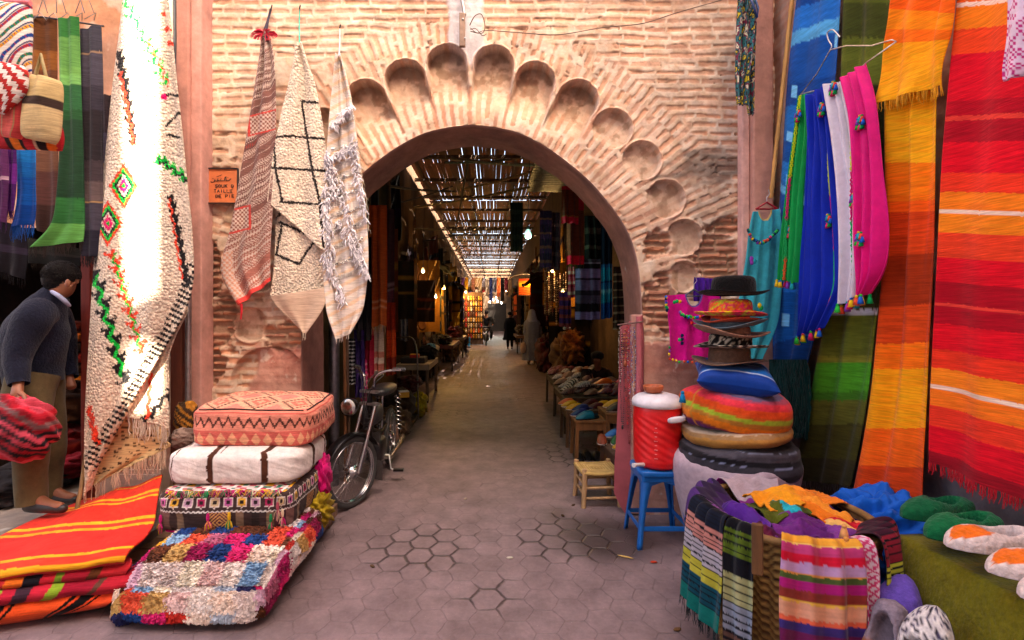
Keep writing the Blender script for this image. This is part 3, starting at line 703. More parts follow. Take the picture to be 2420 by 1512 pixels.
# ---- three rugs knotted on nails of the gate wall
def kilimB(U, V, pos):
    px, py = wpx(pos); w = V * 34 + U * 2.3 + .5 * (fbm(U * 3, V * 6, 2, 3) - .5); k = np.floor(w); f = w - k
    base = mix(hexc('8a6056'), hexc('6e4c48'), rnd(k, 1, 3)); base = mix(base, hexc('a86a5c'), sst(.6, 1, V))
    pale = np.array((.60, .47, .40)); rr_ = rnd(k, 5, 3)
    a = U * 22; fa = a - np.floor(a)
    tri = np.abs(fa - .5) * 2
    m1 = (rr_ < .35) & (np.abs(f - .5) < .3) & (tri > np.abs(f - .5) * 3)
    m2 = (rr_ >= .35) & (rr_ < .6) & ((np.abs(f - .5) < .12) | ((np.abs(f - .5) < .3) & (fa > .6)))
    m3 = (rr_ >= .6) & (rr_ < .8) & (np.abs(f - .5) < .32) & ((np.floor(a * 2) + np.floor(f * 6)) % 2 > 0)
    m4 = (f < .07)
    c = base.copy(); c[m1 | m2 | m3 | m4] = pale
    c[(rr_ > .94) & (np.abs(f - .5) < .2) & (fa > .6)] = hexc('a84038')
    for (cx, cy, sx, sy) in ((622, 290, 32, 22), (562, 520, 28, 26)):
        d = np.maximum(np.abs((px - cx)) / sx, np.abs(py - cy - (px - cx) * -.25) / sy); m = d < 1
        g = (np.floor(px / 5) + np.floor(py / 5)) % 2 > 0
        c[m] = np.where(g[m][:, None], pale, hexc('8a5a50')); c[(d < 1.12) & (d > .95)] = hexc('c8433c')
    e = U < .12 + .1 * V; c[e & (V > .8)] = mix(hexc('c89078'), pale, (np.floor(px / 6)[e & (V > .8)] + np.floor(py / 6)[e & (V > .8)]) % 2)
    c[(V > .975)] = hexc('e04a44'); return c * (.85 + .3 * fbm(U * 60, V * 120, 2, 8))[..., None]
rB = thing('rug', 'mauve and cream kilim rug knotted on a nail under a red tassel', 'rug', P(630, 85, 3.6), 'rugs hung up for sale')
cloth('x', '', '', [(620, 80, 640, 80), (612, 140, 650, 130), (598, 220, 655, 215), (572, 380, 655, 350), (545, 530, 648, 480), (524, 640, 640, 590), (566, 722, 640, 664)], kilimB, 'weave', Y=3.53, nu=110, nv=380, folds=(2.2, .04), seed=12, parent=rB, part='weave', solid=.006, slant=.8)
mb = MB(); mb.tube([P(629, 92, 3.5), P(628, 70, 3.52), P(634, 45, 3.6), P(640, 22, 3.66)], [.012, .014, .008, .008], hexc('3a3440')); mb.build('cord', M('cloth'), rB)
fm = MB(); 
for k in range(60):
    a = random.random() * 6.28; fm.tube([P(624, 76, 3.5), P(624 + 26 * math.cos(a), 74 + 10 * math.sin(a) + 4, 3.48 + .03 * random.random()), P(624 + 32 * math.cos(a), 84 + 12 * math.sin(a), 3.49)], [.004, .004, .002], hexc('d8304a') * (.7 + .4 * random.random()), n=3, cap=False)
fm.build('tassel', M('cloth'), rB)
mb = MB(); mb.tube([P(570, 718, 3.52), P(571, 735, 3.52), P(569, 755, 3.52)], [.012, .008, .006], hexc('c02a34')); mb.build('tail_tassel', M('cloth'), rB)

def latC(U, V, pos, low=False):
    px, py = wpx(pos); j = 3.5; x = px + (rnd(np.floor(px / 3), np.floor(py / 3), 3) - .5) * j; y = py + (rnd(np.floor(px / 3), np.floor(py / 3), 4) - .5) * j
    c = np.ones(U.shape + (3,)) * np.array((.76, .64, .50)) * (.84 + .32 * rnd(np.floor(px / 3.5), np.floor(py / 3.5), 8))[..., None]
    if not low: S = [(712, 240, 768, 245), (650, 325, 690, 322), (690, 322, 770, 330), (645, 397, 775, 405), (665, 478, 775, 484), (648, 330, 653, 400), (653, 400, 668, 478), (713, 240, 727, 325), (727, 325, 740, 405), (740, 405, 756, 480), (756, 480, 764, 585)]
    else: S = [(650, 520, 668, 500), (668, 530, 655, 600), (662, 525, 740, 560), (640, 597, 708, 624), (708, 624, 740, 575), (740, 575, 775, 560)]
    c[segdist(x, y, S) < 3.0] = hexc('2a2422'); return c
rC = thing('rug', 'ivory shaggy rug with a thin black lattice hanging between two other rugs', 'rug', P(708, 90, 3.6), 'rugs hung up for sale')
cloth('x', '', '', [(650, 470, 770, 560), (648, 600, 774, 630), (638, 702, 772, 690)], lambda U, V, p: latC(U, V, p, True), 'wool', Y=3.56, nu=100, nv=140, folds=(2, .02), seed=15, parent=rC, part='lower_layer', solid=.012)
cloth('x', '', '', [(702, 105, 714, 105), (690, 160, 728, 150), (670, 240, 748, 215), (650, 340, 768, 340), (638, 420, 776, 460), (630, 474, 776, 602)], latC, 'wool', Y=3.50, nu=130, nv=330, folds=(1.8, .035), seed=16, parent=rC, part='pile', solid=.014, slant=.8)
cloth('x', '', '', [(637, 700, 772, 680), (660, 730, 768, 725), (716, 786, 726, 788)], lambda U, V, p: np.ones(U.shape + (3,)) * np.array((.62, .45, .33)), 'weave', Y=3.52, nu=60, nv=50, folds=(1.5, .02), seed=17, parent=rC, part='canvas_back', fringe=(.05, (.7, .58, .45), 10, .003))
mb = MB(); mb.tube([P(708, 108, 3.5), P(707, 70, 3.58), P(708, 22, 3.64)], [.006, .005, .004], hexc('4fb8a0')); mb.build('cord', M('cloth'), rC)

def hanD(U, V, pos):
    px, py = wpx(pos); s = py + (px - 800) * .55
    k = np.floor(s / 9); c = mix(np.array((.76, .68, .62)), np.array((.80, .58, .40)), (k % 3 == 0) * 1.0)
    return c * (.9 + .2 * rnd(k, 1, 4))[..., None]
rD = thing('wedding_blanket', 'white wedding blanket with shaggy bands and sequins hanging at the arch edge', 'blanket', P(805, 100, 3.6), 'rugs hung up for sale')
_, pD, nD = cloth('x', '', '', [(796, 130, 806, 130), (787, 220, 828, 215), (780, 300, 842, 310), (772, 400, 856, 420), (768, 500, 868, 520), (764, 600, 872, 620), (768, 680, 866, 680), (775, 740, 856, 735), (796, 802, 828, 788)], hanD, 'weave', Y=3.52, nu=90, nv=300, folds=(2.2, .04), seed=19, parent=rD, part='weave', fringe=(.03, (.78, .7, .64), 16, .003), slant=.8)
def surfD(px, py, lift=.012):
    # nearest point of the blanket's own surface under a plan position
    x, y = wpx(pD); i = np.argmin((x - px) ** 2 + (y - py) ** 2); return pD.reshape(-1, 3)[i] + np.array((0, -lift, 0))
fm = MB()
for (a, b) in (((788, 300), (832, 250)), ((778, 380), (840, 345)), ((775, 360), (795, 470)), ((795, 400), (852, 600)), ((830, 330), (865, 520)), ((772, 480), (790, 640)), ((800, 520), (868, 640)), ((770, 600), (815, 720)), ((840, 590), (872, 650)), ((775, 440), (770, 560))):
    n_s = 80
    for q in range(n_s):
        t = q / n_s; x = a[0] + (b[0] - a[0]) * t + random.uniform(-7, 7); y = a[1] + (b[1] - a[1]) * t + random.uniform(-5, 5)
        s0 = surfD(x, y); d = np.array((random.uniform(-.035, .035), random.uniform(-.035, -.01), -.025 - .035 * random.random()))
        fm.tube([s0, s0 + d * .5 + np.array((0, -.01, 0)), s0 + d], [.006, .006, .003], np.array((.86, .82, .86)) * (.8 + .25 * random.random()), n=3, cap=False)
for (y0) in (290, 350, 420, 462, 505, 545, 580, 622, 655):
    for q in range(36):
        x = 784 + 74 * q / 36; y = y0 + (x - 784) * -.28; 
        if x > 858: continue
        s0 = surfD(x, y, .006); fm.tube([s0, s0 + np.array((0, -.003, -.03))], [.0035, .002], np.array((.80, .74, .68)) * (.85 + .2 * random.random()), n=3, cap=False)
o = fm.build('shaggy_bands', M('cloth'), rD); o['kind'] = 'stuff'
sq = MB()
for q in range(150):
    y0 = random.choice((290, 350, 420, 462, 505, 545, 580, 622)); x = random.uniform(785, 858); y = y0 + (x - 784) * -.28 + random.uniform(3, 9)
    sq.blob(surfD(x, y, .014), (.0065, .002, .0065), (.75, .74, .7), nu=4, nv=6)
o = sq.build('sequins', M('chrome'), rD); o['kind'] = 'stuff'
fm = MB(); fm.fringe([P(828, 220, 3.55), P(850, 380, 3.55), P(866, 480, 3.55), P(870, 540, 3.55)], .06, np.array((.74, .62, .46)), w=.003, n=50, droop=(.25, 0, -1)); fm.build('side_fringe', M('cloth'), rD)
mb = MB(); mb.tube([P(801, 132, 3.5), P(803, 100, 3.58), P(803, 68, 3.62)], [.005, .004, .003], hexc('d8d4e0')); mb.build('cord', M('cloth'), rD)
for (x, y, lab) in ((641, 20, 'bent iron nail holding the mauve kilim'), (708, 20, 'iron nail holding the lattice rug'), (803, 66, 'small iron nail holding the white wedding blanket')):
    mb = MB(); a = P(x, y, 3.685); mb.tube([a, P(x, y, 3.62), P(x + 2, y - 8, 3.60)], .005, (.12, .1, .1)); tag(mb.build('nail', M('metal')), lab, 'nail', 'nails in the gate wall')

# ---- souk name plaque
pq = thing('name_plaque', 'small orange enamel street plaque half hidden by the mauve kilim', 'sign', P(512, 440, 3.62))
a = P(476, 398, 3.62); b = P(562, 480, 3.62)
mb = MB(); mb.box(((a[0] + b[0]) / 2, 3.63, (a[2] + b[2]) / 2), (b[0] - a[0], .012, a[2] - b[2]), hexc('d97a48')); mb.build('plate', M('paint'), pq, bevel=.003)
mb = MB(); t_ = .006
for (x0, z0, x1, z1) in ((a[0], a[2], b[0], a[2]), (a[0], b[2], b[0], b[2]), (a[0], a[2], a[0], b[2]), (b[0], a[2], b[0], b[2])):
    mb.bar((x0, 3.621, z0), (x1, 3.621, z1), .012, .008, (.03, .02, .02))
mb.build('border', M('paint'), pq)
ink = MB()
def stroke(pts, w=.0032): ink.tube([P(x, y, 3.6225) for x, y in pts], w, (.03, .02, .02), n=5)
stroke([(498, 428), (500, 431), (506, 430), (508, 424)]); stroke([(508, 427), (514, 428), (515, 422)]); stroke([(515, 427), (521, 427), (523, 421), (521, 427), (530, 427)]); stroke([(530, 427), (532, 418)]); stroke([(534, 427), (534, 417)]); stroke([(534, 427), (541, 427), (546, 422)]); stroke([(503, 422), (503, 421)]); stroke([(520, 416), (520, 415)]); stroke([(512, 418), (525, 413)], .002); stroke([(538, 420), (539, 419)])
GL = {'S': [[(1, .9), (.5, 1), (0, .8), (.1, .55), (.9, .45), (1, .2), (.5, 0), (0, .1)]], 'O': [[(.5, 1), (0, .75), (0, .25), (.5, 0), (1, .25), (1, .75), (.5, 1)]], 'U': [[(0, 1), (0, .2), (.5, 0), (1, .2), (1, 1)]],
      'K': [[(0, 0), (0, 1)], [(1, 1), (0, .45)], [(.3, .6), (1, 0)]], 'T': [[(0, 1), (1, 1)], [(.5, 1), (.5, 0)]], 'A': [[(0, 0), (.5, 1), (1, 0)], [(.2, .4), (.8, .4)]], 'I': [[(.5, 0), (.5, 1)]], 'L': [[(0, 1), (0, 0), (1, 0)]],
      'D': [[(0, 0), (0, 1), (.6, .95), (1, .6), (1, .4), (.6, .05), (0, 0)]], 'E': [[(1, 1), (0, 1), (0, 0), (1, 0)], [(0, .5), (.8, .5)]], 'P': [[(0, 0), (0, 1), (.8, .95), (1, .75), (.8, .5), (0, .48)]], ' ': []}
def write(txt, x, y, s, put, adv=1.35):
    for ch in txt:
        for st in GL.get(ch, []): put([(x + u * s * .72, y - v * s) for u, v in st])
        x += s * adv * .8
write('SOUK D', 509, 443, 7, lambda p: stroke(p, .0028)); write('TAILLE', 506, 455, 7, lambda p: stroke(p, .0028)); write('DE PIE', 510, 467, 7, lambda p: stroke(p, .0028))
ink.build('lettering', M('paint'), pq)

# ---- doorway timber, panel, stick, pipe
dr = thing('door_leaf', 'worn cream panelled door leaf behind the long cream rug', 'door', P(305, 1180, 3.46))
x0, x1 = P(214, 0, 3.46)[0], P(402, 0, 3.46)[0]
mb = MB(); mb.box(((x0 + x1) / 2, 3.475, 1.55), (x1 - x0, .03, 2.75), hexc('d8c0a8')); mb.build('board', M('paint'), dr)
z0, z1 = P(0, 1172, 3.46)[2], P(0, 1108, 3.46)[2]
mb = MB(); cx_ = (P(232, 0, 3.46)[0] + P(384, 0, 3.46)[0]) / 2; ww = P(384, 0, 3.46)[0] - P(232, 0, 3.46)[0]
mb.box((cx_, 3.452, (z0 + z1) / 2), (ww, .02, z1 - z0), hexc('e4d0bc')); mb.box((cx_, 3.440, (z0 + z1) / 2), (ww - .06, .012, z1 - z0 - .06), hexc('ead8c8')); mb.build('raised_panel', M('paint'), dr, bevel=.008)
def post(lab, x0, x1, y0, y1, Y, col, name='door_post', t=.07):
    a = P(x0, y0, Y); b = P(x1, y1, Y); mb = MB(); mb.box(((a[0] + b[0]) / 2, Y + t / 2, (a[2] + b[2]) / 2), (b[0] - a[0], t, a[2] - b[2]), col); return tag(mb.build(name, M('wood'), bevel=.006), lab, 'post', 'timber posts of the doorway')
post('chipped red painted post left of the long cream rug', 190, 213, 600, 1215, 3.40, hexc('8c3020'))
post('brown wooden post right of the long cream rug', 402, 428, 560, 1120, 3.46, hexc('6a3420'))
mb = MB(); mb.tube([P(180, 1212, 3.05), P(192, 1150, 3.15), P(204, 1060, 3.3)], [.013, .012, .011], hexc('8a6438')); tag(mb.build('stick', M('wood')), 'brown bamboo stick leaning on the red door post', 'stick')
mb = MB(); mb.tube([P(445, 955, 3.45), P(445, 690, 3.45)], .02, (.38, .36, .36), n=14); tag(mb.build('pipe', M('metal')), 'short grey steel pipe on the pink pilaster beside the long rug', 'pipe')
mb = MB(); mb.tube([P(412, -40, 3.48), P(413, 100, 3.48), P(412, 160, 3.475), P(413, 246, 3.48)], .011, (.04, .04, .045)); tag(mb.build('cable', M('rubber')), 'black cable running down the pink pilaster at the upper left', 'cable')

# ---- long shawls hanging over the doorway
g = 'shawls hung over the left doorway'
hang = [
 ('brown shawl with ochre bands hanging behind the green one', [(78, 40, 134, 44), (80, 200, 136, 200), (84, 330, 138, 330), (86, 470, 140, 470), (90, 545, 128, 560)], stripe_list((22, '5a3418'), (10, '7a4a1e'), (10, '5c3620'), (30, '3c2420'), (20, '6a4838'), (20, '553430'), (18, '3a2420')), 3.22, None),
 ('tall green shawl in light and dark green bands', [(137, 42, 186, 40), (140, 200, 190, 200), (143, 330, 193, 330), (138, 450, 195, 450), (125, 530, 196, 530), (76, 585, 192, 570)], stripe_list((14, '2f6a30'), (16, '5c9048'), (4, '6aa050'), (6, '70a85a'), (14, '2e6038'), (6, '26502c'), (46, '22402a'), (16, '2f6a34'), (14, '64a850')), 3.12, (.07, '3a2c28', 70)),
 ('dark slate shawl with thin gold lines', [(190, 68, 240, 62), (192, 200, 244, 200), (193, 350, 245, 350), (194, 480, 243, 480), (196, 606, 238, 606)], stripe_list((14, '3c3a44'), (1, 'a08060'), (14, '46424e'), (12, '34303a'), (24, '2a2428'), (10, '3e3438'), (10, '5a4c4c'), (1, 'a08050'), (12, '403c48'), (14, '262430')), 3.16, (.06, '2a2022', 60)),
 ('narrow grey shawl half hidden by the long cream rug', [(244, 225, 262, 225), (244, 420, 260, 420), (240, 600, 256, 600)], stripe_list((10, '44383c'), (6, '5a5060'), (1, 'a08050'), (20, '34303a')), 3.4, None),
 ('bright blue fringed shawl under the hanging bags', [(40, 335, 82, 335), (38, 430, 84, 430), (30, 500, 84, 500), (22, 535, 80, 530)], stripe_list((2, '5a9cc8'), (8, '1a70b8'), (6, '1660a8'), (12, '1050a0'), (10, '0c3c88')), 2.95, (.08, '1a50a0', 60)),
 ('purple shawl hanging left of the bright blue one', [(10, 335, 38, 335), (10, 420, 40, 420), (8, 500, 36, 500)], stripe_list((10, '4a1c60'), (8, '6a2480'), (12, '44185c')), 2.9, (.05, '3a1848', 30)),
 ('mauve shawl at the left edge under the hanging bags', [(-20, 335, 12, 335), (-20, 430, 14, 430), (-20, 520, 8, 525)], stripe_list((10, '5a2a58'), (1, 'b090a0'), (12, '4c2450')), 2.86, (.05, '3a1848', 30)),
 ('black shawl hanging lowest in the doorway above the man', [(0, 520, 60, 540), (0, 600, 66, 610), (0, 640, 60, 660)], stripe_list((10, '16101a'), (3, '2a2030'), (10, '120c12')), 3.3, (.06, '120c10', 40)),
 ('dark olive cloth hanging deep in the doorway', [(60, 560, 195, 590), (64, 600, 190, 612), (70, 622, 190, 628)], stripe_list((10, '1c1a12'), (3, '2a2420'), (10, '141210')), 3.5, (.05, '2a2018', 60)),
]
for i, (lab, rows, sp, Y, fr_) in enumerate(hang):
    cloth('shawl', lab, 'shawl', rows, lambda U, V, p, sp=sp, i=i: bands(V, sp, U, .004, i, .14), 'weave', Y=Y, nu=40, nv=170, folds=(1.6, .018), seed=30 + i, fringe=fr_ and (fr_[0], fr_[1], fr_[2], .002), group=g, solid=.006)
# rail and wires they hang on
mb = MB(); mb.tube([P(-40, 50, 3.15), P(100, 40, 3.2), P(245, 62, 3.2)], .006, (.08, .07, .07)); tag(mb.build('iron_rail', M('metal')), 'thin iron rail carrying the shawls over the left doorway', 'rail')
mb = MB()
for q in range(7):
    x = 90 + q * 22; mb.tube([P(x, 30, 3.2), P(x + random.uniform(-18, 18), -12, 3.3), P(x + random.uniform(-30, 30), -40, 3.5)], .003, (.1, .07, .06), n=4)
for q in range(5): mb.tube([P(80 + q * 30, 45, 3.15), P(95 + q * 33, 30, 3.12), P(110 + q * 28, 48, 3.15)], .003, (.3, .28, .26), n=4)
tag(mb.build('wire_bundle', M('metal')), 'tangle of thin wires and hooks above the shawls at upper left', 'wire')

# ---- bags hanging at the top left
def pouch(name, label, cat, rows, Y, thick, colf, mat='weave', group=None, seed=0, nu=50, nv=60, e=.5, extra=None):
    pos, U, V, n_ = sheet_pos(rows, nu, nv, Y=Y, folds=(1.5, .012), seed=seed)
    prof = (np.sin(PI * np.clip(U, 0, 1)) ** e) * (np.sin(PI * np.clip(V, 0, 1) ** .8) ** e)
    n3_ = np.asarray(n_); fnt = pos + (prof * thick * (1 + .3 * (fbm(U * 3, V * 3, 3, seed) - .5)))[..., None] * n3_; bck = pos - (prof * thick * .6)[..., None] * n3_
    c = colf(U, V, pos) if callable(colf) else np.ones(U.shape + (3,)) * colf
    mb = MB(); mb.grid(np.concatenate([fnt, bck[::-1][1:-1]], 0), np.concatenate([c, c[::-1][1:-1]], 0), wu=True)
    root = thing(name, label, cat, pos[nu // 2, 0], group)
    o = mb.build('pouch', M(mat), root)
    if extra: extra(root, pos, n3_)
    return root
g = 'embroidered bags hung at the upper left'
def diamB(U, V, p):
    x = U * 6; y = V * 8; d = np.abs((x + y) - 2 * np.floor((x + y) / 2) - 1); k = np.floor((x + y)); q = (x - y) * 2; f = q - np.floor(q)
    c = np.ones(U.shape + (3,)) * np.array((.78, .74, .66)); cols = [hexc(h) for h in ('d8a020', '20408a', 'a82838', '2a7a48')]
    for i, cc in enumerate(cols): c[((k % 4) == i) & (np.abs(((x + y) % 1) - .5) < .2)] = cc
    c[(np.abs(((x + y) % 2) - .15) < .09)] = hexc('3a3a60'); m = (f > .35) & (f < .65) & (np.abs(((x + y) % 1) - .5) < .14); c[m] = np.where((np.floor(q[m]) % 2 > 0)[:, None], hexc('b02040'), hexc('204a90')); return c
def trim(root, pos, n):
    mb = MB(); q = pos[:, 0] + n * .01; mb.tube(q, .014, hexc('f08088')); mb.build('pink_rim', M('cloth'), root)
def strap(root, pos, n):
    mb = MB(); a = pos[8, 0]; b = pos[-9, 0]; mb.tube([a, (a + b) / 2 + np.array((0, 0, .11)), b], .008, hexc('9a8a60')); mb.build('strap', M('cloth'), root)
pouch('bag', 'white embroidered bag with coloured diamonds and a pink rim', 'bag', [(-40, 0, 78, 12), (-40, 60, 80, 75), (-40, 120, 78, 140), (-10, 160, 76, 172)], 2.5, .05, diamB, seed=41, group=g, extra=trim, nu=130, nv=130)
def mazeB(U, V, p):
    x = U * 7 + V * 2; y = V * 8; c = np.ones(U.shape + (3,)) * hexc('b02a26')
    ix, iy = np.floor(x), np.floor(y); fx, fy = x - ix, y - iy; k = (ix + iy) % 2 > 0
    m = np.where(k, (fx < .3) | (fy > .72), (fy < .3) | (fx > .72)); c[m] = np.array((.78, .70, .64)); c[(fx > .4) & (fx < .6) & (fy > .4) & (fy < .6) & k] = hexc('205040'); return c
pouch('bag', 'red and white bag woven in a maze pattern', 'bag', [(-30, 140, 60, 158), (-30, 190, 70, 180), (-30, 230, 62, 225), (-20, 262, 12, 272)], 2.42, .05, mazeB, seed=42, group=g, nu=110, nv=110)
pouch('bag', 'coral woven bag behind the red maze one', 'bag', [(30, 165, 88, 190), (20, 230, 80, 240), (0, 290, 72, 300), (-10, 320, 50, 330)], 2.48, .05, lambda U, V, p: bands(U, stripe_list((6, 'd85a50'), (1, 'c8a080'), (8, 'e06a60'), (1, 'a89060'), (6, 'd04a48')), V, .01, 3), seed=43, group=g)
pouch('bag', 'beige square bag with one dark brown stripe', 'bag', [(78, 176, 118, 186), (70, 196, 146, 198), (60, 250, 146, 262), (54, 312, 142, 322), (64, 328, 130, 342)], 2.46, .05, lambda U, V, p: bands(V, stripe_list((48, 'c8ae78'), (15, '40302a'), (62, 'd0b684')), U, .01, 5), seed=44, group=g, extra=strap)
pouch('cushion', 'flat orange and black striped cushion hanging under the beige bag', 'cushion', [(-20, 300, 146, 300), (-10, 330, 152, 330), (0, 352, 150, 358)], 2.55, .035, lambda U, V, p: bands(U, stripe_list((8, 'a02028'), (4, '281818'), (7, 'e07820'), (3, '30201c'), (8, 'c02830'), (2, 'd8b090'), (6, '302020'), (6, 'e06820'), (4, 'b02028')), V, .01, 3), seed=45)

# ================================================================== LEFT FRONT: PLATFORM, POUFS, BLANKETS
pf = thing('low_platform', 'low brown plank platform under the poufs and folded blankets', 'platform', (-1.8, 3.0, 0))
mb = MB()
for q in range(8): mb.box((-2.0, 2.50 + q * .135, .125), (1.78, .128, .028), np.array((.24, .13, .07)) * (.8 + .4 * random.random()))
mb.build('planks', M('wood'), pf, bevel=.004)
mb = MB(); mb.box((-2.0, 2.455, .10), (1.8, .03, .085), (.24, .14, .08)); mb.build('front_board', M('wood'), pf, bevel=.004)
mb = MB(); mb.box((-1.125, 3.0, .10), (.03, 1.05, .085), (.22, .12, .07)); mb.build('side_board', M('wood'), pf, bevel=.004)
for (x, y) in ((-1.17, 2.5), (-1.17, 3.45), (-1.85, 2.5), (-2.8, 2.5)):
    mb = MB(); mb.box((x, y, .03), (.07, .07, .06), (.2, .11, .06)); mb.build('foot', M('wood'), pf, bevel=.004)

def cushion(name, label, cat, c, d, colf, mat='weave', rz=0, n=46, pw=7, nz=.05, puff=.16, seed=0, group=None, warp=None, extra=None, tilt=(0, 0)):
    """stuffed square pouf: a rounded block whose faces swell and crease"""
    root = thing(name, label, cat, (c[0], c[1], c[2] - d[2] / 2), group)
    mb = MB(); R = Matrix.Rotation(rz, 4, 'Z') @ Matrix.Rotation(tilt[0], 4, 'X') @ Matrix.Rotation(tilt[1], 4, 'Y')
    a = np.linspace(-1, 1, n * 2); b = np.linspace(-1, 1, n); faces = []
    for f, (ax_, sg) in enumerate(((0, 1), (0, -1), (1, 1), (1, -1), (2, 1), (2, -1))):
        A, B = np.meshgrid(a, a if ax_ == 2 else b, indexing='ij')
        V = {0: np.stack([sg * np.ones_like(A), A, B], -1), 1: np.stack([A, sg * np.ones_like(A), B], -1), 2: np.stack([A, B, sg * np.ones_like(A)], -1)}[ax_]
        r = (np.abs(V) ** pw).sum(-1) ** (1 / pw)
        Q = V / r[..., None]
        sw = (1 - Q[..., 0] ** 2) * (1 - Q[..., 1] ** 2)
        Q = Q.copy(); Q[..., 2] *= 1 + puff * sw * (1.6 if sg > 0 or ax_ != 2 else .2)
        side = (1 - Q[..., 2] ** 2); Q[..., 0] *= 1 + .035 * side * (1 - Q[..., 1] ** 2); Q[..., 1] *= 1 + .035 * side * (1 - Q[..., 0] ** 2)
        nn_ = fbm(V[..., 0] * 2.3 + V[..., 2] * .8 + seed, V[..., 1] * 2.3 + V[..., 2] * 1.1, 4, seed) - .5
        Q = Q * (1 + nz * nn_ * 1.6)[..., None]
        Q[..., 2] += .10 * (fbm(V[..., 0] * 2 + 5, V[..., 1] * 2 + 3, 3, seed + 7) - .5)
        W3 = Q * np.asarray(d) / 2
        if warp is not None: W3 = warp(W3, V)
        col = colf(f, A, B, V)
        W3 = W3 @ np.array(R)[:3, :3].T + np.asarray(c)
        mb.grid(W3, col if np.ndim(col) == 3 else np.ones(A.shape + (3,)) * col); faces.append((f, A, B, V, W3))
    mb.build('cover', M(mat), root)
    if extra: extra(root, faces)
    return root
g = 'poufs stacked on the low platform'
PAL = [hexc(h) for h in ('f0dccc', 'e8c8c4', 'd8b0c4', 'b01860', 'd82870', '9a1850', 'c8a060', 'd8a030', '2a2c5a', '22407c', '8cb0d0', 'b8c4d4', 'c83228', 'e0583c', '58301c', '6a3a24', 'f4ead8', 'ddd0cc', 'a880b8', 'c06a88', 'ece0d8', 'e2d2cc')]
def patch_idx(f, A, B):
    sh = np.where(np.floor((B + 1) * 3.6) % 2 == 0, 0, .04); na = 3.7 if f >= 4 else 3.7
    return np.floor((A + sh + 1) * na), np.floor((B + 1) * (3.6 if f >= 4 else 1.1)) + f * 20 + (0 if f >= 4 else 7)
def patchc(f, A, B, V):
    i, j = patch_idx(f, A, B); k = (rnd(i, j, 5) * 997).astype(int) % len(PAL); c = np.array(PAL)[k]
    return c * .85
def shag(root, faces):
    fm = MB(); cnt = 0; VV = []; CCc = []; FF = []
    for (f, A, B, V, W3) in faces:
        if f in (5, 2): continue
        nrm = np.array({0: (1, 0, .1), 1: (-1, 0, .1), 3: (0, -1, .1), 4: (0, 0, 1)}[f], float)
        N_ = 13000 if f == 4 else 5500
        ii = rng.integers(0, A.shape[0] - 1, N_); jj = rng.integers(0, A.shape[1] - 1, N_)
        fu = rng.random(N_)[:, None]; fv = rng.random(N_)[:, None]
        p = W3[ii, jj] * (1 - fu) * (1 - fv) + W3[ii + 1, jj] * fu * (1 - fv) + W3[ii, jj + 1] * (1 - fu) * fv + W3[ii + 1, jj + 1] * fu * fv
        aa = A[ii, jj] + (A[1, 0] - A[0, 0]) * fu[:, 0]; bb = B[ii, jj]
        i, j = patch_idx(f, aa, bb); k = (rnd(i, j, 5) * 997).astype(int) % len(PAL); cc = np.array(PAL)[k] * (.8 + .35 * rng.random(N_))[:, None]
        d = rng.normal(size=(N_, 3)); d -= (d @ nrm)[:, None] * nrm; d /= np.linalg.norm(d, axis=1)[:, None]
        e = np.cross(d, nrm) * .0045; l = (.008 + .008 * rng.random(N_))[:, None]; up = nrm * (.002 + .007 * rng.random(N_))[:, None]
        grav = np.array((0, 0, -.006)) if f != 4 else 0
        q = np.stack([p - e, p + e, p + e * 1.3 + d * l + up + grav, p - e * 1.3 + d * l + up + grav], 1)
        VV.append(q.reshape(-1, 3)); CCc.append(np.repeat(cc, 4, 0)); 
    V_ = np.concatenate(VV); fm._add(V_, np.concatenate(CCc), [np.arange(len(V_)).reshape(-1, 4)], False)
    o = fm.build('rag_tufts', M('cloth'), root); o['kind'] = 'stuff'
def wp1(W3, V):
    W3 = W3.copy(); k = sst(.55, 1.05, -V[..., 1]); W3[..., 2] -= k * .09; k2 = sst(.75, 1.05, -V[..., 0]); W3[..., 2] -= k2 * .06; return W3
cushion('pouf', 'low shaggy patchwork pouf of rag squares, bottom of the stack', 'pouf', (-1.45, 2.72, .205), (.80, .84, .16), patchc, 'wool', n=60, pw=6, seed=3, group=g, warp=wp1, extra=shag)

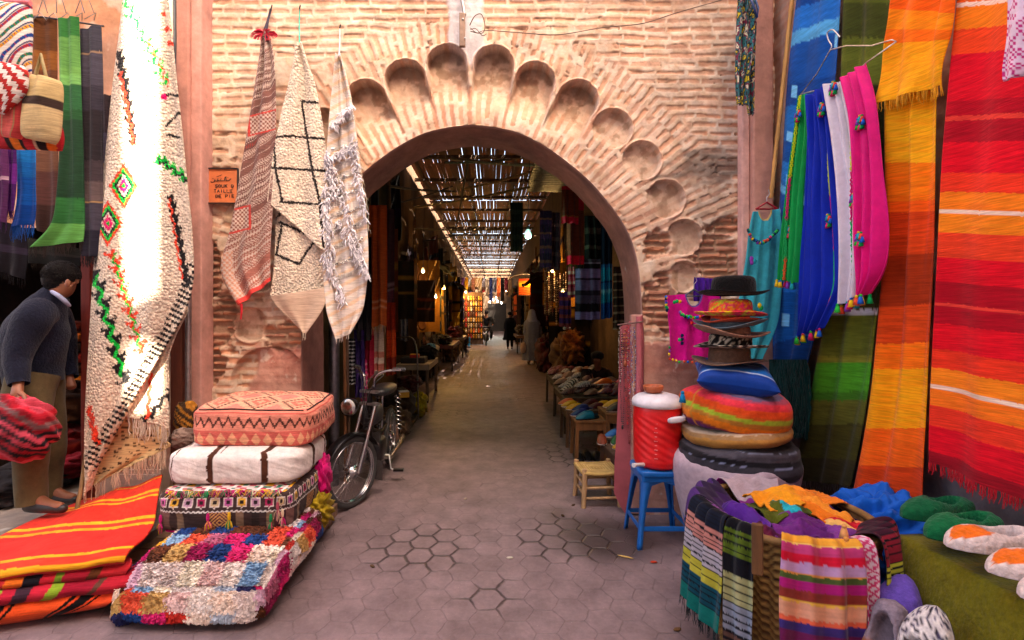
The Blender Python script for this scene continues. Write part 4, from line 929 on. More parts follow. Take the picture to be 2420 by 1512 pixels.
def kil2(f, A, B, V):
    if f == 4 or f == 5:
        x = A * 5; y = B * 5; c = np.ones(A.shape + (3,)) * np.array((.55, .45, .40)); q = (np.floor(x * 2) + np.floor(y * 3)) % 3
        c[q == 1] = hexc('a82040'); c[q == 2] = hexc('d8c8c0'); m = (np.abs((x % 2) - 1) < .3) & (np.abs((y % 2) - 1) < .6); c[m] = hexc('d8a020'); c[(np.abs((x % 2) - .5) < .12)] = hexc('e8e0d8'); c[(rnd(np.floor(x * 3), np.floor(y * 3)) > .88)] = hexc('206a50'); return c
    w = (A + 1) * 9; k = np.floor(w); st = np.array([hexc(h) for h in ('3a2a28', '5c3844', '6a5444', '3c2c2a', '7a6450', '4c3038', '2c2220', '6a4a44')])
    c = st[(rnd(k, 3, 2) * 99).astype(int) % 8]; c = c * (.85 + .3 * fbm(A * 20, B * 30, 2, 3))[..., None]
    up = B > .12; x = (A + 1) * 5; fx = (x % 1) - .5; fy = (B - .52) / .8
    c[up] = hexc('40302e') * 1.0
    d6 = np.minimum(np.abs(fx) * 1.8 + np.abs(fy), np.maximum(np.abs(fy) * 1.6, np.abs(fx) * 1.2)); star = (d6 < .34) & up
    pc = np.array([hexc(h) for h in ('c060a0', 'd8a838', 'b890a8', 'a82858', 'c8b088')])[(np.floor(x).astype(int)) % 5]
    c[star] = pc[star]; c[(d6 < .44) & (d6 >= .36) & up] = hexc('d8ccc4'); c[(d6 < .16) & up] = hexc('2a2020')
    zz = np.abs(B - .08 - .03 * np.sin(A * 90)) < .035; c[zz] = hexc('d8d4d0')
    m = np.abs(A + .02) < .17; dd = np.abs(A + .02) / .17 + np.abs(B + .45) / .5; r8 = np.floor(dd * 6) % 2
    c[m & (B < .05)] = np.where((r8[m & (B < .05)] > 0)[:, None], hexc('c89858'), hexc('5a2438'))
    return c
def tass(root, faces):
    f, A, B, V, W3 = faces[3]; cols = [hexc(h) for h in ('c02070', 'e0b020', '20804a', 'a04858', 'd8c0a0')]
    nt = 0
    spots = [(-.16, -.1), (.14, -.1), (.75, -.2), (.86, .35), (.95, -.05), (-.97, -.3)]
    for s, (a, b) in enumerate(spots):
        i = int((a + 1) / 2 * (A.shape[0] - 1)); j = int((b + 1) / 2 * (A.shape[1] - 1)); p = W3[i, j] + np.array((0, -.012, 0)); tb = MB()
        tb.tube([p + (0, 0, .02), p, p - (0, 0, .02)], [.006, .01, .008], cols[s % 5])
        for q in range(26):
            an = random.random() * 6.28; r = .016 * random.random(); l = .055 + .03 * random.random()
            tb.tube([p - (0, 0, .02), p + (r * math.cos(an), r * math.sin(an) - .005, -.04), p + (1.4 * r * math.cos(an), 1.4 * r * math.sin(an) - .004, -l)], [.003, .0035, .002], cols[(s + (q > 13)) % 5] * (.7 + .5 * random.random()), n=3, cap=False)
        tb.build('tassel', M('cloth'), root)
    cord = MB()
    for jj, zc in ((0, -.004), (A.shape[1] - 1, .004)):
        q = W3[3:-3, jj] + np.array((0, -.004, zc)); cord.tube(q[::3], .006, hexc('d01878'), n=5)
    cord.build('pink_piping', M('cloth'), root)
    top = MB()
    for s in range(60):
        a = random.uniform(-.9, .95); p = W3[int((a + 1) / 2 * (A.shape[0] - 1)), -1]
        cc = random.choice(cols) * .9
        for q in range(4): top.tube([p + (0, 0, .01), p + (random.uniform(-.02, .02), -.015, .012), p + (random.uniform(-.03, .03), -.02 - .015 * random.random(), -.005 - .02 * random.random())], [.003, .003, .0015], cc, n=3, cap=False)
    o = top.build('edge_tufts', M('cloth'), root); o['kind'] = 'stuff'
cushion('pouf', 'dark striped kilim pouf with stars and tassels', 'pouf', (-1.53, 3.06, .385), (.76, .62, .23), kil2, 'weave', rz=.03, n=70, pw=9, nz=.045, puff=.08, seed=5, group=g, extra=tass)

def whitep(f, A, B, V):
    c = np.ones(A.shape + (3,)) * np.array((.72, .64, .60)); K = hexc('4a2818')
    x = A + .02 * (fbm(A * 3, B * 5, 2, 4) - .5)
    if f in (2, 3, 4, 5):
        for a0, w_ in ((-.30, .045), (.50, .05), (-.97, .02)): c[np.abs(x - a0) < w_] = K
        if f == 4: c[np.abs(x - (-.20)) < .012] = K; c[np.abs(B - .3) < .02] = K; c[np.abs(B - .38) < .02] = K
    else:
        for a0, w_ in ((-.2, .06), (.55, .05), (.8, .03)): c[np.abs(A - a0) < w_] = K
    return c
cushion('pouf', 'cream wool pouf with two broad dark brown stripes', 'pouf', (-1.53, 3.14, .60), (.78, .62, .19), whitep, 'cloth', rz=.05, n=60, pw=7, nz=.04, puff=.1, seed=8, group=g)
def pinkp(f, A, B, V):
    if f in (4, 5):
        c = np.ones(A.shape + (3,)) * hexc('e0a080'); g1 = np.floor((A + 1) * 3 * 7) / 7; g2 = np.floor((B + 1) * 2.2 * 7) / 7
        d = np.abs((g1 % 2) - 1) + np.abs((g2 % 2) - 1); c[(np.abs(d - .8) < .08)] = hexc('4a2c28'); c[(np.abs(d - .35) < .12)] = hexc('cc6a58'); c[(d > 1.3)] = hexc('d88070'); 
    else:
        c = np.ones(A.shape + (3,)) * hexc('dc8a74'); x = (A + 1) * 6; tri = np.abs((x % 1) - .5) * 2
        c[B < -.1] = hexc('d06458'); dd = np.abs(((x * .9 + .5) % 1) - .5) * 2 * .45 + np.abs(B + .55) / 1.0; c[(dd < .38)] = hexc('e0a07a'); c[B < -.85] = hexc('c86050')
        zz = np.abs(B - .38 - .22 * (np.floor(tri * 5) / 5 - .5) * 2) < .10; c[zz] = hexc('5a342c'); c[(np.abs(B - .82) < .03)] = hexc('c85c50')
    t = fbm(A * 50, B * 22, 2, 9); return c * (.84 + .3 * t)[..., None]
def pipe4(root, faces):
    f, A, B, V, W3 = faces[3]; q = W3[3:-3, -1] + np.array((0, -.002, .002)); c = MB(); c.tube(q[::3], .005, (.04, .02, .02), n=5)
    f, A, B, V, W3 = faces[0]; q = W3[3:-3, -1] + np.array((.003, 0, .002)); c.tube(q[::3], .005, (.04, .02, .02), n=5); c.build('black_piping', M('cloth'), root)
cushion('pouf', 'salmon pink kilim pouf with black zigzags, top of the stack', 'pouf', (-1.475, 3.24, .825), (.74, .58, .235), pinkp, 'weave', rz=.04, n=80, pw=8, nz=.05, puff=.14, seed=11, group=g, extra=pipe4, tilt=(.05, .02))

# ---- folded blankets
def redb(U, V, p):
    return bands(V + .03 * (fbm(U * 3, V * 2, 2, 3) - .5), stripe_list((4, 'd83a24'), (2, 'e0a020'), (14, 'd8321f'), (3, 'e8a41c'), (3, 'd83a24'), (2, 'e8a41c'), (20, 'd6301e'), (3, 'e8a41c'), (4, 'd83a24'), (3, 'e8a41c'), (26, 'd42c20'), (3, 'e8a41c'), (4, 'd83a24'), (3, 'e09a1c'), (12, 'c82420')), U, .004, 2, .10)
g = 'folded blankets heaped on the low platform'
rA = [(205, 1178, 3.35, 385, 1128, 3.30), (150, 1200, 3.15, 378, 1160, 3.1), (80, 1228, 2.95, 372, 1200, 2.9), (0, 1268, 2.75, 366, 1240, 2.72), (-80, 1310, 2.5, 345, 1275, 2.58), (-120, 1350, 2.32, 310, 1305, 2.46), (-120, 1378, 2.27, 296, 1330, 2.42), (-110, 1384, 2.38, 300, 1338, 2.5)]
cloth('folded_blanket', 'red folded blanket with yellow stripes on top of the heap', 'blanket', rA, redb, 'weave', nu=110, nv=190, folds=(2.0, .014), seed=51, group=g, solid=.012)
def b2(U, V, p): return bands(U + .05 * V, stripe_list((8, 'b82030'), (5, 'e8ddd0'), (4, '1c1818'), (3, 'c02830'), (6, 'e07020'), (6, '1a1820'), (5, 'b82030'), (3, '6a8a20'), (9, 'a81c30'), (4, '60381c'), (9, 'c02830')), V, .006, 4)
rBk = [(-120, 1362, 2.42, 305, 1318, 2.52), (-120, 1384, 2.30, 312, 1330, 2.46), (-120, 1402, 2.27, 300, 1352, 2.43), (-120, 1412, 2.36, 290, 1366, 2.5)]
cloth('folded_blanket', 'folded blanket with black, white and red stripes just under the top one', 'blanket', rBk, b2, 'weave', nu=140, nv=50, folds=(2.4, .014), seed=52, group=g, solid=.014)
def b3(U, V, p): return bands(U + .1 * V, stripe_list((6, 'b02030'), (4, 'd87820'), (8, 'a81c34'), (5, '80a028'), (5, 'b01c34'), (6, '3a2430'), (8, 'b82034'), (5, '86a428'), (14, 'a01830'), (3, '604030'), (9, 'b42030')), V, .006, 6)
rC_ = [(-120, 1395, 2.40, 330, 1338, 2.50), (-120, 1415, 2.27, 322, 1358, 2.45), (-120, 1440, 2.25, 300, 1384, 2.41), (-120, 1450, 2.35, 280, 1402, 2.47)]
cloth('folded_blanket', 'folded wine red blanket with lime green blocks in the middle of the heap', 'blanket', rC_, b3, 'weave', nu=140, nv=50, folds=(2.8, .016), seed=53, group=g, solid=.014)
def b4(U, V, p): return bands(U + .15 * V, stripe_list((22, 'd84820'), (3, '18120f'), (2, 'd84820'), (7, '140f10'), (2, 'd84820'), (2, '18120f'), (30, 'e05020'), (3, '18120f'), (2, 'd84820'), (8, '140f10'), (2, 'd84820'), (2, '18120f'), (12, 'e04c24')), V, .006, 7)
rD_ = [(-120, 1425, 2.40, 352, 1330, 2.62), (-120, 1450, 2.27, 340, 1366, 2.50), (-120, 1476, 2.24, 305, 1402, 2.42), (-120, 1490, 2.27, 262, 1424, 2.40), (-100, 1496, 2.36, 250, 1430, 2.46)]
cloth('folded_blanket', 'folded orange blanket with black stripes at the bottom of the heap', 'blanket', rD_, b4, 'weave', nu=150, nv=60, folds=(2.2, .018), seed=54, group=g, solid=.014)
# ---- loose textiles behind and beside the poufs
def bundle(name, label, cat, c, d, cols, seed, mat='cloth', nz=.35, group=None, stripes=6):
    def cf(V):
        k = np.floor((V[..., 0] * .6 + V[..., 2] + 3 + .3 * fbm(V[..., 1] * 3, V[..., 0] * 3, 2, seed)) * stripes); a = np.array([hexc(h) for h in cols]); return a[(rnd(k, 1, seed) * 99).astype(int) % len(cols)]
    mb = MB(); mb.blob(c, d, None, e=.8, nu=40, nv=60, nz=nz, ns=3.5, seed=seed, colfn=cf); o = mb.build(name, M(mat)); return tag(o, label, cat, group)
bundle('yarn_bundle', 'magenta wool bundle squeezed behind the stacked poufs by the moped wheel', 'yarn', P(762, 1130, 3.3), (.05, .08, .14), ('d01070', 'e02080', 'b00c60'), 3, nz=.9)
bundle('yarn_bundle', 'mustard yarn heap at the right foot of the poufs', 'yarn', P(755, 1208, 3.2), (.08, .1, .1), ('a89020', 'c0a020', '8a7418'), 5, nz=.9)
bundle('folded_cloth', 'mustard striped cloth squeezed left of the salmon pouf', 'cloth', P(440, 985, 3.42), (.07, .07, .11), ('a06a20', 'b87a28', '3a2a1c'), 6)
bundle('folded_cloth', 'grey brown woven cloth squeezed left between two poufs', 'cloth', P(436, 1035, 3.35), (.08, .08, .07), ('8a7468', '6a564c'), 7)
# ================================================================== RIGHT SIDE
def tassel(mb, p, col, s=.018, col2=None):
    p = np.asarray(p, float); col = hexc(col) if isinstance(col, str) else col
    mb.blob(p, (s * .35, s * .35, s * .35), col * .8, nu=5, nv=6)
    mb.lathe([(s * .22, 0), (s * .42, -s * .7), (s * .6, -s * 1.6), (s * .1, -s * 1.65)], (hexc(col2) if col2 else col), o=p, n=8)
TC = ['d02060', '10a050', 'e8c020', '2060c8', 'e05030', '20a0b0', '9040b0', '30c040']
def tassel_row(pts, root, name='tassel_trim', s=.018, step=1):
    mb = MB()
    for i, p in enumerate(pts[::step]): tassel(mb, p, random.choice(TC), s, random.choice(TC))
    o = mb.build(name, M('cloth'), root); return o
# ---- blankets on the side wall
BL = stripe_list((20, '0a3a80'), (10, '1a60b0'), (6, '4a98cc'), (20, '0e4690'), (12, '0a3a80'), (20, '1560a8'), (12, '0c4488'), (14, '1a68b0'), (5, '5aa8d4'), (24, '0c4088'), (18, '0a3270'), (10, '1a5ca8'), (26, '0c4a90'), (14, '0a3470'))
def bluec(U, V, p):
    c = bands(V + .03 * U, BL, U, .004, 4, .18); k = np.floor(V * 34); b = rnd(np.floor(U * 9 + rnd(k, 2) * 4), k, 9) > .86; c[b & (k % 4 == 1)] = hexc('6ab0dc'); return c * 1.35
g = 'blankets hung over the right hand wall'
cloth('blanket', 'long deep blue blanket with pale blue blocks hanging beside the bamboo pole', 'blanket', [(1888, -60, 1990, -60), (1864, 150, 1978, 150), (1850, 350, 1958, 400), (1840, 500, 1945, 600), (1831, 640, 1938, 700), (1822, 800, 1925, 800), (1818, 862, 1905, 870)], bluec, 'weave', X=2.05, nu=60, nv=260, folds=(2.2, .03), seed=60, fringe=(.06, hexc('12509c'), 90, .002), group=g)
OL = stripe_list((14, '3c4412'), (12, '2c320e'), (18, '444c16'), (34, '22240c'), (22, '2e2c10'), (34, '3a3814'), (2, 'a8a8b0'), (18, '4c5016'), (3, '62601c'), (14, '3a7818'), (4, '2e5a14'), (12, '4a4a18'), (16, '34300e'), (14, '2a2412'))
cloth('blanket', 'olive green blanket with bright green bands between the blue and orange ones', 'blanket', [(1992, -60, 2140, -60), (1988, 150, 2125, 150), (1978, 400, 2115, 400), (1960, 700, 2085, 700), (1925, 900, 2062, 900), (1898, 1030, 2040, 1030), (1880, 1132, 2014, 1150)], lambda U, V, p: bands(V, OL, U, .004, 5, .22) * 1.9, 'weave', X=2.08, nu=70, nv=260, folds=(2.4, .035), seed=61, fringe=(.07, hexc('3a2c24'), 100, .0022), group=g)
OR = [(0.0, 'e8901a'), (.14, 'f0a018'), (.24, 'f4aa20'), (.32, 'e87816'), (.345, 'd85c18'), (.44, 'b8401a'), (.55, '8c3014'), (.63, 'b8441a'), (.69, 'e07018'), (.83, 'f09c18'), (.92, 'e0641c'), (1.01, 'b84018')]
rO = thing('blanket', 'orange and yellow banded blanket with a folded fringed flap on top', 'blanket', PX(2150, 100, 2.0), g)
_, pO, nO = cloth('x', '', '', [(2114, 120, 2232, 120), (2110, 400, 2224, 400), (2092, 650, 2212, 640), (2062, 900, 2198, 900), (2036, 1050, 2188, 1050), (2012, 1160, 2180, 1182)], lambda U, V, p: bands(V, OR, U, .004, 6, .16) * np.array((1.5, 1.15, .7)), 'weave', X=2.02, nu=70, nv=420, folds=(1.8, .05), seed=62, parent=rO, part='lower_layer', fringe=(.07, hexc('d88a1c'), 80, .0026))
cloth('x', '', '', [(2128, -60, 2275, -60), (2112, 30, 2262, 40), (2092, 140, 2246, 120), (2070, 245, 2228, 200)], lambda U, V, p: bands(V, [(.3, 'e8641c'), (.45, 'f08c1c'), (.55, 'e8701c'), (.8, 'f4a01c'), (1.1, 'f0a820')], U, .004, 7, .16) * np.array((1.3, 1.1, .7)), 'weave', X=1.95, nu=80, nv=120, folds=(2.2, .05), seed=63, parent=rO, part='folded_flap', fringe=(.05, hexc('e0981c'), 80, .0026))
RD = [(-.0, 'e85018'), (.065, 'e8681c'), (.073, 'e8d8d0'), (.11, 'ee841c'), (.15, 'e04a22'), (.235, 'c8102a'), (.265, 'a80c26'), (.275, 'd04038'), (.32, 'a00e26'), (.38, 'cc0f28'), (.42, 'da3a24'), (.455, 'ec8420'), (.463, 'ecd8cc'), (.50, 'ee8a20'), (.55, 'da4426'), (.60, 'cc0f28'), (.645, 'a20c24'), (.652, 'd04038'), (.69, 'a00c24'), (.745, 'cc0f26'), (.785, 'd83822'), (.82, 'ec8a20'), (.828, 'ecd8cc'), (.86, 'ea7a20'), (.90, 'd83a26'), (.96, 'c80f28'), (1.01, '8c1024')]
cloth('blanket', 'broad red blanket with orange, maroon and white stripes at the far right', 'blanket', [(2278, -60, 2520, -90), (2246, 200, 2500, 180), (2226, 400, 2490, 400), (2212, 640, 2480, 660), (2200, 850, 2475, 900), (2188, 1092, 2470, 1205)], lambda U, V, p: bands(V, RD, U, .002, 8, .12) * np.array((1.28, 1.0, .85)), 'weave', X=1.97, nu=110, nv=620, folds=(1.6, .034), seed=64, fringe=(.05, hexc('c01828'), 150, .0024), group=g)
def pinkpat(U, V, p):
    x = U * 22; y = V * 40; c = np.ones(U.shape + (3,)) * np.array((.72, .55, .66)); c[((np.floor(x) + np.floor(y)) % 2 > 0) & (rnd(np.floor(x / 2), np.floor(y / 2)) > .35)] = hexc('c03078'); return c
cloth('scarf', 'pink and white patterned cloth hanging into the top right corner', 'scarf', [(2388, -60, 2500, -60), (2382, 60, 2500, 60), (2374, 165, 2490, 150), (2376, 192, 2460, 165)], pinkpat, 'cloth', X=1.75, nu=60, nv=110, folds=(2.2, .03), seed=65)
# teal yarn hanks under the blue blanket
fm = MB(); 
for q in range(240):
    x = random.uniform(1828, 1915); s0 = PX(x, 850, 2.02); l = .42 + .1 * random.random(); a = random.random() * 3
    fm.tube([s0 + (-.03 * random.random(), .02 * math.sin(a + t * 5), -l * t) for t in np.linspace(0, 1, 7)], .0045, hexc('0c3a38') * (.6 + .7 * random.random()), n=3, cap=False)
o = fm.build('yarn_hank', M('cloth')); tag(o, 'dark teal yarn hanging in loops under the blue blanket', 'yarn')
# ---- scarves over a wire hanger
g = 'plain scarves draped over the wire hanger'
wh = thing('wire_hanger', 'thin wire hanger carrying four bright scarves', 'hanger', PX(1958, 110, 1.95))
hk = [PX(x, y, 1.93) for x, y in ((1985, 88), (1968, 70), (1955, 78), (1958, 95), (1966, 108), (1962, 118))]
mb = MB(); mb.tube(crom(hk, np.linspace(0, 1, 16)), .0035, (.6, .58, .55), n=6); mb.build('hook', M('metal'), wh)
mb = MB(); mb.tube([PX(x, y, 1.93) for x, y in ((1962, 118), (1930, 175), (1893, 222), (1990, 200), (2045, 150), (2118, 98), (2108, 94), (2060, 108), (2000, 108), (1962, 118))], .0035, (.6, .58, .55), n=6); mb.build('frame', M('metal'), wh)
def plain(h): return lambda U, V, p: np.ones(U.shape + (3,)) * hexc(h) * (.92 + .16 * fbm(U * 6, V * 6, 2, 3))[..., None]
def scarf(label, h, rows, X, seed, fold=(3.2, .034), braid=None, flowers=()):
    root = thing('scarf', label, 'scarf', PX(rows[0][0], rows[0][1], X), g)
    _, pos, n_ = cloth('x', '', '', rows, plain(h), 'silk', X=X, nu=70, nv=180, folds=fold, seed=seed, parent=root, solid=.003, slant=.5, sharp=.8)
    tassel_row(pos[::9, -1] + np.array((-.006, -.006, -.004)), root, s=.026)
    if braid is not None:
        i = int(braid * 69); b = MB(); line = pos[i, ::3] + n_ * .008
        z = np.arange(len(line)); side = pos[min(i + 1, 69), ::3] - pos[i, ::3]; side /= np.linalg.norm(side, axis=1)[:, None] + 1e-9
        cs = np.array([hexc(h_) for h_ in ('c8d820', 'c8d820', 'd02070', '20b060', 'e06030')])[(z // 13) % 5]
        b.tube(line + side * (.008 * np.sin(z * 2.2))[:, None], .0045, cs, n=5); b.tube(line - side * (.008 * np.sin(z * 2.2))[:, None], .0045, cs, n=5); b.build('braid', M('cloth'), root)
    for (u, v) in flowers:
        f = MB(); c0 = pos[int(u * 69), int(v * 179)] + n_ * .014
        for q in range(7):
            a = q * 2 * PI / 7; tassel(f, c0 + (.0, -.02 * math.cos(a), .022 * math.sin(a)), TC[q % 8], .02, TC[(q + 3) % 8])
        f.build('pompom_flower', M('cloth'), root)
    return root
scarf('bright green scarf with a lime braid, leftmost on the wire hanger', '0c9a48', [(1893, 226, 1912, 222), (1880, 330, 1914, 320), (1862, 480, 1898, 470), (1848, 600, 1892, 600), (1842, 662, 1884, 668)], 1.93, 70, braid=.35, flowers=((.6, .12), (.4, .7)))
scarf('white scarf hanging between the cobalt and the pink ones', 'd8d0dc', [(1956, 200, 1994, 190), (1966, 300, 2020, 300), (1980, 450, 2030, 450), (1988, 600, 2032, 600), (1984, 722, 2028, 700)], 1.90, 72, braid=.6, flowers=((.5, .03), (.7, .55)))
scarf('long cobalt blue scarf, the widest on the wire hanger', '0626a8', [(1908, 228, 1956, 200), (1908, 330, 1968, 330), (1898, 480, 1978, 480), (1886, 640, 1992, 620), (1880, 740, 1984, 680), (1878, 798, 1935, 775)], 1.90, 71, fold=(4.4, .036), braid=.74, flowers=((.85, .10), (.7, .52)))
scarf('hot pink scarf with tasselled hem, rightmost on the wire hanger', 'd81078', [(1990, 186, 2048, 150), (2018, 290, 2070, 250), (2028, 450, 2086, 420), (2030, 560, 2090, 560), (2034, 650, 2082, 640), (2034, 702, 2052, 696)], 1.91, 73, fold=(3.2, .034), flowers=((.45, .25), (.4, .75)))
# ---- bamboo pole
mb = MB(); a = P(1876, -40, 3.30); b = P(1822, 468, 3.45); q = np.array([a + (b - a) * t for t in np.linspace(0, 1, 60)]); r = .0135 + .003 * (np.arange(60) % 7 == 0)
mb.tube(q, r, hexc('d09a50'), n=10); tag(mb.build('bamboo_pole', M('wood')), 'pale yellow bamboo pole leaning beside the blue blanket', 'pole')
# ---- garments
def hanger(root, c, w, col, Y):
    mb = MB(); mb.tube([P(c[0] - w, c[1] + 16, Y), P(c[0], c[1], Y - .01), P(c[0] + w, c[1] + 16, Y)], .007, col, n=6); mb.tube([P(c[0] - w, c[1] + 16, Y), P(c[0] + w, c[1] + 16, Y)], .006, col, n=6); mb.build('hanger', M('plastic'), root)
    mb = MB(); hkp = [P(c[0], c[1], Y), P(c[0], c[1] - 12, Y), P(c[0] + 7, c[1] - 20, Y), P(c[0] + 4, c[1] - 30, Y)]; mb.tube(hkp, .003, (.5, .5, .5), n=5); mb.build('hook', M('metal'), root)
dr_ = thing('dress', 'turquoise cotton dress with a pompom collar on a red hanger', 'dress', P(1805, 490, 3.4))
hanger(dr_, (1812, 478), 26, hexc('b01828'), 3.42)
def holed(rows, hole, col, Y, seed, parent, nu=90, nv=170, folds=(3, .02)):
    pos, U, V, n_ = sheet_pos(rows, nu, nv, Y=Y, folds=folds, seed=seed); px, py = wpx(pos)
    k = np.hypot((px - hole[0]) / hole[2], (py - hole[1]) / hole[3]) > 1; kf = k[:-1, :-1] | k[1:, 1:]
    mb = MB(); c = col(U, V, pos); rim = np.hypot((px - hole[0]) / (hole[2] + 2.5), (py - hole[1]) / (hole[3] + 2.5)) < 1; c[rim] = hexc(hole[4]); mb.grid(pos, c, keep=kf); mb.build('cloth', M('cloth'), parent, solid=.004); return pos, n_
pos, n_ = holed([(1779, 500, 1842, 494), (1770, 545, 1848, 545), (1760, 620, 1848, 620), (1748, 690, 1846, 700), (1738, 770, 1836, 770), (1736, 850, 1800, 852)], (1808, 494, 14, 26, 'c8a860'), plain('3ca8b8'), 3.38, 75, dr_)
mb = MB()
for t in np.linspace(0, 1, 34):
    q = crom([(1768, 543), (1778, 563), (1797, 574), (1816, 566), (1838, 546)], np.array([t]))[0]; mb.blob(P(q[0], q[1] + random.uniform(-2, 2), 3.345), (.010, .010, .012), hexc(random.choice(TC + ['10405a', '10405a'])), nu=6, nv=8, nz=.5)
mb.build('pompom_collar', M('cloth'), dr_)
mb = MB()
for (x, y) in ((1776, 612), (1783, 618), (1777, 620), (1795, 722), (1799, 728)): mb.blob(P(x, y, 3.35), (.014, .008, .02), hexc(random.choice(TC)), nu=6, nv=8, nz=.5)
mb.build('stitched_motif', M('cloth'), dr_)
tn = thing('tunic', 'magenta sleeveless tunic with pompoms hanging left of the hats', 'tunic', P(1630, 690, 3.5))
hanger(tn, (1640, 684), 24, (.05, .06, .08), 3.53)
pos, n_ = holed([(1576, 698, 1700, 690), (1577, 730, 1704, 730), (1581, 790, 1704, 790), (1583, 852, 1704, 850)], (1640, 690, 19, 34, '6a50a0'), plain('d01088'), 3.50, 76, tn)
def pom_line(pts, n, Y, root, name, s=.010):
    mb = MB()
    for t in np.linspace(0, 1, n):
        q = crom(pts, np.array([t]))[0]; mb.blob(P(q[0] + random.uniform(-1, 1), q[1] + random.uniform(-2, 2), Y), (s, s, s * 1.2), hexc(random.choice(TC + ['10204a'])), nu=6, nv=8, nz=.5)
    mb.build(name, M('cloth'), root)
pom_line([(1606, 738), (1618, 747), (1640, 750), (1662, 746)], 18, 3.47, tn, 'pompom_collar')
pom_line([(1575, 702), (1574, 718), (1577, 735)], 10, 3.47, tn, 'armhole_trim')
pom_line([(1583, 820), (1586, 850), (1640, 856), (1690, 852)], 16, 3.47, tn, 'hem_trim', .008)
mb = MB()
for (cx, cy, cc) in ((1594, 714, ('10a050', 'e8a020')), (1600, 712, ('10a050', 'e8a020')), (1607, 713, ('e8a020', 'd03030')), (1635, 763, ('e03030', 'e03030')), (1612, 802, ('10204a', '30c060')), (1606, 803, ('30c060', '10204a')), (1612, 793, ('10204a', '10204a')), (1612, 811, ('10204a', '10204a'))):
    mb = MB(); mb.blob(P(cx, cy, 3.475), (.012, .005, .014), hexc(cc[0]), nu=6, nv=8, nz=.6); mb.build('stitched_flower', M('cloth'), tn)
cloth('shawl', 'bunched purple shawl behind the magenta tunic and the black hat', 'shawl', [(1642, 655, 1700, 660), (1640, 680, 1704, 690), (1642, 712, 1704, 712)], plain('4a1c90'), 'cloth', Y=3.55, nu=60, nv=40, folds=(5, .02), seed=77)
def floral(U, V, p):
    k = (fbm(U * 9, V * 22, 3, 12) * 9).astype(int) % 6; a = np.array([hexc(h) for h in ('c8b020', '1c2a50', 'd8d0b0', '6a1838', '2a6a70', '18181c')]); return a[k]
fs = thing('scarf', 'yellow, maroon and blue flowered scarf hanging high on the corner pilaster', 'scarf', P(1765, 0, 3.45))
cloth('x', '', '', [(1746, -50, 1784, -50), (1741, 80, 1782, 80), (1738, 180, 1770, 180), (1742, 246, 1762, 250)], floral, 'silk', Y=3.40, nu=60, nv=200, folds=(3, .03), seed=78, parent=fs)
cloth('x', '', '', [(1766, -50, 1790, -50), (1766, 100, 1788, 80), (1764, 200, 1786, 200), (1768, 268, 1782, 272)], floral, 'silk', Y=3.44, nu=40, nv=200, folds=(2, .03), seed=79, parent=fs, part='back_fall')
mb = MB(); mb.tube([P(1762, -20, 3.4), P(1778, 5, 3.36), P(1790, 42, 3.34), P(1792, 20, 3.36), P(1780, -20, 3.4)], .008, hexc('1c3a70'), n=6); tag(mb.build('plastic_hanger', M('plastic')), 'dark blue plastic hanger above the flowered scarf', 'hanger')

# ---- keystone bracket and wires
bk = thing('wall_bracket', 'rusty perforated metal bracket on the white keystone above the arch', 'bracket', P(1097, 50, 3.6))
mb = MB(); a = P(1085, -30, 3.62); b = P(1104, 102, 3.55); mb.box(((a[0] + b[0]) / 2 - .006, 3.60, (P(0, 32, 3.6)[2] + b[2]) / 2), (.045, .03, P(0, 32, 3.6)[2] - b[2]), (.26, .18, .14)); mb.build('plate', M('metal'), bk, bevel=.004)
mb = MB(); mb.tube([P(1090, -40, 3.62), P(1092, 0, 3.62), P(1098, 35, 3.60)], .014, (.3, .26, .24)); mb.build('arm', M('metal'), bk)
for (x, y) in ((1094, 45), (1099, 90)):
    mb = MB(); q = P(x, y, 3.582); mb.blob(q, (.009, .006, .009), (.5, .5, .5), nu=6, nv=8); mb.build('bolt', M('metal'), bk)
mb = MB(); cpts = crom([P(1110, 60, 3.6), P(1122, 38, 3.55), P(1138, 34, 3.55), P(1146, 60, 3.56), P(1140, 78, 3.58), P(1112, 74, 3.6)], np.linspace(0, 1, 30)); mb.tube(cpts, .0035, (.12, .08, .06), n=5)
mb.tube(crom([P(1112, 66, 3.6), P(1128, 78, 3.57), P(1150, 72, 3.6), P(1240, 78, 3.63), P(1320, 82, 3.62), P(1420, 66, 3.62), P(1520, 55, 3.62), P(1600, 30, 3.62), P(1720, -4, 3.62)], np.linspace(0, 1, 80)), .0032, (.14, .09, .07), n=5)
mb.tube(crom([P(1112, 70, 3.6), P(1125, 68, 3.55), P(1140, 84, 3.57), P(1150, 80, 3.6)], np.linspace(0, 1, 14)), .003, (.14, .09, .07), n=5)
tag(mb.build('electric_wire', M('rubber')), 'thin brown electric wire looping from the keystone bracket across the wall', 'wire')

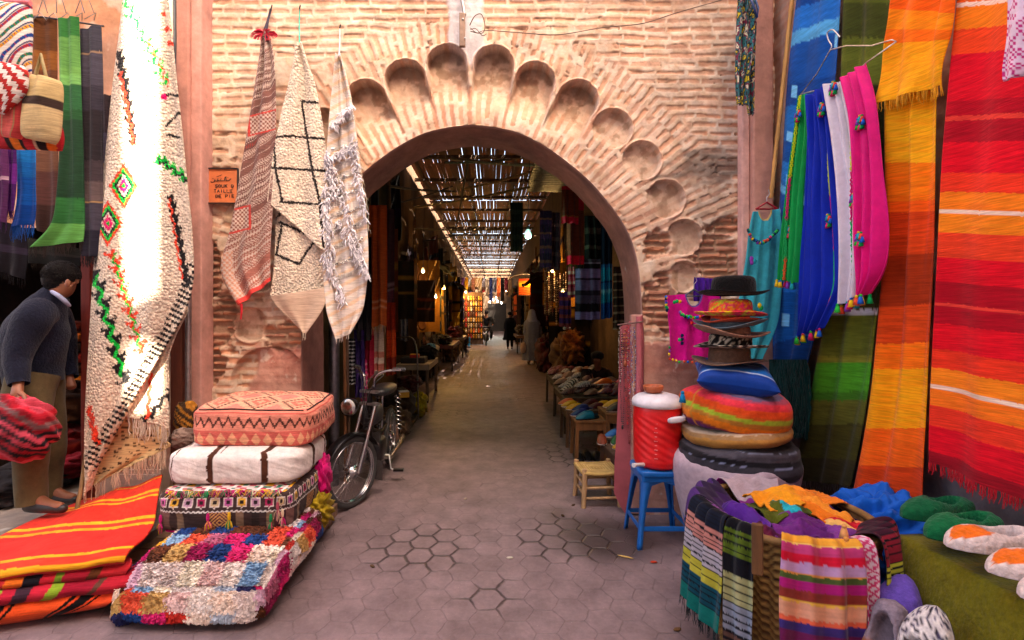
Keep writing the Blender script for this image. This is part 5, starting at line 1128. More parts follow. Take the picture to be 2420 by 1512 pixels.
# ---- poufs and cushion under the hats
SX, SY = 1.545, 3.08
def round_pouf(label, c, prof, colf, mat, seed, nz=.05, folds=.0, tilt=(0, 0), extra=None, cat='pouf', name='pouf', group='cushions stacked under the hats'):
    root = thing(name, label, cat, (c[0], c[1], c[2] + prof[0][1]), group)
    t = np.linspace(0, 1, 60); pr = crom(prof, t); n = 140; a = np.arange(n) * 2 * PI / n
    A, T = np.meshgrid(a, t, indexing='ij')
    R = pr[:, 0][None] * (1 + nz * 2 * (fbm(np.cos(A) * 1.4 + 3 + seed, np.sin(A) * 1.4 + T * 2.5, 4, seed) - .5))
    R = R * (1 + folds * np.sin(26 * T + 4 * fbm(np.cos(A) + 2, np.sin(A) + 2, 2, seed)) * np.sin(PI * T))
    Z = pr[:, 1][None] + .02 * (fbm(np.cos(A) * 1.2 + 3, np.sin(A) * 1.2 + 3, 3, seed + 1) - .5) * 2
    pos = np.stack([R * np.cos(A), R * np.sin(A), Z], -1); col = colf(A, T, pos)
    Rm = np.array(Matrix.Rotation(tilt[0], 3, 'X') @ Matrix.Rotation(tilt[1], 3, 'Y')); pos = pos @ Rm.T + np.asarray(c)
    mb = MB(); mb.grid(pos, col, wu=True); mb.build('cover', M(mat), root)
    if extra: extra(root, pos)
    return root, pos
def mauve(A, T, p):
    c = np.ones(A.shape + (3,)) * hexc('b8a4ae'); v = p[..., 2]; m = (v < .17) & (np.floor(v * 60) % 2 == 0); c[m] = hexc('b8506a'); c[(v < .05)] = hexc('c06a80'); return c
round_pouf('big mauve grey sack pouf at the bottom of the hat stack', (SX, SY + .03, 0), [(.22, .02), (.27, .08), (.33, .3), (.375, .5), (.36, .62), (.2, .68), (.001, .68)], mauve, 'cloth', 3, nz=.05)
fm = MB(); fm.fringe([(SX + .27 * math.cos(a), SY + .03 + .27 * math.sin(a), .07) for a in np.linspace(PI * .9, PI * 1.7, 12)], .06, hexc('a89098'), w=.003, n=70); o = fm.build('fringe', M('cloth'), bpy.data.objects['pouf.004'])
def greys(A, T, p):
    v = p[..., 2] + .10 * p[..., 0]; sp = stripe_list((10, '1c1a1e'), (1, '8890b0'), (10, '4a464e'), (1, '707080'), (8, '2a282c'), (12, '3c3a42'), (1, '8890b0'), (8, '1e1c20'), (12, '48444c'), (1, '707488'), (12, '2c2a30'))
    c = bands((v + .13) / .28, sp, A * .6, .004, 3, .2); st = (np.abs(((A * 1.6) % 1) - .5) < .012) & (np.floor(p[..., 2] * 110) % 2 == 0); c[st] = hexc('d0d0d8'); return c
round_pouf('round charcoal grey pouf with thin pale stitched stripes', (SX, SY, .615), [(.25, -.12), (.33, -.09), (.355, -.02), (.345, .05), (.31, .10), (.15, .125), (.001, .13)], greys, 'cloth', 5, nz=.09, folds=.016, tilt=(0.02, -.05))
round_pouf('crumpled cream and tan cushion squashed between two striped poufs', (SX, SY, .775), [(.22, -.05), (.29, -.045), (.315, -.02), (.32, .01), (.29, .04), (.1, .05), (.001, .05)], lambda A, T, p: bands(T, [(.30, 'a87838'), (.36, '9a7850'), (.8, 'c8b498'), (1.1, 'b09880')], A * .3, .03, 4), 'cloth', 7, nz=.08, folds=.02, tilt=(0, -.08))
def oranges(A, T, p):
    v = p[..., 2] + .06 * p[..., 0] - .02 * np.cos(A * 2); sp = [(.05, '5a2060'), (.10, '8a3840'), (.27, 'e8801a'), (.36, 'c08030'), (.46, 'a0b830'), (.53, 'd05a20'), (.66, 'e0501c'), (.80, 'e03a48'), (.86, 'b04860'), (1.1, '6a5a78')]
    c = bands((v + .13) / .27, sp, A * .6, .006, 3, .14); sm = (np.abs(((A * .95 + .25) % 1) - .5) < .010); c[sm] = hexc('d08a30'); return c
round_pouf('fat orange, pink and lime striped pouf under the blue pillow', (SX - .01, SY, .925), [(.2, -.13), (.28, -.115), (.315, -.05), (.32, .02), (.29, .09), (.18, .13), (.001, .14)], oranges, 'cloth', 9, nz=.10, folds=.012, tilt=(0, .03))
# blue pillow with tassels
pw = thing('pillow', 'blue striped pillow with corner tassels under the hats', 'pillow', (1.49, 3.0, 1.05), 'cushions stacked under the hats')
u = np.linspace(-1, 1, 70); A, B = np.meshgrid(u, u, indexing='ij')
def pillow(c, w, h, th, Rm, colf, root, name='cover', mat='silk'):
    prof = ((1 - A ** 4) * (1 - B ** 4)).clip(0) ** .55; pin = 1 - .08 * (1 - A ** 2) * (B ** 4) ; pin2 = 1 - .08 * (1 - B ** 2) * (A ** 4)
    mb = MB(); rt = []
    for sg in (1, -1):
        wr = 1 + .12 * (fbm(A * 3, B * 3, 3, 4 + sg) - .5)
        p = np.stack([A * w / 2 * pin2, B * h / 2 * pin, sg * th / 2 * prof * wr], -1) @ np.array(Rm)[:3, :3].T + np.asarray(c); mb.grid(p, colf(A, B)); rt.append(p)
    mb.build(name, M(mat), root); return rt
Rm = Matrix.Rotation(-.35, 4, 'Z') @ Matrix.Rotation(.10, 4, 'Y') @ Matrix.Rotation(.18, 4, 'X')
def bluep(A, B):
    v = (B + 1) / 2; return bands(v, stripe_list((8, '0a3a90'), (1, 'a8b8d0'), (9, '0c60b0'), (10, '084a98'), (1, 'a8b8d0'), (8, '0a3c88'), (8, '0c5aa8'), (1, 'a8b8d0'), (10, '0a4090')), A, .004, 2, .12)
rt = pillow((1.49, 2.98, 1.125), .44, .40, .17, Rm, bluep, pw)
mb = MB(); tassel(mb, P(1613, 928, 2.82), '1a80b8', .035); mb.build('tassel', M('cloth'), pw)
mb = MB(); tassel(mb, P(1802, 884, 2.9), 'd8c8b0', .03); mb.build('tassel', M('cloth'), pw)

# ---- hats
HX, HY = 1.475, 3.0
g = 'hats stacked on the blue pillow'
def hat(label, zb, rb, rc, hc, col, seed, curl=.02, tilt=(0, 0), dx=0, flop=.012):
    root = thing('hat', label, 'hat', (HX + dx, HY, zb), g)
    n = 72; a = np.arange(n) * 2 * PI / n; tt_ = np.linspace(0, 1, 14)
    A, T = np.meshgrid(a, tt_, indexing='ij'); R = rc + (rb - rc) * T; Z = curl * T ** 2 + flop * T * np.sin(2 * A + seed) + flop * .6 * T * np.sin(3 * A + seed * 2)
    up = np.stack([R * np.cos(A) * 1.06, R * np.sin(A) * .98, Z + .003], -1); dn = up - (0, 0, .006)
    cf = col if callable(col) else (lambda p: np.ones(p.shape) * hexc(col) * (.8 + .4 * fbm(p[..., 0] * 30, p[..., 1] * 30 + p[..., 2] * 30, 3, seed))[..., None])
    Rm = np.array(Matrix.Rotation(tilt[0], 3, 'X') @ Matrix.Rotation(tilt[1], 3, 'Y')); o_ = np.array((HX + dx, HY, zb))
    full = np.concatenate([up, dn[:, ::-1]], 1); mb = MB(); mb.grid(full @ Rm.T + o_, cf(full), wu=True, wv=True); mb.build('brim', M('felt'), root)
    pr = crom([(rc, 0), (rc * .99, hc * .5), (rc * .93, hc * .86), (rc * .7, hc), (rc * .3, hc * .97), (.001, hc * .96)], np.linspace(0, 1, 20)); A, T = np.meshgrid(a, np.linspace(0, 1, 20), indexing='ij')
    wob = 1 + .05 * (fbm(np.cos(A) * 1.5 + 4, np.sin(A) * 1.5 + T, 3, seed) - .5)
    cr = np.stack([pr[:, 0][None] * np.cos(A) * 1.06 * wob, pr[:, 0][None] * np.sin(A) * .98 * wob, pr[:, 1][None] + 0 * A], -1)
    mb = MB(); mb.grid(cr @ Rm.T + o_, cf(cr), wu=True); mb.build('crown', M('felt'), root); return root
def blot(cols, sc, seed):
    a = np.array([hexc(h) for h in cols]); return lambda p: a[(fbm(p[..., 0] * sc + 9, p[..., 1] * sc + p[..., 2] * sc * 1.4 + 9, 3, seed) * 2.6 * len(cols)).astype(int) % len(cols)]
hat('wide brown felt hat at the bottom of the hat stack', 1.215, .205, .115, .10, '6a5040', 3, .008, dx=-.005)
hat('hat of black felt with cream swirls on its crown', 1.305, .20, .118, .09, blot(('181412', '181412', 'c8bca8', '241c18', '181412', 'b8a890'), 14, 6), 5, .012)
hat('tan felt hat with a tilted floppy brim', 1.378, .205, .105, .07, '9a705a', 8, .03, tilt=(.05, .10))
hat('grey blue felt hat with a curled brim', 1.432, .20, .105, .07, '5a6a74', 9, .03, tilt=(.05, -.08))
hat('orange felt hat mostly hidden under the rainbow splashed one', 1.462, .155, .105, .07, 'd8502c', 10, .015)
hat('rainbow splashed felt hat in pink, orange and yellow', 1.50, .195, .118, .10, blot(('e83870', 'f0a020', 'f05a30', 'e82860', 'e8d020', 'c8c830', 'f06a30'), 16, 9), 12, .022, tilt=(.04, .0))
hat('black bowler hat at the very top of the hat stack', 1.625, .188, .12, .115, '100e0e', 14, .020, dx=.02, flop=.006)

# ---- wall below the tunic: cooler on its stool
st = thing('plastic_stool', 'blue plastic stool standing under the red water cooler', 'stool', (1.115, 3.25, 0))
bc = hexc('0c62b4'); sx0, sy0 = 1.115, 3.27
mb = MB(); mb.blob((sx0, sy0, .475), (.155, .15, .022), bc, e=.35, nu=20, nv=48); mb.build('seat', M('plastic'), st)
def leg_poly(dx, dy):
    mb = MB(); top = Vector((sx0 + dx * .125, sy0 + dy * .12, .47)); bot = Vector((sx0 + dx * .175, sy0 + dy * .165, .0))
    n = 14
    for s_ in (0, 1):
        V_ = []
        for k in range(n):
            t = k / (n - 1); p = top.lerp(bot, t); w_ = .052 * (1 - t) ** 3 + .026
            d = Vector((-dx, 0, 0)) if s_ == 0 else Vector((0, -dy, 0)); V_.append([p, p + d * w_ * (2.4 if t < .12 else 1)])
        pos = np.array([[list(a), list(b)] for a, b in V_]); mb.grid(pos, bc)
    mb.build('leg', M('plastic'), st, solid=.007)
for dx in (-1, 1):
    for dy in (-1, 1): leg_poly(dx, dy)
for (a, b) in (((-1, -1), (1, -1)), ((-1, -1), (-1, 1)), ((1, -1), (1, 1)), ((-1, 1), (1, 1))):
    mb = MB(); mb.bar((sx0 + a[0] * .158, sy0 + a[1] * .15, .13), (sx0 + b[0] * .158, sy0 + b[1] * .15, .13), .006, .032, bc); mb.build('brace', M('plastic'), st, bevel=.003)
    mb = MB(); mb.bar((sx0 + a[0] * .135, sy0 + a[1] * .13, .445), (sx0 + b[0] * .135, sy0 + b[1] * .13, .445), .008, .045, bc); mb.build('apron', M('plastic'), st, bevel=.004)
cl = thing('water_cooler', 'red ribbed water cooler with a white lid on the blue stool', 'cooler', (1.115, 3.26, .497))
a = np.arange(64) * 2 * PI / 64; z = np.linspace(0, 1, 80); A_, Z_ = np.meshgrid(a, z, indexing='ij')
R_ = np.interp(Z_, [0, .04, .12, .8, .95, 1], [.125, .146, .153, .156, .153, .147]); g_ = (A_ * 5.0 / PI + Z_ * 8) % 1
rib = np.sin(PI * np.clip((g_) / .75, 0, 1)) * sst(.1, .2, Z_) * sst(.9, .8, Z_) * (np.cos(A_ - math.radians(-75)) > -.2)
R_ = R_ - .004 * rib
mb = MB(); mb.grid(np.stack([1.115 + R_ * np.cos(A_), 3.26 + R_ * np.sin(A_), .50 + .40 * Z_], -1), hexc('d81418'), wu=True); mb.build('body', M('plastic'), cl)
mb = MB()
for k in range(9): a_ = math.radians(-112); mb.box((1.115 + .1535 * math.cos(a_), 3.26 + .1535 * math.sin(a_), .58 + k * .028), (.014 if k % 2 else .022, .003, .003), (.75, .3, .3), R=Matrix.Rotation(a_ + PI / 2, 4, 'Z'))
mb.build('level_marks', M('plastic'), cl)
mb = MB(); mb.lathe([(.148, 0), (.163, .004), (.166, .028), (.158, .05), (.13, .072), (.08, .085), (.001, .088)], (.72, .68, .72), o=(1.115, 3.26, .895), n=64); mb.build('lid', M('plastic'), cl)
mb = MB(); q = P(1598, 992, 3.09); mb.blob(q, (.055, .015, .02), (.7, .66, .7), e=.7, R=Matrix.Rotation(-.15, 4, 'Y')); mb.tube([q + (-.04, 0, 0), q + (.05, 0, .01), q + (.09, .10, .02)], .01, (.7, .66, .7)); mb.build('handle', M('plastic'), cl)
mb = MB(); mb.tube([P(1520, 1098, 3.17), P(1508, 1098, 3.1), P(1497, 1100, 3.08)], [.014, .011, .015], (.72, .68, .66), n=12); mb.build('spigot', M('plastic'), cl)
bw = MB(); bw.lathe([(.001, 0), (.045, 0), (.062, .02), (.066, .045), (.062, .048), (.056, .045), (.052, .02), (.03, .008), (.001, .008)], None, o=(1.085, 3.25, .984), n=36, colfn=lambda V: np.where((((np.arctan2(V[..., 1], V[..., 0]) * 9 / PI) % 2 < .5) & (V[..., 2] > .015) & (V[..., 2] < .035))[..., None], hexc('5a2418'), hexc('b05a30')))
tag(bw.build('clay_bowl', M('clay')), 'small brown clay bowl with dark marks on the cooler lid', 'bowl')

# ---- little wooden stool
ws = thing('wooden_stool', 'small pale wooden stool with a woven straw seat in the gateway', 'stool', (.86, 3.92, 0))
wc = hexc('c8a070'); cx_, cy_ = .855, 3.93; hw, hd = .135, .125
R1 = Matrix.Rotation(.08, 3, 'Z')
def wsP(x, y, z): v = R1 @ Vector((x, y, 0)); return (cx_ + v.x, cy_ + v.y, z)
for dx in (-1, 1):
    for dy in (-1, 1):
        mb = MB(); mb.tube([wsP(dx * (hw + .012), dy * (hd + .01), 0), wsP(dx * (hw + .004), dy * hd, .1), wsP(dx * hw, dy * hd, .2), wsP(dx * hw, dy * hd, .30)], [.019, .021, .022, .020], wc, n=7); mb.build('leg', M('wood'), ws)
for z_, i in ((.07, 0), (.15, 1)):
    for (a, b) in (((-1, -1), (1, -1)), ((-1, 1), (1, 1)), ((-1, -1), (-1, 1)), ((1, -1), (1, 1))):
        zz = z_ + (.03 if a[0] == b[0] else 0); mb = MB(); mb.tube([wsP(a[0] * hw, a[1] * hd, zz), wsP(b[0] * hw, b[1] * hd, zz)], .011, wc * .9, n=7); mb.build('rung', M('wood'), ws)
u = np.linspace(-1, 1, 40); A, B = np.meshgrid(u, u, indexing='ij'); zz = .268 + .012 * A ** 2 + .006 * B ** 2 + .003 * np.sin(np.maximum(np.abs(A), np.abs(B)) * 60)
V_ = R1 @ Vector((1, 0, 0)); px_ = A * hw * 1.05; py_ = B * hd * 1.05; cs, sn = math.cos(.08), math.sin(.08)
wcoll = mix(hexc('c8a868'), hexc('a88448'), (np.floor(np.maximum(np.abs(A), np.abs(B)) * 14) % 2)) 
mb = MB()
for sg, off in ((1, 0), (-1, -.03)): mb.grid(np.stack([cx_ + px_ * cs - py_ * sn, cy_ + px_ * sn + py_ * cs, zz + off], -1), wcoll)
for k_, (i0, j0) in enumerate((((slice(None)), 0), (slice(None), -1), (0, slice(None)), (-1, slice(None)))):
    e = np.stack([cx_ + px_ * cs - py_ * sn, cy_ + px_ * sn + py_ * cs, zz], -1)[i0, j0]; mb.tube(e - (0, 0, .015), .017, hexc('c0a060'), n=7)
mb.build('woven_seat', M('weave'), ws)

# ---- board with necklaces
bd = thing('display_board', 'leaning dull red board with hanging necklaces at the right jamb', 'board', P(1484, 1220, 3.62))
opx = [(1466, 772), (1518, 745), (1521, 800), (1520, 960), (1507, 1080), (1497, 1160), (1490, 1222), (1482, 1220), (1466, 1196), (1451, 1165), (1452, 1100), (1458, 1000), (1463, 880)]
opx = opx[::-1]
mb = MB(); pts3 = np.array([P(x, y, 3.70 - (x - 1450) * .0012 - (y < 1) * 0) for x, y in opx]); back = pts3 + (.012, .022, 0); n = len(opx)
mb._add(pts3, hexc('a85058'), [[list(range(n))]], False); mb._add(back, hexc('7a3440'), [[list(range(n))[::-1]]], False); mb._add(np.r_[pts3, back], hexc('8a4048'), [[[i, i + n, (i + 1) % n + n, (i + 1) % n] for i in range(n)]], False)
mb.build('panel', M('paint'), bd)
mb = MB(); mb.tube([P(1510, 748, 3.60), P(1511, 850, 3.60), P(1508, 960, 3.60)], .022, hexc('b06068'), n=12); mb.build('rolled_edge', M('cloth'), bd)
mb = MB(); mb.tube([P(1460, 768, 3.68), P(1520, 760, 3.56)], .006, (.2, .1, .08)); mb.build('rod', M('wood'), bd)
g = 'bead necklaces on the red board'
NK = [(1466, 770, 900, ('c8c0b8', '1a1414'), 'black and white seed bead necklace, leftmost on the board', .006), (1471, 790, 1010, ('181416', '102a2c'), 'dark teal stone necklace on the board', .010), (1477, 780, 860, ('8a4424', 'a05a30'), 'necklace of fat amber brown beads on the board', .017), (1483, 765, 1000, ('c02830', '5a1a1c', '9a3a20'), 'long oxblood bead necklace on the board', .009), (1488, 760, 930, ('b8b0b0', 'c03040', '2a6ab0'), 'silver necklace with one red and one blue bead on the board', .006), (1493, 770, 985, ('c8a0a0', 'a88888'), 'pale rose bead necklace on the board', .006), (1498, 775, 940, ('2060b0', 'c8c0c0', 'b02a30'), 'blue tasselled necklace on the board', .007), (1502, 780, 1038, ('b88a40', 'd0b0a8'), 'long gold and pink necklace with an amber end on the board', .006), (1509, 790, 900, ('141416', '1c4a48', '0c0c0e'), 'chunky black and teal shell necklace, rightmost on the board', .012), (1487, 880, 1045, ('701c18', '8c2a20'), 'polished dark red bead string on the board', .010)]
for (x, y0, y1, cols, lab, r) in NK:
    mb = MB(); Yn = 3.655 - (x - 1466) * .0012; a = P(x, y0, Yn); b = P(x, y1, Yn); L_ = a[2] - b[2]; n = int(L_ / (r * 1.5)); w_ = .012
    for s_ in (-1, 1):
        for k in range(n):
            t = k / n; p = a + (b - a) * t + (s_ * w_ * math.sin(PI * t) ** .6 + .002 * math.sin(k), -.004 * s_, 0)
            rr = r * random.choice((.6, .8, 1, 1)) * .62; mb.blob(p, (rr, rr, rr * (.7 if r > .009 else 1)), hexc(random.choice(cols)), nu=5, nv=6)
    mb.blob(b, (r * .9, r * .9, r * 1.6), hexc(cols[0]), nu=6, nv=8); tag(mb.build('necklace', M('plastic')), lab, 'necklace', g)

# ---- basket of scarves
BX, BY, BR, BZ = 1.335, 2.22, .345, .60
bs = thing('basket', 'round wicker basket overflowing with striped scarves', 'basket', (BX, BY, 0))
a = np.arange(160) * 2 * PI / 160; z = np.linspace(0, 1, 70); A_, Z_ = np.meshgrid(a, z, indexing='ij')
R_ = .27 + (BR - .27) * Z_ ** .7 + .006 * np.sign(np.sin(A_ * 40)) * np.sin(Z_ * 110)
wk = mix(hexc('7a5426'), hexc('b08844'), (np.sin(A_ * 40) * np.sin(Z_ * 110) > 0) * 1.0)
mb = MB(); mb.grid(np.stack([BX + R_ * np.cos(A_), BY + R_ * np.sin(A_), BZ * Z_], -1), wk, wu=True); mb.build('wicker_side', M('wood'), bs)
mb = MB(); mb.tube([(BX + (BR + .004) * math.cos(t), BY + (BR + .004) * math.sin(t), BZ) for t in np.arange(60) * 2 * PI / 60], .017, hexc('8a6430'), n=8, closed=True); mb.build('rim', M('wood'), bs)
mb = MB(); mb.lathe([(.001, .38), (.2, .42), (BR - .01, .44)], hexc('2a1830'), o=(BX, BY, 0), n=40); mb.build('lining', M('cloth'), bs)
for (x, y, Y, h) in ((1811, 1170, 2.52, .12), (1790, 1255, 1.89, .20)):
    q = P(x, y, Y); mb = MB(); mb.box((q[0], q[1], q[2] - h / 2 + .03), (.04, .02, h), hexc('6a4420'), R=Matrix.Rotation(-.4, 4, 'Z')); mb.build('wooden_slat', M('wood'), bs, bevel=.006)
g = 'scarves heaped in the wicker basket'
def wrap(label, a0, a1, zlow, cols, seed, rin=.20, amp=.020, fringe=None, mat='cloth', nf=3, dr_=0.0, grow=0):
    a0, a1 = math.radians(a0), math.radians(a1); pr = np.array([(rin, BZ - .12), (BR - .10, BZ - .03), (BR - .02, BZ + .035), (BR + .03, BZ + .03), (BR + .05, BZ - .06), (BR + .055 + grow * .3, BZ - .25), (BR + .05 + grow, zlow)])
    pr[:, 0] += dr_; v = np.linspace(0, 1, 150); u = np.linspace(0, 1, 70); q = crom(pr, v); U, V = np.meshgrid(u, v, indexing='ij')
    w_ = amp * 2 * (fbm(U * nf + seed, V * 1.2 + seed, 3, seed) - .5) + amp * .8 * np.sin(U * nf * 6.28 + 3 * fbm(V * 2, U, 2, seed))
    ang = a0 + (a1 - a0) * U + .06 * (fbm(V * 2, U * 2, 2, seed) - .5); R_ = q[:, 0][None] + w_ * np.minimum(1, V * 4)
    pos = np.stack([BX + R_ * np.cos(ang), BY + R_ * np.sin(ang), q[:, 1][None] + w_ * .5], -1)
    c = cols(U, V) if callable(cols) else bands(V, cols, U, .004, seed, .12)
    root = thing('scarf', label, 'scarf', pos[35, 60], g); mb = MB(); mb.grid(pos, c); mb.build('cloth', M(mat), root, solid=.004)
    if fringe: fm = MB(); fm.fringe(pos[:, -1], .06, hexc(fringe), w=.002, n=60); fm.build('fringe', M('cloth'), root)
    return root
K_ = '14141c'
def thin(*cs):
    out = []
    for c_ in cs:
        for q in range(4): out += [(2.2, c_), (.8, K_)]
    return out
wrap('black scarf with pink, grey, yellow and teal stripes over the basket side', 168, 207, .17, stripe_list((14, '14141a'), (3, '4a2a60'), *thin('8a4aa0'), (5, K_), *thin('141a2a'), *thin('b87a70'), *thin('a8a0a8'), (4, 'b0a838'), (.8, K_), (4, 'b0a838'), *thin('0a4050'), (12, '0a6058')), 91, fringe='0c1a20', grow=.03)
wrap('dark scarf with olive and grey stripes beside the wicker side of the basket', 208, 223, .04, stripe_list((12, K_), *thin('7a8a20'), (6, K_), *thin('5a7020'), (8, K_), *thin('a8a878'), *thin('8a90a0'), *thin('5a4038'), (5, '20283a')), 92, nf=2, amp=.016, dr_=.004)
MS = stripe_list((8, 'b84838'), (5, 'd8a0a0'), (4, '5a2468'), (2, 'c81878'), (5, '601858'), (4, 'd8982c'), (1, 'e8c060'), (4, 'b83a70'), (3, 'c81030'), (4, 'b890b8'), (1, 'd89040'), (3, '4a5a28'), (4, 'a81870'), (4, '8a3028'), (1, 'e0b040'), (5, 'd89878'), (2, 'e06040'), (4, '3a2a70'), (5, '68184a'), (1, 'e0a040'), (4, 'c81068'), (4, 'c09ab0'), (2, 'd8a040'), (5, '58184a'), (4, 'c81878'), (5, 'b83a30'))
wrap('striped scarf in magenta, gold, purple and red over the front of the basket', 238, 278, .02, MS, 93, nf=3, mat='silk', dr_=.01)
def hound(U, V):
    x = U * 9; y = V * 52; c = np.ones(U.shape + (3,)) * hexc('d8c4cc'); ix, iy = np.floor(x), np.floor(y); fx, fy = x - ix, y - iy; k = (ix + iy) % 2
    m = ((k == 0) & (fx + fy < 1.1)) | ((k == 1) & (np.abs(fx - fy) < .28)); c[m] = hexc('c84070'); return c
wrap('pink and white houndstooth scarf beside the striped one', 278, 292, .03, hound, 94, nf=1.5, rin=.26, dr_=.006)
wrap('dark scarf with orange and violet pinstripes on the right edge of the basket', 296, 332, .05, stripe_list((10, '2a1050'), (6, '6a1030'), *thin('3a1424'), *thin('8a2030'), *thin('b8b838'), *thin('d87838'), (8, '7a1878'), *thin('d87838'), (10, K_)), 95, nf=3)
wrap('black and violet scarf bunched over the back left rim of the basket', 118, 166, .30, stripe_list((8, '2a1840'), (10, '3a2050'), (8, '281a38'), (12, '4a2a68'), (20, '181420')), 96, rin=.12, amp=.02)
wrap('pale lilac woven scarf with purple bands over the back rim', 62, 112, .40, stripe_list((6, 'a890a0'), (3, '7a2a78'), (8, 'a898a0'), (3, '8a2a80'), (2, 'a890a0'), (4, '7a2a78'), (10, '9a8898')), 97, rin=.1, amp=.01)
def crumple(label, c, d, cols, seed, rz=0, nst=5, mat='cloth'):
    u = np.linspace(-1, 1, 70); A, B = np.meshgrid(u, u, indexing='ij')
    h = (fbm(A * 1.6 + seed, B * 1.6, 4, seed) - .5) * 1.6 + .25 * np.sin(A * 5 + 4 * fbm(A, B, 2, seed)) - .45 * (A ** 2 + B ** 2)
    rr_ = 1 + .25 * (fbm(np.cos(np.arctan2(B, A)) + 3, np.sin(np.arctan2(B, A)) + 3, 3, seed) - .5)
    pos = np.stack([A * d[0] * rr_, B * d[1] * rr_, h * d[2]], -1) @ np.array(Matrix.Rotation(rz, 3, 'Z')).T + np.asarray(c)
    col = bands((A + 1) / 2, stripe_list(*[(1, x) for x in cols]), B, .01, seed, .12); mb = MB(); mb.grid(pos, col)
    return tag(mb.build('scarf', M(mat), solid=.006), label, 'scarf', g)
crumple('purple silk scarf lying folded in the left of the basket', (BX - .16, BY + .02, .585), (.17, .20, .09), ('3a1a70', '4a1a80', '5a2a88', '3a1468'), 3, .3, mat='silk')
crumple('wine red scarf slumped at the middle left of the basket', (BX - .12, BY - .13, .575), (.14, .12, .07), ('5a0c30', '481038', '380c60'), 4, .6, mat='silk')
crumple('lilac scarf lying across the middle of the basket', (BX + .04, BY - .13, .615), (.16, .09, .06), ('6a2a78', '5a2068', '7a3a88'), 5, -.2)
crumple('olive green scarf with a turquoise line at the back of the basket', (BX + .04, BY + .06, .625), (.16, .11, .06), ('4a5010', '505818', '20a0b0', '3a480e', '486818', '4a5010'), 6, .1)
crumple('orange and yellow scarf folded on top at the back of the basket', (BX + .12, BY + .12, .645), (.20, .10, .05), ('d88818', 'e0941c', 'e89028', 'd87820'), 7, .15)
crumple('amber scarf spilling at the middle right of the basket', (BX + .17, BY - .0, .625), (.09, .13, .06), ('d87018', 'e08a28', 'c85018'), 8, .5)
crumple('rust red scarf with cream stripes at the right of the basket', (BX + .20, BY - .12, .60), (.11, .12, .06), ('c03818', 'e0b060', 'b81828', 'd88050', 'b03018'), 9, .9)
crumple('dark violet scarf along the right rim of the basket', (BX + .27, BY + .03, .585), (.10, .20, .06), ('2a1450', '381a60', '241040'), 10, .2)
mb = MB()
for (x, y, Y, c_) in ((1925, 1318, 1.88, 'd8c080'), (1995, 1260, 1.9, 'e0a060'), (2025, 1300, 1.9, 'c83060'), (2000, 1290, 1.86, 'e8a050')): tassel(mb, P(x, y - 16, Y), c_, .03)
tag(mb.build('tassel_cluster', M('cloth')), 'cream and pink scarf tassels lying on the front rim of the basket', 'tassel')
# ---- tarp
tp = MB(); tp.blob(P(2070, 1290, 2.28) + (.10, .12, -.16), (.30, .26, .36), None, e=.8, nu=90, nv=130, nz=.42, ns=4.6, seed=8, colfn=lambda V: np.ones(V.shape) * hexc('0f58b8'))
tag(tp.build('tarp', M('silk')), 'crumpled bright blue tarp between the basket and the slipper table', 'tarp')
# ---- slipper table
tb = thing('cloth_table', 'table covered with an olive cloth carrying felt slippers', 'table', (1.9, 1.5, 0))
v = np.linspace(0, 1, 90); yv = np.linspace(.55, 2.06, 90); q = crom([(2.14, .60), (1.9, .60), (1.72, .60), (1.665, .575), (1.62, .38), (1.56, .0)], v); Vv, Yv = np.meshgrid(v, yv, indexing='ij')
ex = np.interp(Yv, [.5, 1.98, 2.06], [0, 0, .05]); w_ = .03 * (fbm(Yv * 4, Vv * 2, 3, 5) - .5) * sst(.5, .8, Vv)
oc = np.ones(Vv.shape + (3,)) * hexc('6c6410') * (.9 + .25 * fbm(Yv * 3, Vv * 3, 3, 7))[..., None]
mb = MB(); mb.grid(np.stack([q[:, 0][:, None] + ex + w_, Yv, q[:, 1][:, None] - ex * .6], -1), oc)
qq = np.linspace(0, 1, 20)[None, :] * np.ones((90, 1)); mb.grid(np.stack([(q[:, 0][:, None] + .05) * np.ones((1, 20)), 2.06 + .12 * qq, (q[:, 1][:, None] - .03) * (1 - qq)], -1), hexc('6c6410') * .95)
mb.build('olive_cloth', M('felt'), tb, solid=.006)
mb = MB(); mb.box((1.93, 1.3, .55), (.4, 1.4, .06), (.2, .12, .07)); mb.build('tabletop', M('wood'), tb)
for (x, y) in ((1.8, 1.95), (2.08, 1.95), (1.8, .65), (2.08, .65)): mb = MB(); mb.box((x, y, .26), (.05, .05, .52), (.2, .12, .07)); mb.build('leg', M('wood'), tb)
cr_ = thing('crate', 'low wooden crate under the standing felt slippers', 'crate', (1.46, 1.7, 0)); mb = MB()
mb.box((1.45, 1.68, .1), (.22, .7, .20), (.2, .12, .07)); mb.build('side_boards', M('wood'), cr_, bevel=.005)

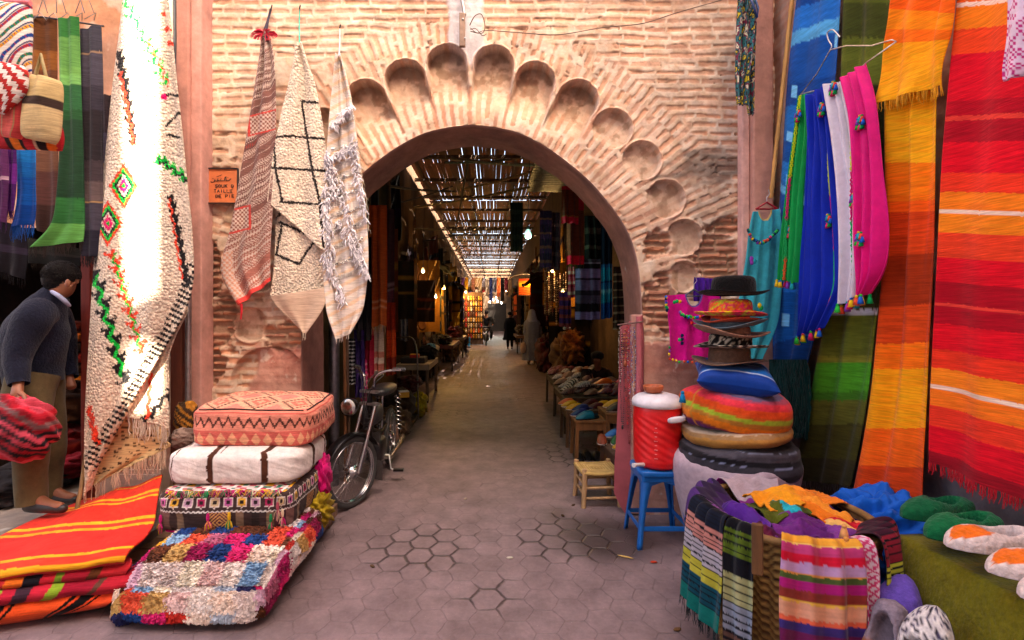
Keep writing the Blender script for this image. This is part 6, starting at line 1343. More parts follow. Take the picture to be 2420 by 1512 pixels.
# slippers, built lying with the toe towards -Y
def slipper(name, label, upper, inner, sole, L=.27, Wd=.095, Hh=.055, felt=False, group=None, pat=None, cat='slipper', point=.62, mat=None):
    root = thing(name, label, cat, (0, 0, 0), group); s_ = np.linspace(0, 1, 34); a = np.linspace(0, PI, 25); S, A = np.meshgrid(s_, a, indexing='ij')
    wf = lambda s: Wd / 2 * (np.sin(PI * np.clip(s, 1e-7, .9999) ** point) ** .55) * (1 if not felt else (1 + .05 * np.sin(s * 5)))
    if felt:
        wf = lambda s: Wd / 2 * np.interp(s, [0, .03, .10, .22, .36, .52, .66, .84, .94, .98, 1], [0, .32, .60, .88, 1, .92, .80, .80, .66, .4, 0])
        hf = Hh * np.interp(S, [0, .03, .12, .28, .42, .6, .8, .95, 1], [.1, .42, .72, 1, 1.05, .9, .95, .85, .2])
        fz = 1 + .22 * (fbm(S * 5 + len(label), A * 2 + 3, 4, 5) - .5); z = hf * np.sin(A) ** .55 * fz; x = wf(S) * np.cos(A) * (1 + .3 * (fz - 1)); y = S * L
        op = sst(1.0, .82, np.hypot((S - .60) / .24, np.cos(A) / .66)); z = z * (1 - op * .80)
        col = np.ones(S.shape + (3,)) * hexc(upper); 
        if pat: col = pat(S, np.cos(A), col)
        col = mix(col, hexc(inner), op)
        mb = MB(); mb.grid(np.stack([x, y, z], -1), col); mb.build('felt_body', M('felt'), root)
        mb = MB(); o_ = np.stack([wf(s_), s_ * L], -1); ol = np.r_[o_, (o_ * (-1, 1))[::-1][1:-1]]; n = len(ol); P0 = np.c_[ol, np.full(n, 0)]; mb._add(np.r_[P0, P0 - (0, 0, .004)], hexc(sole), [[list(range(n))[::-1]], [list(range(n, 2 * n))], [[i, (i + 1) % n, (i + 1) % n + n, i + n] for i in range(n)]], False); mb.build('sole', M('felt'), root)
    else:
        S1 = S * .60; hf = Hh * sst(-.05, .45, S1) ** .8 + .004; z = hf * np.sin(A) ** .6 + .008; x = wf(S1) * np.cos(A) * .97; y = S1 * L
        y = y + .02 * np.sin(A) * (S > .9) * 0 - .035 * np.sin(A) ** 3 * sst(.8, 1, S) * 0 + .03 * sst(.75, 1, S) * np.abs(np.cos(A))
        col = np.ones(S.shape + (3,)) * hexc(upper)
        if pat: col = pat(S, np.cos(A), col)
        mb = MB(); mb.grid(np.stack([x, y, z], -1), col)
        S2 = .57 + S * .43; mb.grid(np.stack([wf(S2) * np.cos(A) * .95, S2 * L, .010 + .014 * np.abs(np.cos(A)) ** 4 * np.ones_like(S2)], -1), hexc(inner)); mb.build('upper', M(mat or 'leather'), root, solid=.0025)
        mb = MB(); o_ = np.stack([wf(s_) * 1.04, s_ * L], -1); ol = np.r_[o_, (o_ * (-1, 1))[::-1][1:-1]]; n = len(ol); P0 = np.c_[ol, np.full(n, .010)]; mb._add(np.r_[P0, P0 - (0, 0, .010)], hexc(sole), [[list(range(n))], [list(range(n, 2 * n))[::-1]], [[i, i + n, (i + 1) % n + n, (i + 1) % n] for i in range(n)]], False); mb.build('sole', M('leather'), root)
    return root
def place(o, loc, rz=0, rx=0, ry=0, s=1):
    o.location = Vector([float(t) for t in loc]); o.rotation_euler = (rx, ry, rz); o.scale = (s, s, s); return o
g = 'felt slippers on the olive cloth'
def bl(cols, sc=9, seed=3): 
    a = np.array([hexc(h) for h in cols]); return lambda S, X, c: a[(fbm(S * sc + 3, X * sc * .4 + 3, 3, seed) * 2.5 * len(cols)).astype(int) % len(cols)]
def orange_patch(S, X, c):
    m = (np.hypot((S - .22) / .19, X / .72) + .9 * (fbm(S * 6, X * 4, 3, 4) - .5)) < 1; c[m] = hexc('e87018'); return c
place(slipper('slipper', 'green felt slipper farther from the viewer', '0c5a34', '0a4028', '083820', L=.33, Wd=.13, Hh=.07, felt=True, group=g), P(2133, 1222, 2.0), -1.40)
place(slipper('slipper', 'green felt slipper nearer to the viewer, next to the white ones', '0e6438', '0a4028', '083820', L=.34, Wd=.135, Hh=.075, felt=True, group=g), P(2192, 1262, 1.83) + (0, 0, -.012), -1.35)
place(slipper('slipper', 'white felt slipper with a whole orange heart shape on the toe', 'e0ccc4', 'a89894', 'c8b4b0', L=.34, Wd=.14, Hh=.06, felt=True, group=g, pat=orange_patch), P(2238, 1292, 1.70) + (0, 0, .004), -1.50)
place(slipper('slipper', 'white and orange felt slipper half cut off by the right edge', 'e0ccc4', 'a89894', 'c8b4b0', L=.34, Wd=.14, Hh=.06, felt=True, group=g, pat=orange_patch), P(2335, 1352, 1.53) + (0, 0, .004), -1.62)
place(slipper('slipper', 'white felt slipper, nearest in the row on the table', 'e0ccc4', 'a89894', 'c8b4b0', L=.34, Wd=.14, Hh=.06, felt=True, group=g), P(2412, 1412, 1.39) + (0, 0, .004), -1.62)
def prp(S, X, c): c[:] = hexc('a86020'); c[S < .42] = hexc('6a50b0'); c[(S > .40) & (S < .44)] = hexc('8a6a80'); c[S > .8] = hexc('9a8a9a'); return c
# standing toe-up against the cloth side
def lean(o, foot, rz, tilt, spin=0):
    o.location = Vector([float(t) for t in foot]); o.rotation_euler = (Matrix.Rotation(rz, 3, 'Z') @ Matrix.Rotation(tilt, 3, 'X') @ Matrix.Rotation(spin, 3, 'Y') @ Matrix.Translation((0, 0, 0)).to_3x3()).to_euler(); return o
def stand(o, toe_px, Y, rz, tilt): o.location = Vector([float(t) for t in P(toe_px[0], toe_px[1], Y)]); o.rotation_euler = (Matrix.Rotation(rz, 3, 'Z') @ Matrix.Rotation(tilt, 3, 'X')).to_euler()
stand(slipper('slipper', 'felt slipper with a purple toe and rusty middle standing upright', '6a50b0', '9a8a90', '4a3040', L=.34, Wd=.14, Hh=.07, felt=True, group=g, pat=prp), (2142, 1358), 1.86, 2.04, -1.15)
stand(slipper('slipper', 'rusty brown felt slipper with a grey opening at the bottom edge', 'a86020', '6a5c64', '4a3040', L=.30, Wd=.125, Hh=.07, felt=True, group=g, pat=lambda S, X, c: mix(hexc('a85c20'), hexc('8a7a84'), sst(.42, .5, S))), (2078, 1622), 1.74, -1.1, 1.2)
stand(slipper('slipper', 'white felt slipper with black blotches standing upright', 'd8d0cc', '9a9090', '3a3040', L=.33, Wd=.14, Hh=.07, felt=True, group=g, pat=bl(('d8d0cc', 'd8d0cc', '2a2430', 'c8c0c0', 'd8d0cc', '4a4460', 'e0d8d0'), 12, 5)), (2215, 1432), 1.66, 1.94, -1.15)

# ---- shoe stall in the gateway
def low_stool(label, c, w, d, h, col, g_='low wooden stools carrying the shoes'):
    root = thing('low_table', label, 'table', (c[0], c[1], 0), g_); col = hexc(col)
    mb = MB(); mb.box((c[0], c[1], h - .012), (w, d, .024), col); mb.build('tabletop', M('wood'), root, bevel=.004)
    mb = MB()
    for (dx, dy, sx, sy) in ((0, -1, w * .9, .015), (0, 1, w * .9, .015), (-1, 0, .015, d * .86), (1, 0, .015, d * .86)): mb.box((c[0] + dx * (w / 2 - .025), c[1] + dy * (d / 2 - .025), h - .065), (sx, sy, .08), col * .85)
    mb.build('apron', M('wood'), root, bevel=.003)
    for dx in (-1, 1):
        for dy in (-1, 1): mb = MB(); mb.bar((c[0] + dx * (w / 2 - .03), c[1] + dy * (d / 2 - .03), h - .02), (c[0] + dx * (w / 2 - .02), c[1] + dy * (d / 2 - .02), 0), .035, .035, col * .9); mb.build('leg', M('wood'), root, bevel=.003)
    return root
low_stool('low table under the brightest slippers nearest to the red board', (1.30, 4.45, 0), .50, .55, .30, '6a4a38')
low_stool('light brown stool under the teal slippers', (1.03, 5.15, 0), .34, .34, .42, '8a5c30')
low_stool('light brown stool under the dark leather shoes', (1.36, 5.15, 0), .38, .40, .50, '8a5c30')
low_stool('worn table behind the yellow slippers', (1.12, 5.75, 0), .55, .5, .42, '6a4c30')
low_stool('long dull table under the patterned slippers at the back', (1.28, 6.7, 0), .72, 1.1, .46, '5a4430')
low_stool('low wide bench at the far end of the shoe stall', (1.35, 7.9, 0), .80, 1.1, .50, '4a3828')
g = 'leather slippers on the shoe stall'
kinds = {}
def sl(kind, lab, x, y, z, rz, s=1.0):
    up, inn, so, pt = kinds[kind]; o = slipper('slipper', lab, up, inn, so, group=g, pat=pt, mat='leather'); place(o, (x, y, z), rz, s=s); return o
def spots(a_, b_, sc=10, seed=2): return bl((a_, a_, b_, a_, b_), sc, seed)
kinds = dict(yel=('e0a80c', 'c89828', 'e8e0d0', None), org=('e06010', 'b85018', 'e8e0d0', None), blu=('1c2c6a', '38508a', 'd8d0c8', None), red=('b01420', '8a1820', 'd8d0c8', None), pnk=('c81858', 'a03050', 'd8d0c8', None), tea=('0a6c84', '1a4858', '1a1414', None),
  brn=('2c1612', '3a2018', 'b8a090', None), sky=('2868b0', '8898a8', 'd8d0c8', None), grn=('2a5c28', '8a7048', 'd8d0c8', None), ter=('8a3c20', '9098a8', 'd8d0c8', None), blk=('0c0a0c', '1a1618', '1a1414', None), wht=('c8b4ac', '9a8480', '4a3028', spots('d0c0b8', '2c2024')),
  leo=('6a4438', '4a3028', '2a1c18', spots('8a6058', '2a1a1c', 12, 5)), prp=('4a2038', '3a1a28', '2a1c18', spots('5a2840', '8a5040', 9, 7)), tan=('9a7058', '7a5040', '3a2820', None), mar=('5a1c20', '4a1c1c', '8a7060', None), stp=('a89080', '6a5448', '3a2a22', lambda S, X, c: np.where((np.floor(S * 9) % 2 > 0)[..., None], hexc('c8b8a8'), hexc('3a2c28'))))
Z1 = .302
seq = [('yel', 1.19, 4.30), ('blu', 1.22, 4.24), ('org', 1.245, 4.19), ('red', 1.27, 4.15), ('org', 1.30, 4.11), ('red', 1.33, 4.07)]
row1 = ['yellow slipper at the head of the fanned row by the red board', 'navy slipper just behind the yellow head of the fanned row', 'orange slipper third in the fanned row by the red board', 'crimson slipper fourth in the fanned row by the red board', 'orange slipper fifth in the fanned row by the red board', 'scarlet slipper nearest in the fanned row by the red board']
for (k, x, y), lab in zip(seq, row1): sl(k, lab, x - .10, y + .03, Z1 + .004, -1.15)
for (k, x, y, lab, rz) in (('ter', 1.02, 4.47, 'terracotta slipper with a blue lining on the low table', -.25), ('sky', 1.08, 4.58, 'sky blue slipper lying on the green one', -1.1), ('grn', 1.14, 4.45, 'green embroidered slipper beside the terracotta one', -.3), ('pnk', 1.18, 4.56, 'pink red slipper beside the sky blue one', -1.1), ('tea', 1.22, 4.50, 'small teal slipper behind the fanned row', -1.1), ('org', 1.20, 4.41, 'orange slipper lying behind the yellow one by the red board', -1.1)):
    sl(k, lab, x, y, Z1 + (.05 if k in ('sky', 'pnk') else 0.004), rz)
for i, (x, y, lab) in enumerate(((.88, 5.02, 'teal leather slipper, front one on the light stool'), (.90, 5.10, 'teal leather slipper, rear one on the light stool'), (.86, 5.20, 'navy slipper behind the teal pair'))): sl('tea' if i < 2 else 'blu', lab, x, y, .422, -1.25 + .1 * i)
for i, (x, y, lab) in enumerate(((1.20, 5.03, 'dark brown leather shoe, front one of the pair on the stool'), (1.23, 5.14, 'dark brown leather shoe, rear one of the pair on the stool'), (1.22, 5.27, 'mustard yellow slipper behind the dark brown pair'))): sl('brn' if i < 2 else 'yel', lab, x, y, .502, -1.25, 1.15)
for i, (k, x, y, lab) in enumerate((('yel', .86, 5.55, 'yellow slipper pointing left on the worn table'), ('yel', .83, 5.72, 'second yellow slipper on the worn table'), ('org', .82, 5.88, 'ochre orange slipper at the left of the worn table'), ('blu', .92, 5.48, 'dark blue slipper in front of the yellow pair'), ('mar', 1.12, 5.60, 'maroon slipper at the right of the worn table'), ('yel', 1.22, 5.72, 'bright yellow slipper behind the dark shoes'), ('mar', 1.1, 5.85, 'maroon slipper at the back of the worn table'))): sl(k, lab, x, y, .422, -1.2)
kk = ['leo', 'prp', 'wht', 'stp', 'tan', 'mar', 'wht', 'leo', 'prp', 'tan']
adj = {'leo': 'leopard spotted', 'prp': 'plum patterned', 'wht': 'white spotted', 'stp': 'cream striped', 'tan': 'plain tan', 'mar': 'plain maroon'}
n_ = 0; protos = {}; ORD = ['first', 'second', 'third', 'fourth', 'fifth', 'sixth', 'seventh', 'eighth', 'ninth', 'tenth']
for r_ in range(8):
    for c_ in range(6):
        k = kk[(r_ * 3 + c_ * 7) % 10]; x = .90 + c_ * .145 + .05 * random.random() + (r_ > 4) * .05; y = 6.2 + r_ * .30 + .06 * random.random(); z = (.462 if y < 7.3 else .502) + .03 * (c_ % 2) + .02 * random.random()
        lab = '%s slipper, %s from the left in row %s of the heap at the back' % (adj[k], ORD[c_], ORD[r_]); gg = '%s slippers heaped at the back of the shoe stall' % adj[k]
        if k not in protos: protos[k] = sl(k, lab, x, y, z, -1.3 + .6 * random.random(), 1.1); protos[k]['group'] = gg
        else:
            cpy = copy_tree(protos[k]); cpy['label'] = lab; place(cpy, (x, y, z), -1.3 + .7 * random.random(), rx=.2 * random.random(), s=1.1)
for (k, x, y, z, lab) in (('org', 1.42, 6.6, .56, 'bright orange babouche on top of the patterned heap'), ('pnk', 1.72, 6.7, .56, 'magenta babouche at the right of the patterned heap'), ('wht', 1.08, 6.3, .56, 'white spotted babouche standing out on top of the heap')): sl(k, lab, x, y, z, -1.2, 1.2)
for q in range(5):
    o = sl('blk', 'shiny black shoe under the stools, %s from the left' % ORD[q], .92 + .09 * q, 4.95 + .05 * (q % 2), 0.005, -.1 + .2 * random.random()); o['group'] = 'black shoes under the stools'
# ================================================================== THE COVERED ALLEY
def hcloth(label, x, y, zt, w, h, rot, spec, seed, name='hanging_cloth', cat='cloth', group='cloths hung along the alley', fr_=None, folds=(2.2, .03), mat='weave', nu=26, nv=60, taper=.0):
    u = np.linspace(-.5, .5, nu); v = np.linspace(0, 1, nv); U, V = np.meshgrid(u, v, indexing='ij')
    w_ = folds[1] * (np.sin((U + .5) * folds[0] * 6.28 + 3 * fbm(V * 1.3, U * 2, 2, seed)) + 1.5 * (fbm(U * 4 + seed, V * 2, 3, seed) - .5)) * (.3 + V)
    ww = w * (1 - taper * (1 - V)); X_ = x + U * ww * math.cos(rot) - w_ * math.sin(rot); Y_ = y + U * ww * math.sin(rot) + w_ * math.cos(rot)
    Z_ = zt - h * V - .04 * h * (fbm(U * 3 + seed, V * 0, 2, seed)) * V
    mb = MB(); mb.grid(np.stack([X_, Y_, Z_], -1), bands(V, spec, U, .004, seed, .12))
    if fr_ is None: return tag(mb.build(name, M(mat)), label, cat, group)
    root = thing(name, label, cat, (x, y, zt), group); mb.build('cloth', M(mat), root)
    f = MB(); f.fringe(np.stack([X_, Y_, Z_], -1)[:, -1], .08, hexc(fr_), w=.004, n=24); f.build('fringe', M('cloth'), root); return root
def at(px, py, Y): q = P(px, py, Y); return q[0], q[2]
def hpx(label, px0, px1, py0, py1, Y, spec, seed, **k):
    a = P(px0, py0, Y); b = P(px1, py1, Y); return hcloth(label, (a[0] + b[0]) / 2, Y, a[2], b[0] - a[0], a[2] - b[2], k.pop('rot', 0.0), spec, seed, **k)
S = lambda *a: stripe_list(*a)
_seen = {}
def nth(lab):
    n = _seen.get(lab, 0); _seen[lab] = n + 1
    return lab + ('' if n == 0 else ', %s from the gate' % ORD[n])
g = 'cloths hung just inside the gate on the left'
for (lab, a, b, c, d, Y, sp, fr_) in (
    ('black cloth hanging behind the white wedding blanket', 838, 878, 560, 800, 4.7, S((9, '0e0c10'), (2, '1c181c')), None),
    ('long orange brown shawl with fine pale lines near its fringe', 872, 914, 485, 764, 4.9, S((80, 'a8501c'), (2, 'd09060'), (3, 'b05820'), (2, 'd09060'), (14, 'b86028')), 'b08860'),
    ('dull mauve shawl hanging right of the orange brown one', 888, 932, 495, 770, 5.4, S((60, '3c2428'), (2, '7a5c60'), (2, '3c2428'), (2, '7a5c60'), (30, '58303c')), '583040'),
    ('bright orange cloth hanging lowest at the left inside the gate', 911, 935, 715, 884, 5.3, S((30, '9a3018'), (30, 'd04c18'), (20, '983018')), None),
    ('white lace edged cloth hanging inside the gate', 876, 906, 720, 884, 5.0, S((60, 'b8a898'), (8, 'c07868'), (8, 'c8b8a8'), (8, 'b86858'), (6, 'c8b8a8')), None),
    ('crimson cloth hanging left of the white lace edged one', 860, 884, 745, 890, 4.9, S((40, '8a1028'), (30, 'a01838')), None),
    ('magenta red checked cloth behind the moped headlight', 852, 868, 850, 950, 4.75, S(*[(2, 'b02860'), (1, 'c88090')] * 8), None),
    ('deep violet shawl hanging above the moped', 836, 862, 780, 935, 4.7, S((30, '24144a'), (20, '301a58')), None),
    ('black and white thin striped cloth above the moped', 820, 840, 800, 905, 4.6, S(*[(2, '14141a'), (1, 'a8a4a8')] * 12), None),
    ('grey blue cloth hanging on the left further into the alley', 944, 964, 640, 802, 8.6, S((40, '40404e'), (20, '545464')), None)):
    hpx(lab, a, b, c, d, Y, sp, 100 + a, fr_=fr_, group=g)
g = 'textiles hung inside the gate on the right'
RB = S((10, 'c01430'), (70, '6a3018'), (4, '8a5020'), (18, 'd01838'))
for (lab, a, b, c, d, Y, sp, fr_) in (
    ('short red and brown shawl hanging high behind the arch', 1328, 1368, 440, 526, 5.6, RB, None),
    ('longer red and brown shawl with a scarlet hem and green fringe', 1340, 1380, 462, 622, 5.9, S((30, 'b01430'), (90, '6a3420'), (18, 'd81838')), '4a4a1c'),
    ('dark purple flowered cloth hanging beside the green lamp', 1276, 1304, 498, 630, 7.0, S(*[(3, '2a1834'), (1, '6a4038'), (2, '3a2044')] * 4), '3a2038'),
    ('dusky brown flowered cloth hanging right of the purple one', 1302, 1324, 502, 636, 7.2, S(*[(3, '3a2430'), (1, '5a3c40')] * 4), None),
    ('dark mossy green cloth hanging left of the green lamp', 1206, 1236, 478, 592, 7.6, S(*[(3, '1c2018'), (2, '2a3024')] * 4), None),
    ('lilac, grey and black striped blanket on the right inside the gate', 1360, 1419, 612, 752, 6.0, S((5, '3a3844'), (3, '8a88a0'), (8, '141218'), (14, '7870a0'), (4, '2a2838'), (16, '6a6690'), (8, '2c2a38'), (12, '4a4860'), (14, '16141c'), (12, '7a74a8')), None),
    ('cream and black striped blanket above the lilac one', 1382, 1420, 510, 615, 6.1, S((20, '100e0e'), (10, '3a342c'), (20, '0e0c0c'), (6, '4a4438'), (20, '100e0e')), None),
    ('blue and turquoise striped blanket beside the lilac one', 1421, 1448, 520, 748, 6.0, S((50, '0a1428'), (4, '2068a0'), (14, '1890b8'), (2, '0a3060'), (8, '1a70a8'), (4, '60b8d0'), (10, '1488b0'), (18, '0a4a98')), None),
    ('brown blanket with cream and black lines at the right jamb', 1450, 1482, 630, 775, 5.6, S(*[(5, '2a1a14'), (1, '8a7860'), (4, '3a281c'), (1, '8a7860')] * 4), None),
    ('pink and cream patterned cloth under the green fringe', 1343, 1364, 630, 702, 6.2, S(*[(3, 'b04a5a'), (2, 'c8a090'), (2, '902038')] * 3), None),
    ('violet and rust patterned scarf under the purple cloth', 1322, 1350, 690, 770, 6.6, S(*[(3, '3a1850'), (2, '7a3030')] * 4), None)):
    hpx(lab, a, b, c, d, Y, sp, 200 + a, fr_=fr_, group=g)
# long rows of cloth down both sides
CN = [('dark wine', '2c0c10'), ('dark brown', '2a1a10'), ('ochre', '8a5a1c'), ('black', '0c0a0a'), ('rust', '6a2c12'), ('slate grey', '2a2a32'), ('mustard', '9a6a14'), ('deep purple', '241030'), ('cream', '8a7458'), ('bottle green', '101c14')]
i = 0
for side in (-1, 1):
    y = 6.2 if side < 0 else 8.6
    while y < 35:
        nm, cc = CN[int(rnd(i, 3, 5) * 9.99)]; nm2, c2 = CN[int(rnd(i, 8, 6) * 9.99)]
        w_ = .45 + .5 * random.random(); h_ = .9 + 1.1 * random.random(); x = side * (1.52 + .12 * random.random() + (.12 if side > 0 else 0)); rot = side * (1.2 + .5 * random.random()) if random.random() < .6 else .2 * random.random()
        sp = S((5 + 10 * random.random(), cc), (2, c2), (6, cc), (1, c2), (9 + 6 * random.random(), cc))
        hcloth(nth('%s and %s striped cloth hung on the %s' % (nm, nm2, 'left' if side < 0 else 'right')), x, y, 2.1 + .9 * random.random(), w_, h_, rot, sp, 300 + i, nu=18, nv=30, group='%s and %s striped cloths on the %s of the alley' % (nm, nm2, 'left' if side < 0 else 'right')); i += 1
        if i % 2: 
            nm, cc = CN[int(rnd(i, 13, 5) * 9.99)]; nm2, c2 = CN[int(rnd(i, 17, 6) * 9.99)]
            hcloth(nth('%s cloth with %s bands high on the %s' % (nm, nm2, 'left' if side < 0 else 'right')), side * (1.50 + .08 * random.random()), y + .2, 3.1 + .9 * random.random(), .5 + .4 * random.random(), .8 + .7 * random.random(), side * 1.3 + .3 * random.random(), S((8, cc), (2, c2), (6, cc)), 700 + i, nu=14, nv=24, group='%s cloths with %s bands high on the %s' % (nm, nm2, 'left' if side < 0 else 'right'))
        y += .50 + .45 * random.random() * (1 + y / 22)
# wooden uprights and boards of the stalls
i = 0
for (px0, px1, py0, py1, Y, c, lab) in ((975, 990, 600, 800, 11.5, 'b8801c', 'yellow lit plank at the stall with hanging plates'), (993, 1005, 590, 800, 12.5, 'a06c18', 'narrower yellow plank beside the hanging plates'), (1016, 1020, 650, 710, 14, 'c8b8a0', 'thin white fluorescent tube holder by the left stalls'), (1032, 1042, 610, 760, 18, '4a3418', 'brown stall upright left of the first yellow lamp'), (1058, 1068, 620, 760, 20, '20140c', 'black stall upright right of the first yellow lamp'), (925, 932, 470, 800, 8.2, '241810', 'dark upright near the tables on the left'), (1240, 1243, 670, 800, 17.5, '3a2c20', 'thin upright carrying the sunset picture')):
    a = P(px0, py0, Y); b = P(px1, py1, Y); mb = MB(); mb.box(((a[0] + b[0]) / 2, Y, (a[2] + b[2]) / 2), (b[0] - a[0], .05, a[2] - b[2]), hexc(c)); tag(mb.build('stall_post', M('wood'), bevel=.004), lab, 'post', 'posts of the alley stalls')
mbp = None
for q in range(9):
    p = P(982 + (q % 2) * 16, 640 + q * 18, 11.2); mb = MB(); mb.lathe([(.001, 0), (.07, .01), (.1, .03), (.07, .02), (.001, .012)], hexc('7a4a18'), o=p, n=20, R=Matrix.Rotation(PI / 2, 4, 'X'), sq=(1, 1.5)); tag(mb.build('plate', M('clay')), 'oval brown plate, %s from the top on the yellow planks' % ORD[q], 'plate', 'plates hung on the yellow planks')
# poles, rods, corrugated sheet under the roof
g = 'poles laid across under the alley roof'
for (a, b, Ya, Yb, r, c, lab) in (((1093, 447), (1258, 405), 8.2, 7.2, .022, '9a7444', 'pale pole slanting up to the right below the roof'), ((979, 490), (1252, 442), 8.4, 7.6, .022, '8a6a3c', 'lower pale pole slanting up to the right'), ((979, 541), (1204, 541), 9.5, 9.5, .02, '7a6038', 'level pole crossing the alley above the stalls'), ((1066, 373), (1262, 390), 6.6, 6.2, .022, '8a6a48', 'topmost thin pole crossing under the roof'), ((1050, 384), (1210, 376), 6.4, 6.8, .016, '6a4c30', 'short rod beside the topmost pole'), ((921, 440), (1077, 453), 7.2, 8.8, .018, '3a2c20', 'dark iron rod reaching out from the left wall'), ((1107, 374), (1079, 534), 6.8, 8.8, .014, '30241c', 'dark iron strut hanging down from the roof'), ((925, 484), (1070, 440), 8.0, 10, .014, '30241c', 'thin dark rod rising from the left wall'), ((1000, 570), (1130, 545), 12, 15, .018, '2c2018', 'dark rod further down the left side'), ((1020, 600), (1100, 585), 15, 18, .02, '2c2018', 'dark rod above the first yellow lamp'), ((1200, 560), (1300, 553), 9, 9, .016, '6a5034', 'short rod right of the green lamp')):
    mb = MB(); q0 = P(a[0], a[1], Ya); q1 = P(b[0], b[1], Yb); t = np.linspace(0, 1, 12); q = q0 + (q1 - q0) * t[:, None]; q[:, 2] -= .02 * np.sin(PI * t); mb.tube(q, r * (1 + .15 * np.sin(t * 17)), hexc(c), n=8); tag(mb.build('pole', M('wood')), lab, 'pole', g)
u = np.linspace(0, 1, 90); v = np.linspace(0, 1, 4); U, V = np.meshgrid(u, v, indexing='ij')
mb = MB(); mb.grid(np.stack([.60 + .75 * V, 6.6 + 1.6 * U, 3.60 + .022 * np.sin(U * 80) + .35 * U * 0], -1), (.30, .32, .30)); tag(mb.build('corrugated_sheet', M('metal'), solid=.004), 'corrugated metal sheet under the roof on the right', 'sheet')
# lamps
def bulb(label, px, py, Y, col, e, r=.04, watts=4, ztop=4.5, colc=None):
    p = P(px, py, Y); root = thing('hanging_lamp', label, 'lamp', p, 'bulbs lit along the alley')
    mb = MB(); mb.lathe([(.001, -r * 1.15), (r * .7, -r * .9), (r, -r * .1), (r * .85, r * .6), (r * .45, r * 1.3), (r * .4, r * 1.6)], (.8, .8, .8), o=p, n=18); mb.build('glass_bulb', glow(col, e * .016), root)
    mb = MB(); mb.lathe([(r * .42, 0), (r * .45, r * .9), (.001, r)], (.05, .05, .05), o=p + (0, 0, r * 1.55), n=10); mb.build('socket', M('plastic'), root)
    mb = MB(); mb.tube([p + (0, 0, r * 2.4), (p[0] + .02, p[1], (p[2] + ztop) / 2), (p[0], p[1], ztop)], .004, (.04, .03, .03), n=5); mb.build('cord', M('rubber'), root)
    l = bpy.data.lights.new('lamp_light', 'POINT'); l.energy = watts * 1.0; l.color = col; l.shadow_soft_size = r; lo = bpy.data.objects.new('lamp_light', l); COL.objects.link(lo); lo.location = Vector((float(p[0]), float(p[1] - r * 1.6), float(p[2] - r * 1.6))); attach(lo, root)
bulb('greenish white bulb hanging high at the right of the alley', 1248, 556, 6.0, (.45, 1.0, .72), 6, .045, 1.2, 4.55)
bulb('amber bulb hanging alone on the left of the alley', 1049, 680, 15, (1.0, .55, .12), 12, .05, 9, 4.5)
bulb('upper amber bulb above the rack of slippers', 1101, 689, 24, (1.0, .55, .15), 14, .06, 14, 4.5)
bulb('lower amber bulb over the rack of slippers', 1094, 706, 23.5, (1.0, .6, .2), 14, .06, 10, 4.5)
bulb('amber bulb beside the sunset picture', 1271, 669, 17.3, (1.0, .62, .25), 12, .05, 10, 4.5)
bulb('white bulb deep in the left stalls', 1087, 716, 22, (.9, .8, .9), 12, .06, 5, 4.5)
for k, (x, y) in enumerate(((1157, 713), (1165, 709), (1176, 712), (1185, 716), (1172, 704))): bulb('small white bulb, %s of the cluster at the far end of the alley' % ORD[k], x, y, 36, (.9, 1.0, .85), 9, .06, 6, 4.0)
for k, (x, y, Y, lab) in enumerate(((1030, 700, 11, 'amber bulb low over the stall past the white table'), (1305, 640, 10.5, 'amber bulb among the bead strings on the right'), (1000, 640, 8.5, 'amber bulb lighting the yellow planks'), (1196, 688, 30, 'amber bulb near the middle of the far end'), (1210, 700, 27, 'small amber bulb behind the two dark walkers'), (1330, 690, 8.3, 'dim amber bulb behind the shoe seller'))): bulb(lab, x, y, Y, (1.0, .55, .18), 7, .035, (2.2, 2.2, 1.6, 6, 6, 1.2)[k], 4.5)
# tables on the left
def table(label, x0, x1, y0, y1, h, col, top, leg=.05, name='market_table', g_='market tables along the alley'):
    root = thing(name, label, 'table', ((x0 + x1) / 2, (y0 + y1) / 2, 0), g_); mb = MB(); mb.box(((x0 + x1) / 2, (y0 + y1) / 2, h - .05), (x1 - x0, y1 - y0, .1), hexc(top)); mb.build('tabletop', M('paint'), root, bevel=.006)
    for x in (x0 + .04, x1 - .04):
        for y in (y0 + .04, y1 - .04): mb = MB(); mb.box((x, y, (h - .1) / 2), (leg, leg, h - .1), hexc(col)); mb.build('leg', M('wood'), root)
table('white painted market table on the left behind the moped', -1.62, -1.05, 8.3, 9.7, .66, '6a5040', 'a89480')
table('market table with a red brown cloth further down on the left', -1.55, -1.0, 13, 15.5, .70, '3a2418', '5a2018')
table('market table on the right near the woman in grey', 1.5, 1.88, 15.3, 17.5, .72, '3a2418', '6a5038')
table('dark market table deep on the left', -1.6, -.95, 17, 19.5, .7, '2c1c10', '40281a')
table('long market table deep on the right', 1.0, 1.55, 19, 24, .7, '2c1c10', '6a4020')
def boxy(name, label, cat, c, d, col, g_=None, rz=0, mat='paint', lid=None):
    root = thing(name, label, cat, (c[0], c[1], c[2]), g_); R = Matrix.Rotation(rz, 4, 'Z'); mb = MB(); mb.box((c[0], c[1], c[2] + d[2] / 2), d, hexc(col), R=R); mb.build('body', M(mat), root, bevel=.005)
    mb = MB(); mb.box((c[0], c[1], c[2] + d[2] + .006), (d[0] * .96, d[1] * .96, .012), hexc(lid or col) * 1.15, R=R); mb.build('lid', M(mat), root, bevel=.003)
boxy('case', 'flat dark grey case on the white market table', 'case', (-1.36, 8.65, .66), (.42, .4, .09), '2a2628')
boxy('box', 'small red and yellow box on the grey case', 'box', (-1.33, 8.5, .762), (.16, .1, .05), 'c02818', lid='e0a020')
